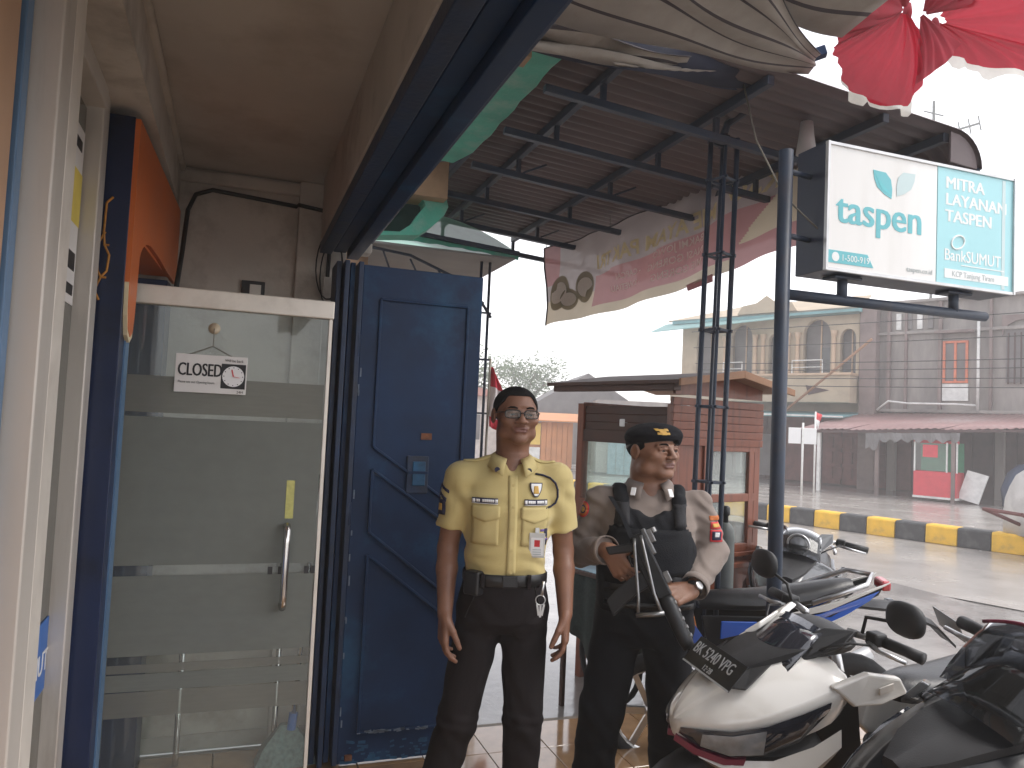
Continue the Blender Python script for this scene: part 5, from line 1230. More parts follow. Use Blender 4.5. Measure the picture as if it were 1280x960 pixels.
def hand(sd, wr, f, n, s_, curl, spread=0.06, thumb=(0.5, 0.8, 0.3), tc=0.4, S=1.0, k=.007):
    """wr wrist, f towards the fingers, n out of the palm, s_ towards the thumb"""
    wr, f, n, s_ = [np.array(v, float) for v in (wr, f, n, s_)]
    f /= np.linalg.norm(f); n = n - f * (n @ f); n /= np.linalg.norm(n); s_ = np.cross(f, n) * (1 if np.dot(np.cross(f, n), s_) > 0 else -1)
    kn = []
    for o, l, ln in ((-.031, .080, .060), (-.0105, .088, .073), (.0105, .090, .080), (.031, .086, .070)):
        b = wr + (f * l + s_ * o) * S; kn.append((b, o, ln))
        sd.cap(wr + s_ * o * .55 * S + f * .012, b, .0165 * S, .0112 * S, .012)
    for i, (b, o, ln) in enumerate(kn):
        c = curl[i] if isinstance(curl[0], (tuple, list)) else curl
        p = b; ang = 0; r = (.0088 if i else .0078) * S; d0 = f + s_ * o * spread / .03
        for j, frac in enumerate((.44, .31, .25)):
            ang += c[j]; d = d0 * math.cos(ang) + n * math.sin(ang); d /= np.linalg.norm(d)
            q = p + d * ln * frac * S; r2 = r * .93
            sd.cap(p, q, r, r2, k if j == 0 else .003); p = q; r = r2
    tb_ = wr + (f * .022 + s_ * .022 + n * .004) * S
    d = f * thumb[0] + s_ * thumb[1] + n * thumb[2]; d /= np.linalg.norm(d)
    p1 = tb_ + d * .042 * S; d2 = d + (f * .8 - s_ * .55 + n * tc) * .7; d2 /= np.linalg.norm(d2); p2 = p1 + d2 * .032 * S; p3 = p2 + d2 * .024 * S
    sd.cap(tb_, p1, .0155 * S, .0115 * S, .012); sd.cap(p1, p2, .0112 * S, .0098 * S, .004); sd.cap(p2, p3, .0098 * S, .0082 * S, .003)
def sleeve_cut(sd, p, d, r=.1):
    p = np.array(p, float); sd.cutbox(p, d, p - r, p + r)
def flatcap(s, a, b, ra, rb, k=.02, sy=1.0):
    """tapered tube that ends flat at b"""
    t = SDF().cap(a, b, ra, rb, 0); f0 = t.ops[0][0]; a = np.array(a, float); b = np.array(b, float); d = (b - a) / np.linalg.norm(b - a)
    s.fn(lambda X, Y, Z: np.maximum(f0(X, Y, Z), (X - b[0]) * d[0] + (Y - b[1]) * d[1] + (Z - b[2]) * d[2]), t.ops[0][1], t.ops[0][2], k); return s
# ================================================================= people
M['skin'] = mat('brown skin', (0.225, 0.108, 0.066), 0.48, var=0.12, scale=14, bump=0.12, bscale=220, sss=0.12, stain=(0.12, 0.05, 0.03), stscale=18, stamt=0.3)
M['lip'] = mat('lips', (0.165, 0.068, 0.052), 0.45, var=0.1)
M['skin2'] = mat('warm brown skin', (0.24, 0.118, 0.072), 0.46, var=0.12, scale=14, bump=0.12, bscale=220, sss=0.12, stain=(0.14, 0.06, 0.035), stscale=18, stamt=0.3)
M['hair'] = mat('short black hair', (0.008, 0.007, 0.007), 0.8, var=0.3, scale=90, bump=0.5, bscale=420, spec=0.15)
M['eyew'] = mat('eye white', (0.20, 0.165, 0.145), 0.25, var=0.03)
M['iris'] = mat('dark iris', (0.012, 0.008, 0.006), 0.15)
M['shirt'] = mat('yellow uniform cloth', (0.56, 0.45, 0.19), 0.8, var=0.06, scale=5, bump=0.22, bscale=700, sheen=0.2)
M['shirtsh'] = mat('yellow uniform trim', (0.585, 0.475, 0.21), 0.8, var=0.06, scale=8, bump=0.2, bscale=700)
M['trouser'] = mat('dark brown black trousers', (0.014, 0.011, 0.012), 0.85, var=0.2, scale=6, bump=0.25, bscale=500, spec=0.2)
M['leather'] = mat('black leather', (0.012, 0.012, 0.013), 0.4, var=0.2, scale=20, bump=0.1)
M['patchnavy'] = mat('navy embroidered patch', (0.02, 0.02, 0.05), 0.8, var=0.2, scale=60)
M['gold'] = mat('gold thread', (0.55, 0.32, 0.06), 0.6, var=0.15, scale=60)
M['silver'] = mat('brushed metal', (0.55, 0.55, 0.55), 0.3, metal=0.9)
def face_bits(h, par, skin, glasses=False):
    for s_ in (-1, 1):
        c = h.w((s_ * .0325, -.0785, .0035)); r = .0122
        b = MB(); b.lathe([(r * math.sin(a), -r * math.cos(a)) for a in [k * math.pi / 10 for k in range(11)]], n=16)
        e = b.build('eye', M['eyew'], par, smooth=True); e.location = c
        d = np.array(h.M @ np.array([0.05, -1, 0.0])); p = c + d * (r - .0012)
        b = MB(); q = Vector(d).to_track_quat('Z', 'Y').to_matrix()
        b.lathe([(0, 0), (.0058, 0), (.005, .0016), (0, .0022)], n=14, M=q.to_4x4()); i = b.build('iris', M['iris'], e, smooth=True); i.location = Vector(p) - Vector(c)
        b = MB(); b.tube([h.w((s_ * .016, -.0955, .0265)), h.w((s_ * .027, -.0965, .031)), h.w((s_ * .040, -.0895, .031)), h.w((s_ * .050, -.078, .0255))], [.0028, .0036, .0032, .0016], 7)
        b.build('eyebrow', M['hair'], par, smooth=True)
def root_at(px, depth_vec): pass

gR = R(-14)
guard = empty('person', (0.968, 2.676, 0), gR, 'man in a yellow security uniform shirt and glasses standing with arms at his sides', 'person')
gh_ = Head((.014, -.012, 1.562), R(7), R(-1), 1.03, 1.0, .875)
BLx, ELB, WRI = {}, {}, {}
sh = {-1: (-.178, .012, 1.322), 1: (.182, .012, 1.335)}
el = {-1: (-.212, .034, 1.062), 1: (.221, .032, 1.065)}
wr_ = {-1: (-.214, -.070, .848), 1: (.218, -.078, .860)}
tors = [(1.405, .058, .056, .008, .018), (1.385, .075, .066, .005, .018), (1.36, .115, .078, 0, .016), (1.325, .165, .092, 0, .012), (1.27, .176, .108, 0, .006), (1.20, .166, .118, 0, -.002), (1.12, .152, .118, 0, -.006), (1.04, .147, .120, 0, -.010), (.99, .148, .116, 0, -.006), (.90, .160, .118, 0, .005), (.82, .165, .115, 0, .01), (.77, .13, .09, 0, .01)]
bd = SDF(); bd.loft([(z, (a - .012) * (1 if z > .95 else .86), (b_ - .012) * (1 if z > .95 else .8), x, y) for z, a, b_, x, y in tors if z > .81], .0)
gh_.add(bd)
bd.chain([gh_.w((0, .024, -.085)), (.012, .026, 1.40), (.005, .02, 1.35)], [.053, .055, .07], .03)
for s_ in (-1, 1):
    bd.chain([sh[s_], el[s_]], [.047, .038], .03)
    mid = np.array(el[s_]) * .68 + np.array(wr_[s_]) * .32
    bd.chain([el[s_], mid, wr_[s_]], [.0375, .0385, .0265], .012)
    w0 = np.array(wr_[s_])
    cur = [(.42, .55, .4), (.36, .5, .35), (.3, .45, .3), (.22, .4, .3)]
    hand(bd, w0, (.02 * s_, -.16, -1), (-s_, .25, .0), (0, -1, -.2), cur, thumb=(.72, .45, .35), S=1.06)
    bd.chain([(s_ * .085, .01, .84), (s_ * .085 - (.07 if s_ < 0 else -.003), .0, .45), (-.255 if s_ < 0 else .095, .02, .07)], [.055, .045, .04], .015)
def gpick(c):
    l = gh_.local(c); return ((np.abs(l[:, 0]) < .024) & (l[:, 1] < -.085) & (l[:, 2] < -.050) & (l[:, 2] > -.073)).astype(int)
bd.build('body', [M['skin'], M['lip']], guard, .0032, 2, gpick)
face_bits(gh_, guard, M['skin'])
hr = gh_.shell(lambda x, y, z: np.maximum(-(z + .95 * y - .004) , np.where(y < .0, .080 - z - 9.0 * np.clip(np.abs(x) - .035, 0, 1) ** 2 * 8 + .35 * np.clip(y + .05, 0, 1) * -1, -1)), off=.0045)
hr.build('hair', M['hair'], guard, .003, 1)
# glasses
b = MB(); gl = MB()
for s_ in (-1, 1):
    cx_, cz_ = s_ * .0335, .003
    ring = []
    for k in range(20):
        a = 2 * math.pi * k / 20; ca, sa = math.cos(a), math.sin(a)
        x = cx_ + .0265 * math.copysign(abs(ca) ** .55, ca); z = cz_ + .0165 * math.copysign(abs(sa) ** .6, sa); ring.append(Vector(gh_.w((x, -.1075 + abs(x) * .20, z))))
    b.tube(ring, .0021, 6, closed=True)
    gl.add([sum(ring, Vector()) / 20] + ring, [(0, 1 + k, 1 + (k + 1) % 20) for k in range(20)])
    b.tube([gh_.w((s_ * .060, -.095, .010)), gh_.w((s_ * .075, -.055, .010)), gh_.w((s_ * .079, .005, .008)), gh_.w((s_ * .079, .024, -.012))], .0019, 6)
b.tube([gh_.w((-.008, -.107, .006)), gh_.w((0, -.110, .008)), gh_.w((.008, -.107, .006))], .0019, 6)
gm = b.build('glasses', M['black'], guard, smooth=True)
gl.build('lens', clear_glass('spectacle lens', (0.82, 0.86, 0.85), op=0.02), gm)
# shirt
st_ = SDF(); st_.loft([r_ for r_ in tors if .93 < r_[0] < 1.39], 0)
for s_ in (-1, 1):
    st_.cap((.006 + s_ * .045, .02, 1.378), (s_ * .165, .012, 1.325), .040, .050, .03)
    e_ = np.array(sh[s_]) * .30 + np.array(el[s_]) * .70
    flatcap(st_, sh[s_], e_, .060, .061, .035)
def fold(X, Y, Z):
    w1 = np.clip((1.16 - Z) / .12, 0, 1)
    q_ = np.sin(Z * 112 + X * 20 * np.sign(X) + 2.6 * np.sin(X * 21 + Z * 9) + Y * 12); d = .0042 * w1 * np.sign(q_) * np.abs(q_) ** 1.6 * (.35 + .65 * np.sin(X * 17 + 1 + Z * 11) ** 2) * np.clip((.165 - np.abs(X)) / .06, .25, 1)
    d += .0030 * np.sin(Z * 60 - X * 40 + 1.7 * np.sin(Z * 31 + X * 15)) * np.clip((1.36 - Z) / .1, 0, 1)
    d += .0030 * np.sin(X * 75 + Z * 28 + np.sin(Z * 40)) * np.clip((np.abs(X) - .12) / .05, 0, 1) * np.clip((1.34 - Z) / .06, 0, 1)
    return d
st_.ell((.006, -.085, 1.405), (.030, .06, .052), .008, True)
st_.disp = fold; st_.cut((0, 0, .962), (0, 0, -1))
shirt = st_.build('shirt', M['shirt'], guard, .0045, 2)
FRT = ((0, -.30, 0), (1, 0, 0), (0, 0, 1), (0, 1, 0))
def fp_(name, m_, outline, off=.0035, nu=8, nv=10, thick=.0022): return patch(st_, name, m_, shirt, outline, (0, -.30, 0), (1, 0, 0), (0, 0, 1), (0, 1, 0), off, nu, nv, thick)
fp_('placket', M['shirtsh'], (-.008, .024, .968, 1.345), .003, 3, 34)
b = MB()
for z in (1.31, 1.235, 1.16, 1.085, 1.01):
    p = st_.hit([(.008, -.3, z)], (0, 1, 0))[0]; b.lathe([(0, 0), (.0055, 0), (.005, .002), (0, .0022)], (p[0], p[1] - .0065, p[2]), 'y', 10)
b.build('button', M['shirtsh'], shirt)
for s_ in (-1, 1):
    xc = s_ * .088
    fp_('pocket', M['shirtsh'], (xc - .047, xc + .047, 1.10, 1.215), .0028, 8, 8)
    fp_('pocket_flap', M['shirtsh'], (lambda xc: lambda s, t: (xc + (s - .5) * .100, 1.236 - (1 - t) * (.040 + .016 * (1 - abs(2 * s - 1)) ** .8)))(xc), .0055, 10, 5, .003)
    # collar leaf
    b = MB(); rows = []
    for k in range(13):
        a = R(172) - R(150) * k / 12; a = a if s_ > 0 else -a
        t = k / 12; ri = .0640; ro = .090 + .008 * t
        ca, sa = math.cos(a), math.sin(a)
        top = (.010 + ri * sa, .014 + (ri + .004) * -(-ca) if False else .016 - ri * 1.05 * (ca), 1.432 - .030 * t ** 1.6)
        pt = t ** 5
        out = (.008 + ro * sa * (1 + .10 * pt), .014 - ro * 1.06 * ca - .022 * t, 1.398 - .034 * t - .022 * pt)
        rows.append([top, ((top[0] + out[0]) / 2, (top[1] + out[1]) / 2 - .004 * t, (top[2] + out[2]) / 2 + .010), out])
    b.sheet(rows); b.build('collar', M['shirtsh'], shirt, smooth=True, solid=.003)
    p = st_.hit([(.006 + s_ * .058, -.3, 1.352)], (0, 1, 0))[0]
    b = MB(); b.lathe([(0, 0), (.010, 0), (.009, .002), (0, .003)], (p[0], p[1] - .026, p[2] + .012), 'y', 14); b.build('collar_pin', M['patchnavy'], shirt)
    # shoulder strap
    b = MB(); P0 = st_.hit([(s_ * (.07 + .10 * k / 8), .012 + v, 1.55) for k in range(9) for v in (-.022, 0, .022)], (0, 0, -1), .5)
    b.sheet([[tuple(P0[k * 3 + q] + np.array((0, 0, .004))) for q in range(3)] for k in range(9)]); b.build('shoulder_strap', M['shirtsh'], shirt, smooth=True, solid=.003)
def tag_strip(x0, x1, z0, z1, word, sz, flip=False):
    o = fp_('name_strip', M['patchnavy'], (x0, x1, z0, z1), .0062, 6, 2, .0015)
    n = 9
    for k in range(n):
        u = x0 + .014 + (x1 - x0 - .028) * (k + .5) / n
        if word[k % len(word)] == ' ': continue
        fp_('stitched_letter', M['white'], (u - .0036, u + .0036, z0 + .006, z1 - .005), .0078, 1, 1, .0006)
    for u in (x0 + .006, x1 - .006): fp_('stitched_badge', M['white'], (u - .005, u + .005, z0 + .004, z1 - .004), .0078, 1, 1, .0006)
    fp_('stitched_edge', M['white'], (x0, x1, z0, z0 + .0018), .0078, 6, 1, .0006)
tag_strip(-.138, -.046, 1.243, 1.264, 'AB CDEFGH', .01)
tag_strip(.048, .136, 1.243, 1.264, 'ABCD EFGH', .01)
fp_('shield_badge', M['patchnavy'], lambda s, t: (.092 + (s - .5) * (.048 * (1 - (1 - t) ** 2.4 * .75)), 1.272 + t * .050), .006, 8, 8)
fp_('shield_ground', M['white'], lambda s, t: (.092 + (s - .5) * (.041 * (1 - (1 - t) ** 2.4 * .75)), 1.276 + t * .043), .0078, 8, 8, .001)
fp_('shield_figure', M['gold'], lambda s, t: (.092 + (s - .5) * (.022 * (1 - .3 * t)), 1.284 + t * .027), .0092, 4, 4, .001)
fp_('pen_stripe', M['patchnavy'], (.128, .140, 1.10, 1.16), .006, 1, 3, .001); fp_('pen_stripe', mat('purple print', (0.2, 0.12, 0.4), 0.7), (.112, .142, 1.150, 1.158), .006, 2, 1, .001); fp_('pen_stripe', bpy.data.materials['purple print'], (.112, .142, 1.118, 1.126), .006, 2, 1, .001)
# sleeve stripes on his right sleeve
for z in (1.305, 1.275):
    patch(st_, 'rank_stripe', M['patchnavy'], shirt, lambda s, t: (-.03 + .06 * s, z - .025 * abs(2 * s - 1) - .012 * (1 - t)), (-.5, .0, 0), (0, 1, 0), (0, 0, 1), (1, 0, 0), .004, 6, 2, .002)
patch(st_, 'sleeve_badge', M['patchnavy'], shirt, (-.028, .028, 1.19, 1.245), (-.5, .0, 0), (0, 1, 0), (0, 0, 1), (1, 0, 0), .004, 4, 4, .002)
patch(st_, 'sleeve_badge', M['gold'], shirt, (-.014, .014, 1.205, 1.23), (-.5, .0, 0), (0, 1, 0), (0, 0, 1), (1, 0, 0), .006, 3, 3, .001)
# dark lanyard cord over his left shoulder
cv = [(.092, 1.353), (.120, 1.349), (.146, 1.340), (.166, 1.322), (.176, 1.298), (.176, 1.272), (.168, 1.250), (.152, 1.238), (.130, 1.232)]
q = [tuple(p + np.array((0, -.004, 0))) for p in st_.hit([(x, -.3, z) for x, z in cv], (0, 1, 0))]
MB().tube(q, .0038, 7).build('cord', M['patchnavy'], shirt, smooth=True)
# id card, belt, pouch, keys
idc = empty('id_card', (0, 0, 0)); idc.parent = guard
p = st_.hit([(.098, -.3, 1.10)], (0, 1, 0))[0]
MB().box((.098, p[1] - .014, 1.105), (.056, .003, .088), (R(4), 0, R(-4))).build('holder', mat('clear card holder', (0.62, 0.62, 0.6), 0.25, coat=0.5), idc, bevel=.002)
MB().box((.098, p[1] - .0162, 1.100), (.044, .001, .064), (R(4), 0, R(-4))).build('card', M['white'], idc)
MB().box((.098, p[1] - .0172, 1.112), (.020, .001, .024), (R(4), 0, R(-4))).build('photo', M['redp'], idc)
for k in range(3): MB().box((.098, p[1] - .0172, 1.090 - .008 * k), (.030, .001, .003), (R(4), 0, R(-4))).build('print', M['signtx'], idc)
MB().box((.098, p[1] - .010, 1.157), (.014, .008, .018)).build('clip', M['silver'], idc)
tr = SDF(); tr.loft([(.985, .146, .115, 0, -.004), (.90, .163, .122, 0, .005), (.82, .168, .118, 0, .01), (.775, .13, .09, 0, .012)], 0)
for s_ in (-1, 1):
    hip = (s_ * .080, .01, .83); kn_ = (-.150, -.012, .455) if s_ < 0 else (.088, -.012, .455); an_ = (-.250, .02, .06) if s_ < 0 else (.096, .022, .06)
    tr.chain([hip, kn_], [.087, .070], .022); flatcap(tr, kn_, an_, .070, .062, .02)
def tfold(X, Y, Z):
    d = .0022 * np.sin(Z * 33 + X * 22 + 3 * np.sin(X * 21 + Z * 9) + 2 * np.sin(Z * 7 + Y * 20)) * np.clip((.97 - Z) / .1, 0, 1) * np.clip((Z - .05) / .2, 0.35, 1)
    d += .0022 * np.sin(Z * 85 - np.abs(X) * 70) * np.exp(-((Z - .80) / .07) ** 2) + .0022 * np.sin(Z * 95 + X * 30 + 2 * np.sin(Z * 40)) * np.exp(-((Z - .44) / .08) ** 2)
    return d
tr.disp = tfold
trs = tr.build('trousers', M['trouser'], guard, .005, 2)
for s_ in (-1, 1): patch(tr, 'pocket_edge', M['leather'], trs, lambda s, t, s_=s_: (s_ * (.095 + .045 * t + .003 * s), .965 - .13 * t), (0, -.3, 0), (1, 0, 0), (0, 0, 1), (0, 1, 0), .002, 1, 8, .001)
b = MB(); rings = []
for z in (.955, .962, .992, .998):
    o_ = .004 if z in (.955, .998) else .0085
    rings.append([((.147 + o_) * math.copysign(abs(math.cos(a)) ** .87, math.cos(a)), -.006 + (.118 + o_) * math.copysign(abs(math.sin(a)) ** .87, math.sin(a)), z) for a in [2 * math.pi * k / 48 for k in range(48)]])
blt = b.loft(rings, caps=False).build('belt', M['leather'], guard, smooth=True)
MB().box((.006, -.136, .977), (.055, .008, .042)).build('buckle', M['black'], blt, bevel=.004)
for x in (-.09, .075): MB().box((x, -.128, .977), (.014, .012, .05)).build('belt_loop', M['trouser'], blt, bevel=.002)
MB().box((-.118, -.098, .965), (.065, .045, .085), (0, 0, R(-38))).build('pouch', M['leather'], blt, bevel=.010, seg=3)
kb = MB(); kb.tube([(.118 + .017 * math.cos(a), -.128, .915 + .017 * math.sin(a)) for a in [k * math.pi / 8 for k in range(16)]], .0022, 6, closed=True); kb.tube([(.128, -.122, .98), (.122, -.13, .932)], .005, 6); kb.build('key_ring', M['silver'], blt, smooth=True)
for k in range(3): MB().box((.110 + .009 * k, -.130, .882 - .006 * (k % 2)), (.007, .0025, .040), (0, R(10 * (k - 1)), 0)).build('key', M['silver'], blt)
for s_ in (-1, 1):
    x, y = (-.255, .02) if s_ < 0 else (.098, .02)
    f_ = SDF(); f_.cap((x, y + .03, .045), (x + s_ * .02, y - .14, .035), .042, .038, .03); f_.cap((x, y + .02, .10), (x, y + .02, .05), .045, .045, .02); f_.cut((0, 0, .001), (0, 0, -1)); f_.build('shoe', M['leather'], guard, .006, 2)
M['unif'] = mat('brown grey uniform cloth', (0.225, 0.18, 0.155), 0.8, var=0.07, scale=5, bump=0.22, bscale=700, sheen=0.15)
M['vest'] = mat('black vest fabric', (0.010, 0.011, 0.014), 0.85, var=0.25, scale=30, bump=0.35, bscale=350, spec=0.25)
M['blacktr'] = mat('black trousers', (0.008, 0.009, 0.012), 0.85, var=0.25, scale=6, bump=0.25, bscale=500, spec=0.2)
M['beret'] = mat('black wool beret', (0.008, 0.008, 0.011), 0.9, var=0.3, scale=80, bump=0.4, bscale=400, spec=0.2)
M['gun'] = mat('parkerised steel', (0.03, 0.031, 0.033), 0.42, metal=0.6, var=0.2, scale=30)
M['gunlt'] = mat('worn steel edges', (0.25, 0.25, 0.25), 0.35, metal=0.8, var=0.2, scale=40)
M['orangep'] = mat('orange patch', (0.55, 0.16, 0.04), 0.7, var=0.1, scale=40)
offi = empty('person', (1.570, 2.700, 0), R(-22), 'policeman in a black beret and vest holding a rifle and looking aside', 'person')
oh = Head((.010, -.005, 1.446), R(40), R(-3), 1.12, 1.04, .90, .011)
osh = {-1: (-.192, .015, 1.245), 1: (.205, .015, 1.245)}
oel = {-1: (-.262, .03, 1.03), 1: (.268, .01, 1.055)}
owr = {-1: (-.165, -.185, 1.075), 1: (.150, -.190, .945)}
otor = [(1.325, .060, .060, .006, .018), (1.30, .085, .072, .004, .016), (1.27, .135, .090, 0, .014), (1.235, .185, .108, 0, .008), (1.17, .195, .128, 0, 0), (1.08, .186, .138, 0, -.01), (.98, .182, .146, 0, -.016), (.92, .183, .142, 0, -.010), (.82, .19, .138, 0, .0), (.75, .185, .13, 0, .01), (.70, .14, .10, 0, .01)]
ob_ = SDF(); ob_.loft([(z, (a - .014) * (1 if z > .9 else .86), (b_ - .014) * (1 if z > .9 else .8), x, y) for z, a, b_, x, y in otor if z > .74], 0)
oh.add(ob_)
ob_.chain([oh.w((0, .026, -.085)), (.008, .028, 1.32), (.004, .02, 1.27)], [.060, .062, .08], .03)
for s_ in (-1, 1):
    ob_.chain([osh[s_], oel[s_]], [.048, .040], .03)
    mid = np.array(oel[s_]) * .65 + np.array(owr[s_]) * .35
    ob_.chain([oel[s_], mid, owr[s_]], [.039, .040, .029], .012)
    ob_.chain([(s_ * .095, .01, .74), (-.15 if s_ < 0 else .11, -.01, .42), (-.185 if s_ < 0 else .13, .02, .09)], [.06, .05, .045], .015)
hand(ob_, owr[-1], (.55, -.42, -.72), (.45, .80, .05), (.6, -.1, .6), [(.7, .9, .6), (.65, .9, .6), (.6, .85, .6), (.35, .6, .4)], thumb=(.6, .7, .25), S=1.08)
hand(ob_, owr[1], (-.86, -.42, -.18), (.05, .62, -.55), (-.1, .2, .95), [(.75, 1.0, .6), (.75, 1.0, .6), (.7, 1.0, .6), (.65, .95, .6)], thumb=(.75, .6, .25), S=1.08)
def opick(c):
    l = oh.local(c); return ((np.abs(l[:, 0]) < .024) & (l[:, 1] < -.083) & (l[:, 2] < -.050) & (l[:, 2] > -.073)).astype(int)
ob_.build('body', [M['skin2'], M['lip']], offi, .0032, 2, opick)
face_bits(oh, offi, M['skin2'])
hr = oh.shell(lambda x, y, z: np.maximum(np.maximum(-(z + .80 * y + .006), z - .06), np.where(y < -.03, 1.0, -1.0)), off=.003); hr.build('hair', M['hair'], offi, .003, 1)
# beret
bs = SDF(); g1 = SDF().ell((0, .008, .064), (.0860, .107, .064), 0).ell((.036, -.008, .072), (.064, .096, .046), .03).ell((.062, .0, .044), (.036, .07, .030), .03)
def bf(X, Y, Z):
    c, Mi, s_ = oh.c, oh.M.T, oh.s; x, y, z = X - c[0], Y - c[1], Z - c[2]
    a = (Mi[0][0] * x + Mi[0][1] * y + Mi[0][2] * z) / s_[0]; b = (Mi[1][0] * x + Mi[1][1] * y + Mi[1][2] * z) / s_[1]; e = (Mi[2][0] * x + Mi[2][1] * y + Mi[2][2] * z) / s_[2]
    d = g1.ev(a, b, e) + .0012 * np.sin(a * 90 + e * 120) * np.sin(b * 70)
    return np.maximum(d, (.030 - .20 * b) - e + np.clip((a - .03) / .03, 0, 1) * -.014) * s_.min()
bs.fn(bf, oh.c - .14, oh.c + .15, 0)
be = bs.build('beret', M['beret'], offi, .0035, 2)
b = MB(); n = 40; rings = []
for rr_, dz in ((.0010, -.004), (.0030, .003), (.002, .010)):
    rings.append([oh.w(((.076 + rr_) * math.sin(a), .012 - (.096 + rr_) * math.cos(a), .034 - .20 * (.012 - .096 * math.cos(a)) + dz - .002)) for a in [2 * math.pi * k / n for k in range(n)]])
b.loft(rings, caps=False).build('beret_band', M['leather'], be, smooth=True)
def on_head(x, z): # point on the beret front at head-local x,z
    y = np.linspace(-.16, .0, 200); d = g1.ev(np.full(200, x), y, np.full(200, z)); i = np.argmax(d < 0); return oh.w((x, y[i] - .004, z))
em = MB(); q = []
for (x0, z0, w_, h_) in ((-.034, .086, .020, .020), (-.048, .093, .011, .011), (-.020, .093, .011, .011), (-.047, .076, .013, .010), (-.021, .076, .013, .010), (-.034, .073, .016, .007)):
    P_ = [on_head(x0 + a * w_ / 2, z0 + c * h_ / 2) for a, c in ((-1, -1), (1, -1), (1, 1), (-1, 1))]
    em.slab(P_, Vector(oh.M @ np.array((0, -.004, 0))))
em.build('emblem', M['gold'], be, bevel=.0012)
# uniform shirt
us = SDF(); us.loft([r_ for r_ in otor if .80 < r_[0] < 1.305], 0)
for s_ in (-1, 1):
    us.cap((s_ * .05, .02, 1.285), (s_ * .165, .015, 1.235), .042, .048, .03)
    us.cap(osh[s_], oel[s_], .056, .057, .03); m_ = np.array(oel[s_]) * .12 + np.array(owr[s_]) * .88
    flatcap(us, oel[s_], m_, .058, .049, .02)
us.ell((.004, -.085, 1.325), (.032, .06, .055), .008, True)
def ofold(X, Y, Z):
    arm = np.clip((np.abs(X) - .17) / .04, 0, 1) + np.clip((-.13 - Y) / .03, 0, 1) * np.clip((np.abs(X) - .1) / .03, 0, 1)
    q_ = np.sin(85 * Z + 50 * X * np.sign(X) - 40 * Y + 2.4 * np.sin(30 * X + 25 * Z)); return .0034 * np.clip(arm, 0, 1) * np.sign(q_) * np.abs(q_) ** 1.5 + .0014 * np.sin(120 * Z - 60 * Y + 40 * X)
us.disp = ofold
ush = us.build('shirt', M['unif'], offi, .0045, 2)
for s_ in (-1, 1):
    b = MB(); rows = []
    for k in range(13):
        a = R(172) - R(146) * k / 12; a = a if s_ > 0 else -a; t = k / 12; ri = .0705; ro = .100 + .008 * t; ca, sa = math.cos(a), math.sin(a); pt = t ** 5
        top = (.008 + ri * sa, .018 - ri * 1.05 * ca, 1.352 - .032 * t ** 1.6); out = (.006 + ro * sa * (1 + .1 * pt), .016 - ro * 1.04 * ca - .022 * t, 1.316 - .036 * t - .022 * pt)
        rows.append([top, ((top[0] + out[0]) / 2, (top[1] + out[1]) / 2 - .004 * t, (top[2] + out[2]) / 2 + .010), out])
    b.sheet(rows); b.build('collar', M['unif'], ush, smooth=True, solid=.003)
    MB().box((s_ * .072, -.108, 1.292), (.020, .004, .034), (R(-30), 0, R(25 * s_))).build('rank_tab', M['white'], ush, bevel=.002)
    c_ = np.array(owr[s_]); d_ = (c_ - np.array(oel[s_])); d_ /= np.linalg.norm(d_); e0 = np.array(oel[s_]) * .16 + c_ * .84
    MB().tube([e0, e0 + d_ * .030], [.0535, .0525], 24, caps=False).build('cuff', M['unif'], ush, smooth=True, solid=.003)
dr = (.45, 1, 0)
def slv(name, m_, outline, org, d_, off, **k): return patch(us, name, m_, ush, outline, org, (d_[1] / math.hypot(*d_[:2]), -d_[0] / math.hypot(*d_[:2]), 0), (0, 0, 1), d_, off, **k)
disc = lambda r: (lambda s, t: (r * (t) * math.cos(2 * math.pi * s), r * t * math.sin(2 * math.pi * s)))
o_ = np.array((-.262, -.02, 1.205)) - np.array((.62, 1, 0)) * .2
slv('round_badge', M['redp'], disc(.031), o_, (.62, 1, 0), .003, nu=20, nv=2); slv('round_badge', M['orangep'], disc(.026), o_, (.62, 1, 0), .0045, nu=20, nv=2, thick=.001); slv('round_badge', M['patchnavy'], disc(.017), o_, (.62, 1, 0), .0058, nu=20, nv=2, thick=.001); slv('round_badge', M['gold'], disc(.011), o_, (.62, 1, 0), .007, nu=16, nv=2, thick=.001)
o_ = np.array((.262, -.02, 1.165)) - np.array((-.35, 1, 0)) * .2
for (z, h_, w_, k, of) in ((.032, .018, .062, 'orangep', .003), (.004, .026, .056, 'redp', .003), (.004, .014, .040, 'gold', .0045), (-.036, .046, .056, 'redp', .003), (-.036, .034, .042, 'patchnavy', .0045), (-.032, .018, .020, 'white', .006)):
    slv('sleeve_badge', M[k], (-w_ / 2, w_ / 2, z - h_ / 2, z + h_ / 2), o_, (-.35, 1, 0), of, nu=6, nv=5, thick=.001)
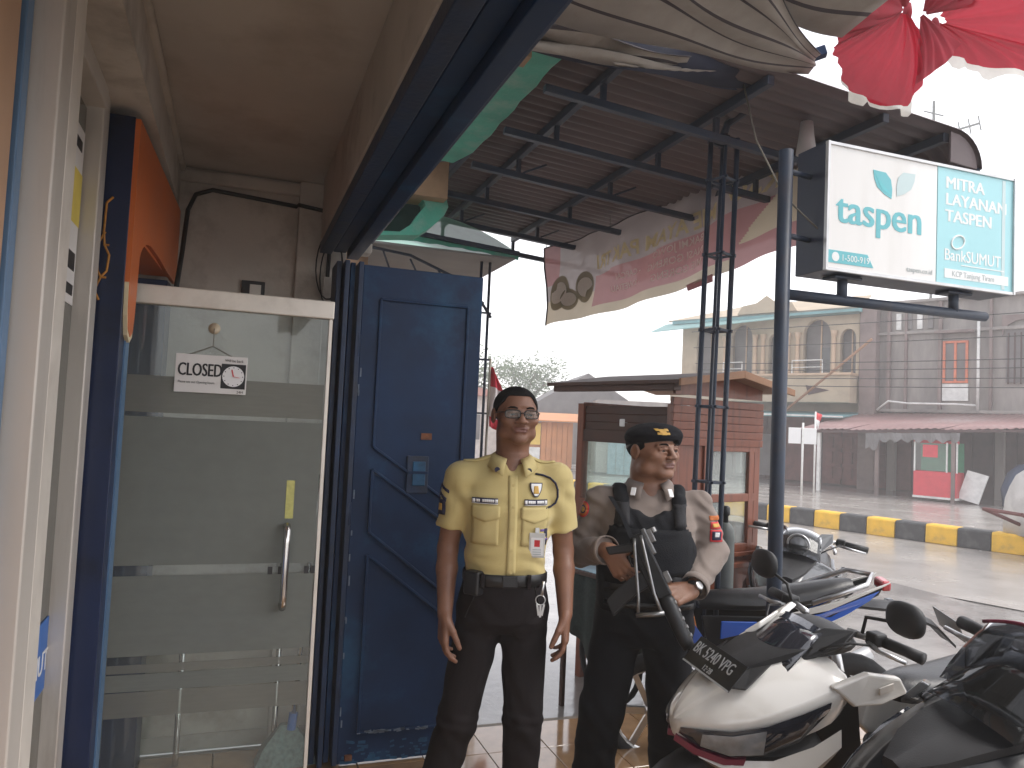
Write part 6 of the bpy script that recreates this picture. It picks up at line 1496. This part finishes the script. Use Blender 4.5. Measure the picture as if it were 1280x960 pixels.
# vest
vs_ = SDF(); vs_.loft([(.835, .186, .150, 0, -.012), (.90, .194, .158, 0, -.014), (1.00, .194, .160, 0, -.016), (1.09, .186, .154, 0, -.010), (1.14, .172, .148, 0, -.002), (1.18, .152, .140, 0, .002), (1.225, .140, .130, 0, .004)], 0, e=2.8)
for s_ in (-1, 1):
    vs_.chain([(s_ * .098, -.118, 1.17), (s_ * .112, -.080, 1.255), (s_ * .115, -.02, 1.292), (s_ * .115, .06, 1.285), (s_ * .1, .12, 1.2)], [.028, .027, .026, .026, .028], .012)
vs_.ell((.0, -.15, 1.25), (.058, .09, .055), .012, True)
vs_.disp = lambda X, Y, Z: .0018 * np.sin(60 * Z + 25 * X + 2 * np.sin(30 * X)) + .0010 * np.sin(150 * X + 90 * Z)
vst = vs_.build('vest', M['vest'], offi, .005, 2)
def vp(name, m_, o, off=.006, nu=8, nv=6, th=.006): return patch(vs_, name, m_, vst, o, (0, -.35, 0), (1, 0, 0), (0, 0, 1), (0, 1, 0), off, nu, nv, th)
vp('pouch', M['vest'], (-.155, .155, .985, 1.155), .006, 14, 8, .009)
vp('side_tab', mat('grey black vest tab', (0.016, 0.016, 0.019), 0.8, var=0.2, scale=40, bump=.3), (.075, .175, .90, .985), .007, 6, 4, .008)
for z in (.86, .925): vp('webbing', M['leather'], (-.17, .17, z, z + .022), .008, 16, 2, .003)
for s_ in (-1, 1):
    patch(vs_, 'strap_pad', bpy.data.materials['grey black vest tab'], vst, lambda s, t, s_=s_: (s_ * .112 + (s - .5) * .052, 1.165 + .085 * t), (0, -.35, 0), (1, 0, 0), (0, 0, 1), (0, 1, 0), .004, 4, 6, .006)
# trousers, belt, boots, watch
ot = SDF(); ot.loft([(.90, .186, .148, 0, -.008), (.82, .196, .146, 0, .0), (.75, .19, .135, 0, .01), (.69, .14, .10, 0, .01)], 0)
for s_ in (-1, 1):
    hip = (s_ * .095, .01, .76); kn_ = (-.155, -.015, .42) if s_ < 0 else (.115, -.015, .42); an_ = (-.180, .02, .13) if s_ < 0 else (.13, .02, .13)
    ot.chain([hip, kn_], [.100, .086], .022); flatcap(ot, kn_, an_, .086, .078, .02)
ot.disp = lambda X, Y, Z: .0030 * np.sin(Z * 38 + X * 20 + 3 * np.sin(X * 21 + Z * 9)) * np.clip((.9 - Z) / .1, 0, 1) + .0035 * np.sin(Z * 90 + X * 30 + 2 * np.sin(Z * 40)) * np.exp(-((Z - .2) / .1) ** 2)
ot.build('trousers', M['blacktr'], offi, .006, 2)
for s_ in (-1, 1):
    x, y = (-.180, .02) if s_ < 0 else (.13, .02)
    f_ = SDF(); f_.cap((x, y + .03, .045), (x + s_ * .04, y - .15, .038), .046, .042, .03); f_.cap((x, y + .01, .22), (x, y + .02, .05), .062, .052, .02); f_.cut((0, 0, .001), (0, 0, -1)); f_.build('boot', M['leather'], offi, .006, 2)
c_ = np.array(owr[1]); d_ = c_ - np.array(oel[1]); d_ /= np.linalg.norm(d_)
wc = c_ - d_ * .004
wch = MB().tube([wc - d_ * .009, wc + d_ * .009], [.0335, .0335], 24).build('watch_strap', M['leather'], offi, smooth=True)
nrm = np.array((.25, -.9, .3)); nrm -= d_ * (nrm @ d_); nrm /= np.linalg.norm(nrm)
q = Vector(nrm).to_track_quat('Z', 'Y').to_matrix().to_4x4()
b = MB(); b.lathe([(0, -.004), (.017, -.004), (.018, .004), (.015, .006), (0, .006)], tuple(wc + nrm * .034), n=20, M=q); b.build('watch_case', M['silver'], wch, smooth=True)
b = MB(); b.lathe([(0, .0061), (.0135, .0061), (.0135, .0068), (0, .0068)], tuple(wc + nrm * .034), n=20, M=q); b.build('watch_face', M['white'], wch)
# ---- rifle (lies in his hands: a thing of its own)
Ro = Matrix.Rotation(R(-22), 4, 'Z'); Ro.translation = Vector((1.570, 2.700, 0))
gf = Vector((.416, -.33, -.84)).normalized(); gu = Vector((.88, -.15, .46)); gu = (gu - gf * gu.dot(gf)).normalized(); gy = gu.cross(gf).normalized()
G = Matrix((gf, gy, gu)).transposed().to_4x4(); G.translation = Vector((-.060, -.232, 1.125))
rf = empty('rifle', (0, 0, 0), 0, 'black assault rifle with folded wire stock held muzzle down by the policeman', 'rifle')
rf.matrix_world = Ro @ G
b = MB(); b.box((.10, 0, 0), (.24, .038, .050)); b.box((.11, 0, -.028), (.17, .032, .026)); b.build('receiver', M['gun'], rf, bevel=.005)
MB().box((.02, 0, .030), (.10, .026, .016)).build('dust_cover', M['gunlt'], rf, bevel=.004)
b = MB(); b.loft([[(x, r_ * math.cos(a) * .9, r_ * math.sin(a) - .002) for a in [2 * math.pi * k / 12 for k in range(12)]] for x, r_ in ((.22, .024), (.24, .029), (.38, .026), (.41, .020))]); hg_ = b.build('handguard', M['gun'], rf, smooth=True)
for k in range(5): MB().box((.25 + .03 * k, 0, .022), (.014, .03, .012)).build('vent', M['gunlt'], hg_, bevel=.003)
MB().tube([(.40, 0, 0), (.60, 0, 0)], .0085, 12).build('barrel', M['gun'], rf, smooth=True)
MB().tube([(.40, 0, .022), (.53, 0, .022)], .007, 10).build('gas_tube', M['gunlt'], rf, smooth=True)
b = MB(); b.box((.54, 0, .018), (.025, .018, .05)); b.box((.545, 0, .048), (.012, .006, .02)); b.build('front_sight', M['gun'], rf, bevel=.003)
MB().lathe([(.011, .58), (.0125, .59), (.0125, .65), (.008, .655)], axis='x', n=12).build('flash_hider', M['gun'], rf, smooth=True)
b = MB(); b.box((.005, 0, .045), (.05, .022, .022)); b.lathe([(.008, -.01), (.012, -.01), (.012, .01), (.008, .01)], (-.01, 0, .062), 'x', 12); b.build('rear_sight', M['gunlt'], rf, bevel=.003); MB().box((.16, 0, .036), (.04, .018, .022)).build('charging_handle', M['gunlt'], rf, bevel=.003)
b = MB(); b.loft([[(x + dx, y, z) for dx, y in ((-.016, -.012), (.016, -.012), (.016, .012), (-.016, .012))] for x, z in ((.015, -.03), (.005, -.07), (-.012, -.125))]); b.build('pistol_grip', M['black'], rf, bevel=.006)
b = MB(); b.tube([(.03, 0, -.035), (.04, 0, -.062), (.075, 0, -.065), (.09, 0, -.038)], .004, 6); b.tube([(.058, 0, -.038), (.056, 0, -.055)], .003, 6); b.build('trigger_guard', M['gun'], rf, smooth=True)
b = MB(); b.loft([[(x + dx, y, z) for dx, y in ((-.03, -.012), (.03, -.012), (.03, .012), (-.03, .012))] for x, z in ((.135, -.03), (.142, -.09), (.158, -.15), (.178, -.20))]); b.build('magazine', M['gun'], rf, bevel=.004)
b = MB(); sy_ = -.034
b.tube([(-.005, sy_, .016), (.02, sy_ - .012, .012), (.20, sy_ - .012, -.028), (.27, sy_ - .012, -.032)], .0058, 8); b.tube([(-.005, sy_, -.010), (.02, sy_ - .012, -.02), (.19, sy_ - .012, -.085), (.235, sy_ - .012, -.108)], .0058, 8)
b.build('folded_stock', M['gunlt'], rf, smooth=True)
b = MB(); b.tube([(.272, sy_ - .012, -.024), (.262, sy_ - .013, -.06), (.240, sy_ - .012, -.118)], .0085, 8); b.build('butt_plate', M['gunlt'], rf, smooth=True)
b = MB(); V_ = [Vector((-.16, -.12, 1.27)), Vector((-.115, -.165, 1.20)), Vector((-.085, -.205, 1.13)), Vector((-.075, -.225, 1.10))]
slg = MB(); slg.loft([[tuple(G.inverted() @ (v + Vector((dx, dy, 0)))) for dx, dy in ((-.009, -.002), (.009, -.002), (.009, .002), (-.009, .002))] for v in V_]); slg.build('sling', M['vest'], rf)
# ================================================================= motorcycles parked nose in
M['bwhite'] = mat('white scooter paint', (0.66, 0.64, 0.60), 0.18, var=0.03, scale=3, coat=0.6, stain=(0.42, 0.37, 0.31), stscale=5, stamt=0.25)
M['bgrey'] = mat('dark grey scooter paint', (0.055, 0.058, 0.062), 0.25, var=0.1, scale=3, coat=0.5)
M['bblack'] = mat('black scooter paint', (0.008, 0.009, 0.011), 0.3, var=0.1, scale=3, coat=0.15, spec=0.3)
M['bblue'] = mat('blue bike paint', (0.02, 0.10, 0.48), 0.2, var=0.06, scale=3, coat=0.6)
M['plast'] = mat('matt black plastic', (0.014, 0.014, 0.015), 0.5, var=0.2, scale=40, bump=0.1, bscale=300)
M['seat'] = mat('black vinyl seat', (0.016, 0.016, 0.017), 0.32, var=0.2, scale=30, bump=0.15, bscale=160)
M['lamp'] = mat('headlight glass', (0.20, 0.21, 0.22), 0.06, var=0.3, scale=18, coat=1.0)
M['lampd'] = mat('smoked lamp glass', (0.02, 0.022, 0.03), 0.05, var=0.3, scale=10, coat=1.0)
M['maroon'] = mat('maroon trim', (0.16, 0.02, 0.045), 0.35)
M['amber'] = mat('amber lamp', (0.55, 0.2, 0.04), 0.15)
M['redlamp'] = mat('red lamp', (0.45, 0.02, 0.03), 0.12, coat=0.8)
M['plate'] = mat('black number plate', (0.006, 0.008, 0.012), 0.35)
M['plates'] = mat('pale number plate', (0.35, 0.36, 0.37), 0.4, var=0.15, scale=30)
M['visor'] = clear_glass('smoked visor', (0.30, 0.31, 0.33), op=0.02)
def ringy(x, rows):
    """closed ring, mirrored, from (y, z) half outline given top to bottom"""
    return [(x, y, z) for y, z in rows] + [(x, -y, z) for y, z in rows[::-1]]
def wheel(par, x, r=.27, w_=.045):
    b = MB(); b.tube([(x + (r - w_) * math.cos(a), 0, r + (r - w_) * math.sin(a)) for a in [2 * math.pi * k / 28 for k in range(28)]], w_, 10, closed=True); wl = b.build('wheel', M['tyre'], par, smooth=True)
    b = MB(); b.tube([(x + (r - .075) * math.cos(a), 0, r + (r - .075) * math.sin(a)) for a in [2 * math.pi * k / 28 for k in range(28)]], .014, 8, closed=True)
    for k in range(6):
        a = k * math.pi / 3; b.bar((x, 0, r), (x + (r - .08) * math.cos(a), 0, r + (r - .08) * math.sin(a)), .03, .018, up=(0, 1, 0))
    b.tube([(x, -.05, r), (x, .05, r)], .035, 12); b.build('rim', M['silver'], wl, smooth=False)
    return wl
def mirror(par, s_, x=-.02, z=1.05, y0=.17, y1=.29, h=.17, sz=1.0):
    b = MB(); b.tube([(x, s_ * y0, z - .01), (x + .01, s_ * (y0 + .02), z + .05), (x, s_ * (y1 - .03), z + h * .75), (x, s_ * y1, z + h * .85)], .006, 8); st = b.build('mirror', M['plast'], par, smooth=True)
    rings = []
    for t, dx in ((.25, .030), (.8, .022), (1.0, .008), (1.0, -.004), (.9, -.008), (.3, -.008)):
        rings.append([(x + dx, s_ * (y1 + .035) + .064 * sz * t * math.copysign(abs(math.cos(a)) ** .8, math.cos(a)), z + h + .005 + .048 * sz * t * math.copysign(abs(math.sin(a)) ** .8, math.sin(a))) for a in [2 * math.pi * k / 24 for k in range(24)]])
    b = MB(); b.loft(rings).build('mirror_shell', M['plast'], st, smooth=True, rot=(R(18 * s_), 0, 0)) if False else b.loft(rings).build('mirror_shell', M['plast'], st, smooth=True)
def scooter(name, loc, yaw, lean, body, label, detail=False, second=None, mirrors=True):
    second = second or body
    t = empty(name, loc, 0, label, 'motorcycle', 'motorcycles parked in front of the shop')
    t.rotation_euler = Euler((-lean, 0, 0)).to_matrix().to_4x4().to_euler(); t.rotation_euler = (Matrix.Rotation(math.pi + yaw, 3, 'Z') @ Matrix.Rotation(-lean, 3, 'X')).to_euler()
    wheel(t, .42, .27); wheel(t, -.86, .27, .055)
    b = MB()
    for s_ in (-1, 1): b.tube([(.42, s_ * .075, .27), (.20, s_ * .06, .72)], .017, 10)
    b.build('fork', M['plast'], t, smooth=True)
    b = MB(); b.loft([[(.42 + rr_ * math.cos(a), y, .27 + rr_ * math.sin(a)) for a in [R(20) + R(150) * k / 12 for k in range(13)]] for rr_, y in ((.285, -.06), (.31, -.045), (.318, 0), (.31, .045), (.285, .06))], caps=False, closed=False); b.build('mudguard', M['plast'], t, smooth=True, solid=.004)
    # apron: top shell, black centre, side wings
    top = [(.585, .004, .700, .020, .690, .020, .665), (.56, .022, .735, .060, .700, .045, .655), (.51, .050, .782, .118, .712, .090, .640), (.43, .072, .838, .172, .735, .140, .630), (.33, .085, .885, .212, .770, .185, .640), (.22, .095, .915, .236, .812, .215, .670), (.12, .100, .930, .248, .850, .230, .710), (.04, .090, .935, .245, .880, .225, .760)]
    rings = [ringy(x, [(0, zt + .004), (yt * .9, zt), (yt, zt - .004), (yt * 1.05, zt - .012), ((yt + ym) / 2 + .008, (zt + zm) / 2 + .008), (ym, zm + .006), (ym, zm - .004), (yb, zb), (yb * .5, zb - .02), (0, zb - .025)]) for x, yt, zt, ym, zm, yb, zb in top]
    MB().loft(rings).build('front_cowl', body, t, angle=35, sub=1)
    low = [(.53, .03, .615, .03, .60), (.46, .085, .61, .06, .50), (.34, .150, .615, .10, .42), (.20, .195, .64, .13, .36), (.06, .215, .70, .15, .32)]
    MB().loft([ringy(x, [(0, za + .02), (ya * .6, za + .012), (ya, za), ((ya + yb) / 2 + .012, (za + zb) / 2), (yb, zb), (0, zb - .015)]) for x, ya, za, yb, zb in low]).build('lower_cowl', M['plast'], t, angle=40, sub=1)
    for s_ in (-1, 1):
        # head lamp: slit sweeping back under the cowl edge
        L = [(.572, .030, .682, .655), (.53, .092, .698, .632), (.46, .152, .712, .622), (.37, .200, .742, .640), (.26, .236, .790, .690), (.17, .250, .824, .775)]
        b = MB(); b.loft([[(x + .004, s_ * (y + .008), zt), (x + .010, s_ * (y + .010), (zt + zb) / 2), (x, s_ * (y - .012), zb), (x - .03, s_ * (y - .05), (zt + zb) / 2)] for x, y, zt, zb in L]); hl = b.build('headlight', M['lampd'] , t, angle=50)
        b = MB(); b.loft([[(x + .009, s_ * (y + .0125), zt - .012), (x + .013, s_ * (y + .0125), (zt + zb) / 2), (x + .006, s_ * (y + .001), zb + .010), (x - .01, s_ * (y - .03), (zt + zb) / 2)] for x, y, zt, zb in L[1:4]]); b.build('reflector', M['lamp'], hl, angle=50)
        b = MB(); b.loft([[(x + .008, s_ * (y + .004), z), (x + .012, s_ * y, z - .020), (x - .02, s_ * (y - .03), z - .018), (x - .02, s_ * (y - .03), z)] for x, y, z in ((.575, .018, .652), (.535, .078, .630), (.465, .140, .618), (.41, .168, .624))]); b.build('trim_strip', M['maroon'] if detail else M['plast'], t, angle=50)
        # white lower wing
        b = MB(); b.loft([[(x, s_ * y, zt), (x + .012, s_ * (y + .018), (zt + zb) / 2), (x, s_ * (y - .02), zb), (x - .02, s_ * (y - .045), (zt + zb) / 2)] for x, y, zt, zb in ((.525, .075, .612, .600), (.45, .145, .612, .555), (.34, .205, .628, .520), (.22, .245, .680, .545), (.13, .262, .735, .64))]); b.build('wing_panel', second, t, angle=45)
        # side shield behind the bars
        b = MB(); b.slab([(.16, s_ * .245, .862), (.03, s_ * .262, .905), (-.10, s_ * .268, .885), (-.14, s_ * .268, .83), (-.03, s_ * .268, .80), (.08, s_ * .262, .80)], (0, -s_ * .03, 0)); b.build('side_shield', second, t, bevel=.010, seg=3)
        if detail: MB().box((-.035, s_ * .2715, .855), (.062, .004, .024), (0, R(12), 0)).build('emblem', M['alu'], t, bevel=.003)
    # black centre piece and instrument visor
    b = MB(); b.loft([ringy(x, [(0, z + .006), (y, z), (y, z - .02), (0, z - .02)]) for x, y, z in ((.46, .030, .838), (.38, .075, .875), (.28, .10, .912), (.16, .115, .94), (.05, .105, .95))]); b.build('centre_panel', M['plast'], t, angle=50)
    b = MB(); b.loft([ringy(x, [(0, zt), (yt, zt - .004), (yb, (zt + zb) / 2), (yb * .8, zb), (0, zb)]) for x, yt, zt, yb, zb in ((.20, .03, .965, .05, .945), (.15, .07, 1.005, .11, .955), (.07, .10, 1.045, .165, .965), (-.02, .10, 1.065, .185, .985), (-.09, .07, 1.05, .13, 1.0))]); b.build('handlebar_cowl', M['plast'], t, angle=40, sub=1)
    for s_ in (-1, 1):
        b = MB(); b.slab([(.205, s_ * .05, .945), (.16, s_ * .115, .965), (.05, s_ * .175, 1.03), (-.03, s_ * .16, 1.075), (.06, s_ * .105, 1.072), (.17, s_ * .055, 1.01)], (-.02, -s_ * .012, -.012)); b.build('cowl_panel', M['plast'] if (detail and s_ > 0) else body, t, bevel=.006, seg=2)
        b = MB(); b.tube([(-.03, s_ * .10, 1.02), (-.06, s_ * .22, 1.025)], .013, 10); b.build('handlebar', M['silver'], t, smooth=True)
        b = MB(); b.tube([(-.06, s_ * .21, 1.025), (-.075, s_ * .30, 1.022), (-.085, s_ * .355, 1.018)], [.019, .0185, .020], 12); b.build('grip', M['plast'], t, smooth=True)
        b = MB(); b.tube([(-.02, s_ * .20, 1.015), (.0, s_ * .26, 1.012), (-.02, s_ * .35, 1.006)], [.009, .008, .007], 8); b.build('brake_lever', M['silver'], t, smooth=True)
        b = MB(); b.tube([(-.03, s_ * .22, 1.012), (.06, s_ * .20, 1.02), (.11, s_ * .15, .99), (.12, s_ * .10, .95)], .0045, 6); b.build('cable', M['plast'], t, smooth=True)
        MB().box((-.045, s_ * .205, 1.03), (.05, .05, .045)).build('switch_box', M['plast'], t, bevel=.008)
        if mirrors: mirror(t, s_, h=.085, y1=.30, sz=1.12)
    b = MB(); b.sheet([[(.25 - .18 * v + .02 * math.cos(u * 2), .135 * u * (1 - .22 * v), .955 + .125 * v - .025 * u * u) for v in (0, .33, .66, 1)] for u in [k / 6 - 1 for k in range(13)]]); b.build('visor', M['lampd'] if detail else M['visor'], t, smooth=True, solid=.004)
    # leg shield, floor, seat, tail
    b = MB(); b.loft([ringy(x, [(0, z + .02), (y, z), (y - .02, z - .04), (0, z - .05)]) for x, y, z in ((.02, .20, .86), (-.01, .21, .65), (-.05, .17, .42), (-.12, .15, .34), (-.42, .15, .33))]); b.build('leg_shield', M['plast'], t, angle=40)
    b = MB(); b.loft([ringy(x, [(0, z + .025), (y * .7, z + .02), (y, z - .02), (y * .9, z - .07), (0, z - .07)]) for x, y, z in ((-.33, .07, .735), (-.45, .11, .755), (-.65, .135, .745), (-.80, .13, .78), (-1.02, .11, .80), (-1.10, .07, .79))]); b.build('seat', M['seat'], t, angle=60, sub=1)
    for s_ in (-1, 1):
        b = MB(); b.slab([(-.38, s_ * .16, .66), (-.70, s_ * .175, .69), (-1.12, s_ * .12, .76), (-1.22, s_ * .07, .74), (-1.0, s_ * .16, .60), (-.72, s_ * .18, .50), (-.45, s_ * .18, .45), (-.36, s_ * .17, .52)], (0, -s_ * .05, 0)); b.build('side_panel', body, t, bevel=.015, seg=2)
    MB().box((-1.20, 0, .71), (.05, .16, .06)).build('tail_lamp', M['redlamp'], t, bevel=.012)
    MB().box((-.62, 0, .40), (.55, .22, .22)).build('engine', M['plast'], t, bevel=.03)
    b = MB(); b.tube([(-.45, -.14, .30), (-.75, -.17, .32), (-1.05, -.19, .40)], [.03, .055, .055], 14); b.build('exhaust', M['plast'], t, smooth=True)
    b = MB(); b.tube([(-.35, .10, .32), (-.33, .20, .01)], .012, 8); b.build('side_stand', M['plast'], t)
    MB().tube([(-1.0, -.12, .82), (-1.16, -.09, .84), (-1.20, 0, .84), (-1.16, .09, .84), (-1.0, .12, .82)], .013, 8).build('grab_rail', M['silver'], t, smooth=True)
    return t
ws_ = scooter('scooter', (1.875, 2.145, -.005), R(1), R(4.5), M['bwhite'], 'white scooter with black number plate on its nose nearest the policeman', True)
ws_.scale = (.94, .94, .94)
for c in kids(ws_):
    if c.name.split('.')[0] in ('handlebar_cowl', 'cowl_panel', 'visor'): c.location = (.02, 0, -.065)
    if c.name.split('.')[0] in ('handlebar', 'grip', 'brake_lever', 'switch_box', 'cable', 'mirror'): c.location = (0, 0, -.035)
# number plate, a bit skewed on its nose
pl = MB().box((0, 0, 0), (.265, .105, .003)).build('number_plate', M['plate'], ws_, bevel=.002)
Mp = frame((.445, .01, .872), (.02, 1, -.02), (-.66, .0, .75))
pl.matrix_local = Mp
text('lettering', 'BK 5240 VPG', .060, frame((-.122, -.006, .0022), (1, 0, 0), (0, 1, 0)), M['plates'], pl, bold=.0006, sx=.64)
text('lettering', '12·28', .028, frame((-.03, -.041, .0022), (1, 0, 0), (0, 1, 0)), M['plates'], pl, sx=.8)
for s_ in (-1, 1):
    b = MB(); b.slab([(.47, s_ * .085, .822), (.41, s_ * .135, .828), (.30, s_ * .115, .893), (.36, s_ * .085, .872)], (0, 0, .006)); b.build('vent', M['plast'], ws_, bevel=.002)
    if s_ > 0: continue
    b = MB(); b.slab([(.235, s_ * .115, .925), (.145, s_ * .165, .925), (.06, s_ * .150, .985), (.10, s_ * .105, 1.0), (.19, s_ * .09, .965)], (0, -s_ * .01, -.02)); b.build('cowl_wing', M['bwhite'], ws_, bevel=.006, seg=2)
MB().box((0, -.050, .002), (.262, .006, .001)).build('border', M['plates'], pl)
gs_ = scooter('scooter', (3.20, 3.90, -.085), R(42), R(8), M['bgrey'], 'dark grey scooter facing the shop beside the food cart', mirrors=False)
b = MB(); b.tube([(.205 + .0, .06 * math.cos(a), 1.0 + .055 * math.sin(a)) for a in [2 * math.pi * k / 20 for k in range(20)]], .007, 6, closed=True); b.build('lamp_ring', M['silver'], gs_, smooth=True)
b = MB(); b.lathe([(0, .012), (.04, .008), (.052, 0)], (.20, 0, 1.0), 'x', 20); b.build('round_lamp', M['lamp'], gs_, smooth=True)
bs_ = scooter('scooter', (1.97, 1.50, -.055), R(-4), R(8), M['bblack'], 'black scooter with a windscreen at the lower right corner', mirrors=False)
b = MB(); b.sheet([[(.17 - .10 * v, .17 * u * (1 - .25 * v * v), .98 + .17 * v - .03 * u * u) for v in (0, .25, .5, .75, 1)] for u in [k / 8 - 1 for k in range(17)]]); b.build('windscreen', M['visor'], bs_, smooth=True, solid=.004)
b = MB(); b.tube([(.07 + .03 * u * u, .17 * u * .75, 1.15 - .03 * u * u) for u in [k / 8 - 1 for k in range(17)]], .005, 6); b.build('windscreen_edge', M['maroon'], bs_, smooth=True)
for s_ in (-1, 1):
    b = MB(); b.loft([[(.24 + dx, s_ * (.16 + dy), .90 + dz) for dx, dy, dz in ((0, 0, .05), (.02, .03, 0), (-.04, .07, -.03), (-.06, .05, .03))], [(.22 + dx, s_ * (.15 + dy), .89 + dz) for dx, dy, dz in ((0, 0, .05), (.02, .03, 0), (-.04, .07, -.03), (-.06, .05, .03))]]); b.build('indicator', M['lamp'], bs_, bevel=.006)
# blue and white underbone bike
t = empty('motorcycle', (2.50, 3.13, -.10), 0, 'blue and white motorcycle with black seat parked behind the white scooter', 'motorcycle', 'motorcycles parked in front of the shop')
t.rotation_euler = (Matrix.Rotation(math.pi - R(20), 3, 'Z') @ Matrix.Rotation(-R(7), 3, 'X')).to_euler()
t.scale = (.92, .92, 1.06)
wheel(t, .60, .27, .04); wheel(t, -.42, .29, .05)
b = MB(); b.loft([ringy(x, [(0, z + .03), (y * .7, z + .022), (y, z - .015), (y * .8, z - .05), (0, z - .05)]) for x, y, z in ((.42, .05, .80), (.30, .085, .815), (.10, .115, .82), (-.08, .12, .845), (-.28, .10, .885), (-.42, .06, .905))]); b.build('seat', M['seat'], t, angle=60, sub=1)
for s_ in (-1, 1):
    def stripe(name, pts, m_, y0, off):
        b = MB(); b.slab([(x, s_ * (y0 - .10 * max(0, -x - .1) + off), z) for x, z in pts], (0, -s_ * .012, 0)); return b.build(name, m_, t, bevel=.003)
    stripe('side_panel', [(.40, .76), (.0, .77), (-.30, .84), (-.52, .915), (-.50, .875), (-.25, .76), (.05, .62), (.34, .58)], M['bblack'], .125, 0)
    stripe('blue_stripe', [(.16, .715), (-.20, .79), (-.50, .895), (-.45, .850), (-.20, .715), (.14, .640)], M['bblue'], .125, .006)
    stripe('white_stripe', [(.02, .752), (-.24, .805), (-.53, .918), (-.56, .935), (-.30, .850), (.0, .775)], M['bwhite'], .125, .005)
    stripe('white_stripe', [(.06, .650), (-.16, .715), (-.36, .800), (-.33, .770), (-.12, .665), (.05, .61)], M['bwhite'], .125, .007)
    stripe('blue_stripe', [(.30, .74), (.12, .745), (.14, .70), (.30, .66)], M['bblue'], .125, .006)
    stripe('front_panel', [(.60, .92), (.50, .80), (.38, .66), (.42, .52), (.54, .62), (.66, .80)], M['bblue'], .115, .002)
    b = MB(); b.tube([(.52, s_ * .12, 1.0), (.48, s_ * .24, 1.02)], .012, 8); b.build('handlebar', M['silver'], t, smooth=True)
    b = MB(); b.tube([(.48, s_ * .24, 1.02), (.45, s_ * .34, 1.01)], .019, 12); b.build('grip', M['plast'], t, smooth=True)
    mirror(t, s_, .50, 1.02, .16, .28, .15, .9)
    b = MB(); b.tube([(.60, s_ * .075, .27), (.54, s_ * .07, .95)], .019, 10); b.build('fork', M['silver'], t, smooth=True)
    b = MB(); b.tube([(-.25, s_ * .13, .72), (-.38, s_ * .13, .32)], .014, 8); b.tube([(-.27, s_ * .13, .66), (-.36, s_ * .13, .38)], .026, 10); b.build('shock_absorber', M['silver'], t, smooth=True)
b = MB(); b.loft([ringy(x, [(0, z + .07), (y, z + .03), (y, z - .05), (0, z - .09)]) for x, y, z in ((.71, .03, .93), (.66, .10, .97), (.55, .13, 1.0), (.47, .09, 1.01))]); b.build('headlight_cowl', M['bblue'], t, angle=50)
MB().box((-.555, 0, .905), (.05, .10, .045)).build('tail_lamp', M['redlamp'], t, bevel=.012)
b = MB(); b.loft([ringy(x, [(0, z + .012), (y, z), (y, z - .012), (0, z - .006)]) for x, y, z in ((-.40, .07, .82), (-.62, .075, .81), (-.82, .07, .74), (-.92, .07, .66))]); b.build('rear_mudguard', M['plast'], t, angle=50)
rp_ = MB().box((-.915, 0, .735), (.006, .24, .10), (0, R(28), 0)).build('number_plate', M['plates'], t, bevel=.003)
for s_ in (-1, 1): MB().box((-.66, s_ * .12, .79), (.05, .04, .03)).build('indicator', M['lampd'], t, bevel=.01)
MB().tube([(-.15, -.13, .84), (-.42, -.12, .93), (-.50, 0, .945), (-.42, .12, .93), (-.15, .13, .84)], .012, 8).build('grab_rail', M['silver'], t, smooth=True)
MB().box((.12, 0, .42), (.36, .26, .30)).build('engine', M['plast'], t, bevel=.03)
b = MB(); b.tube([(.25, -.12, .30), (.0, -.16, .28), (-.30, -.18, .36), (-.62, -.20, .50)], [.02, .025, .05, .05], 14); b.build('exhaust', M['silver'], t, smooth=True)
b = MB(); b.tube([(.1, .10, .32), (.12, .22, .01)], .012, 8); b.build('side_stand', M['plast'], t)
# ================================================================= rain haze
hz = bpy.data.materials.new('rain haze'); hz.use_nodes = True; t = hz.node_tree; t.nodes.remove(t.nodes['Principled BSDF'])
pv = t.nodes.new('ShaderNodeVolumePrincipled'); pv.inputs['Color'].default_value = (0.97, 0.96, 0.96, 1); pv.inputs['Density'].default_value = 0.0055; pv.inputs['Anisotropy'].default_value = 0.2
t.links.new(pv.outputs[0], t.nodes['Material Output'].inputs['Volume'])
o = MB().box((20, 20, 8.6), (444, 444, 19.6)).build('haze', hz); tag(o, kind='stuff')
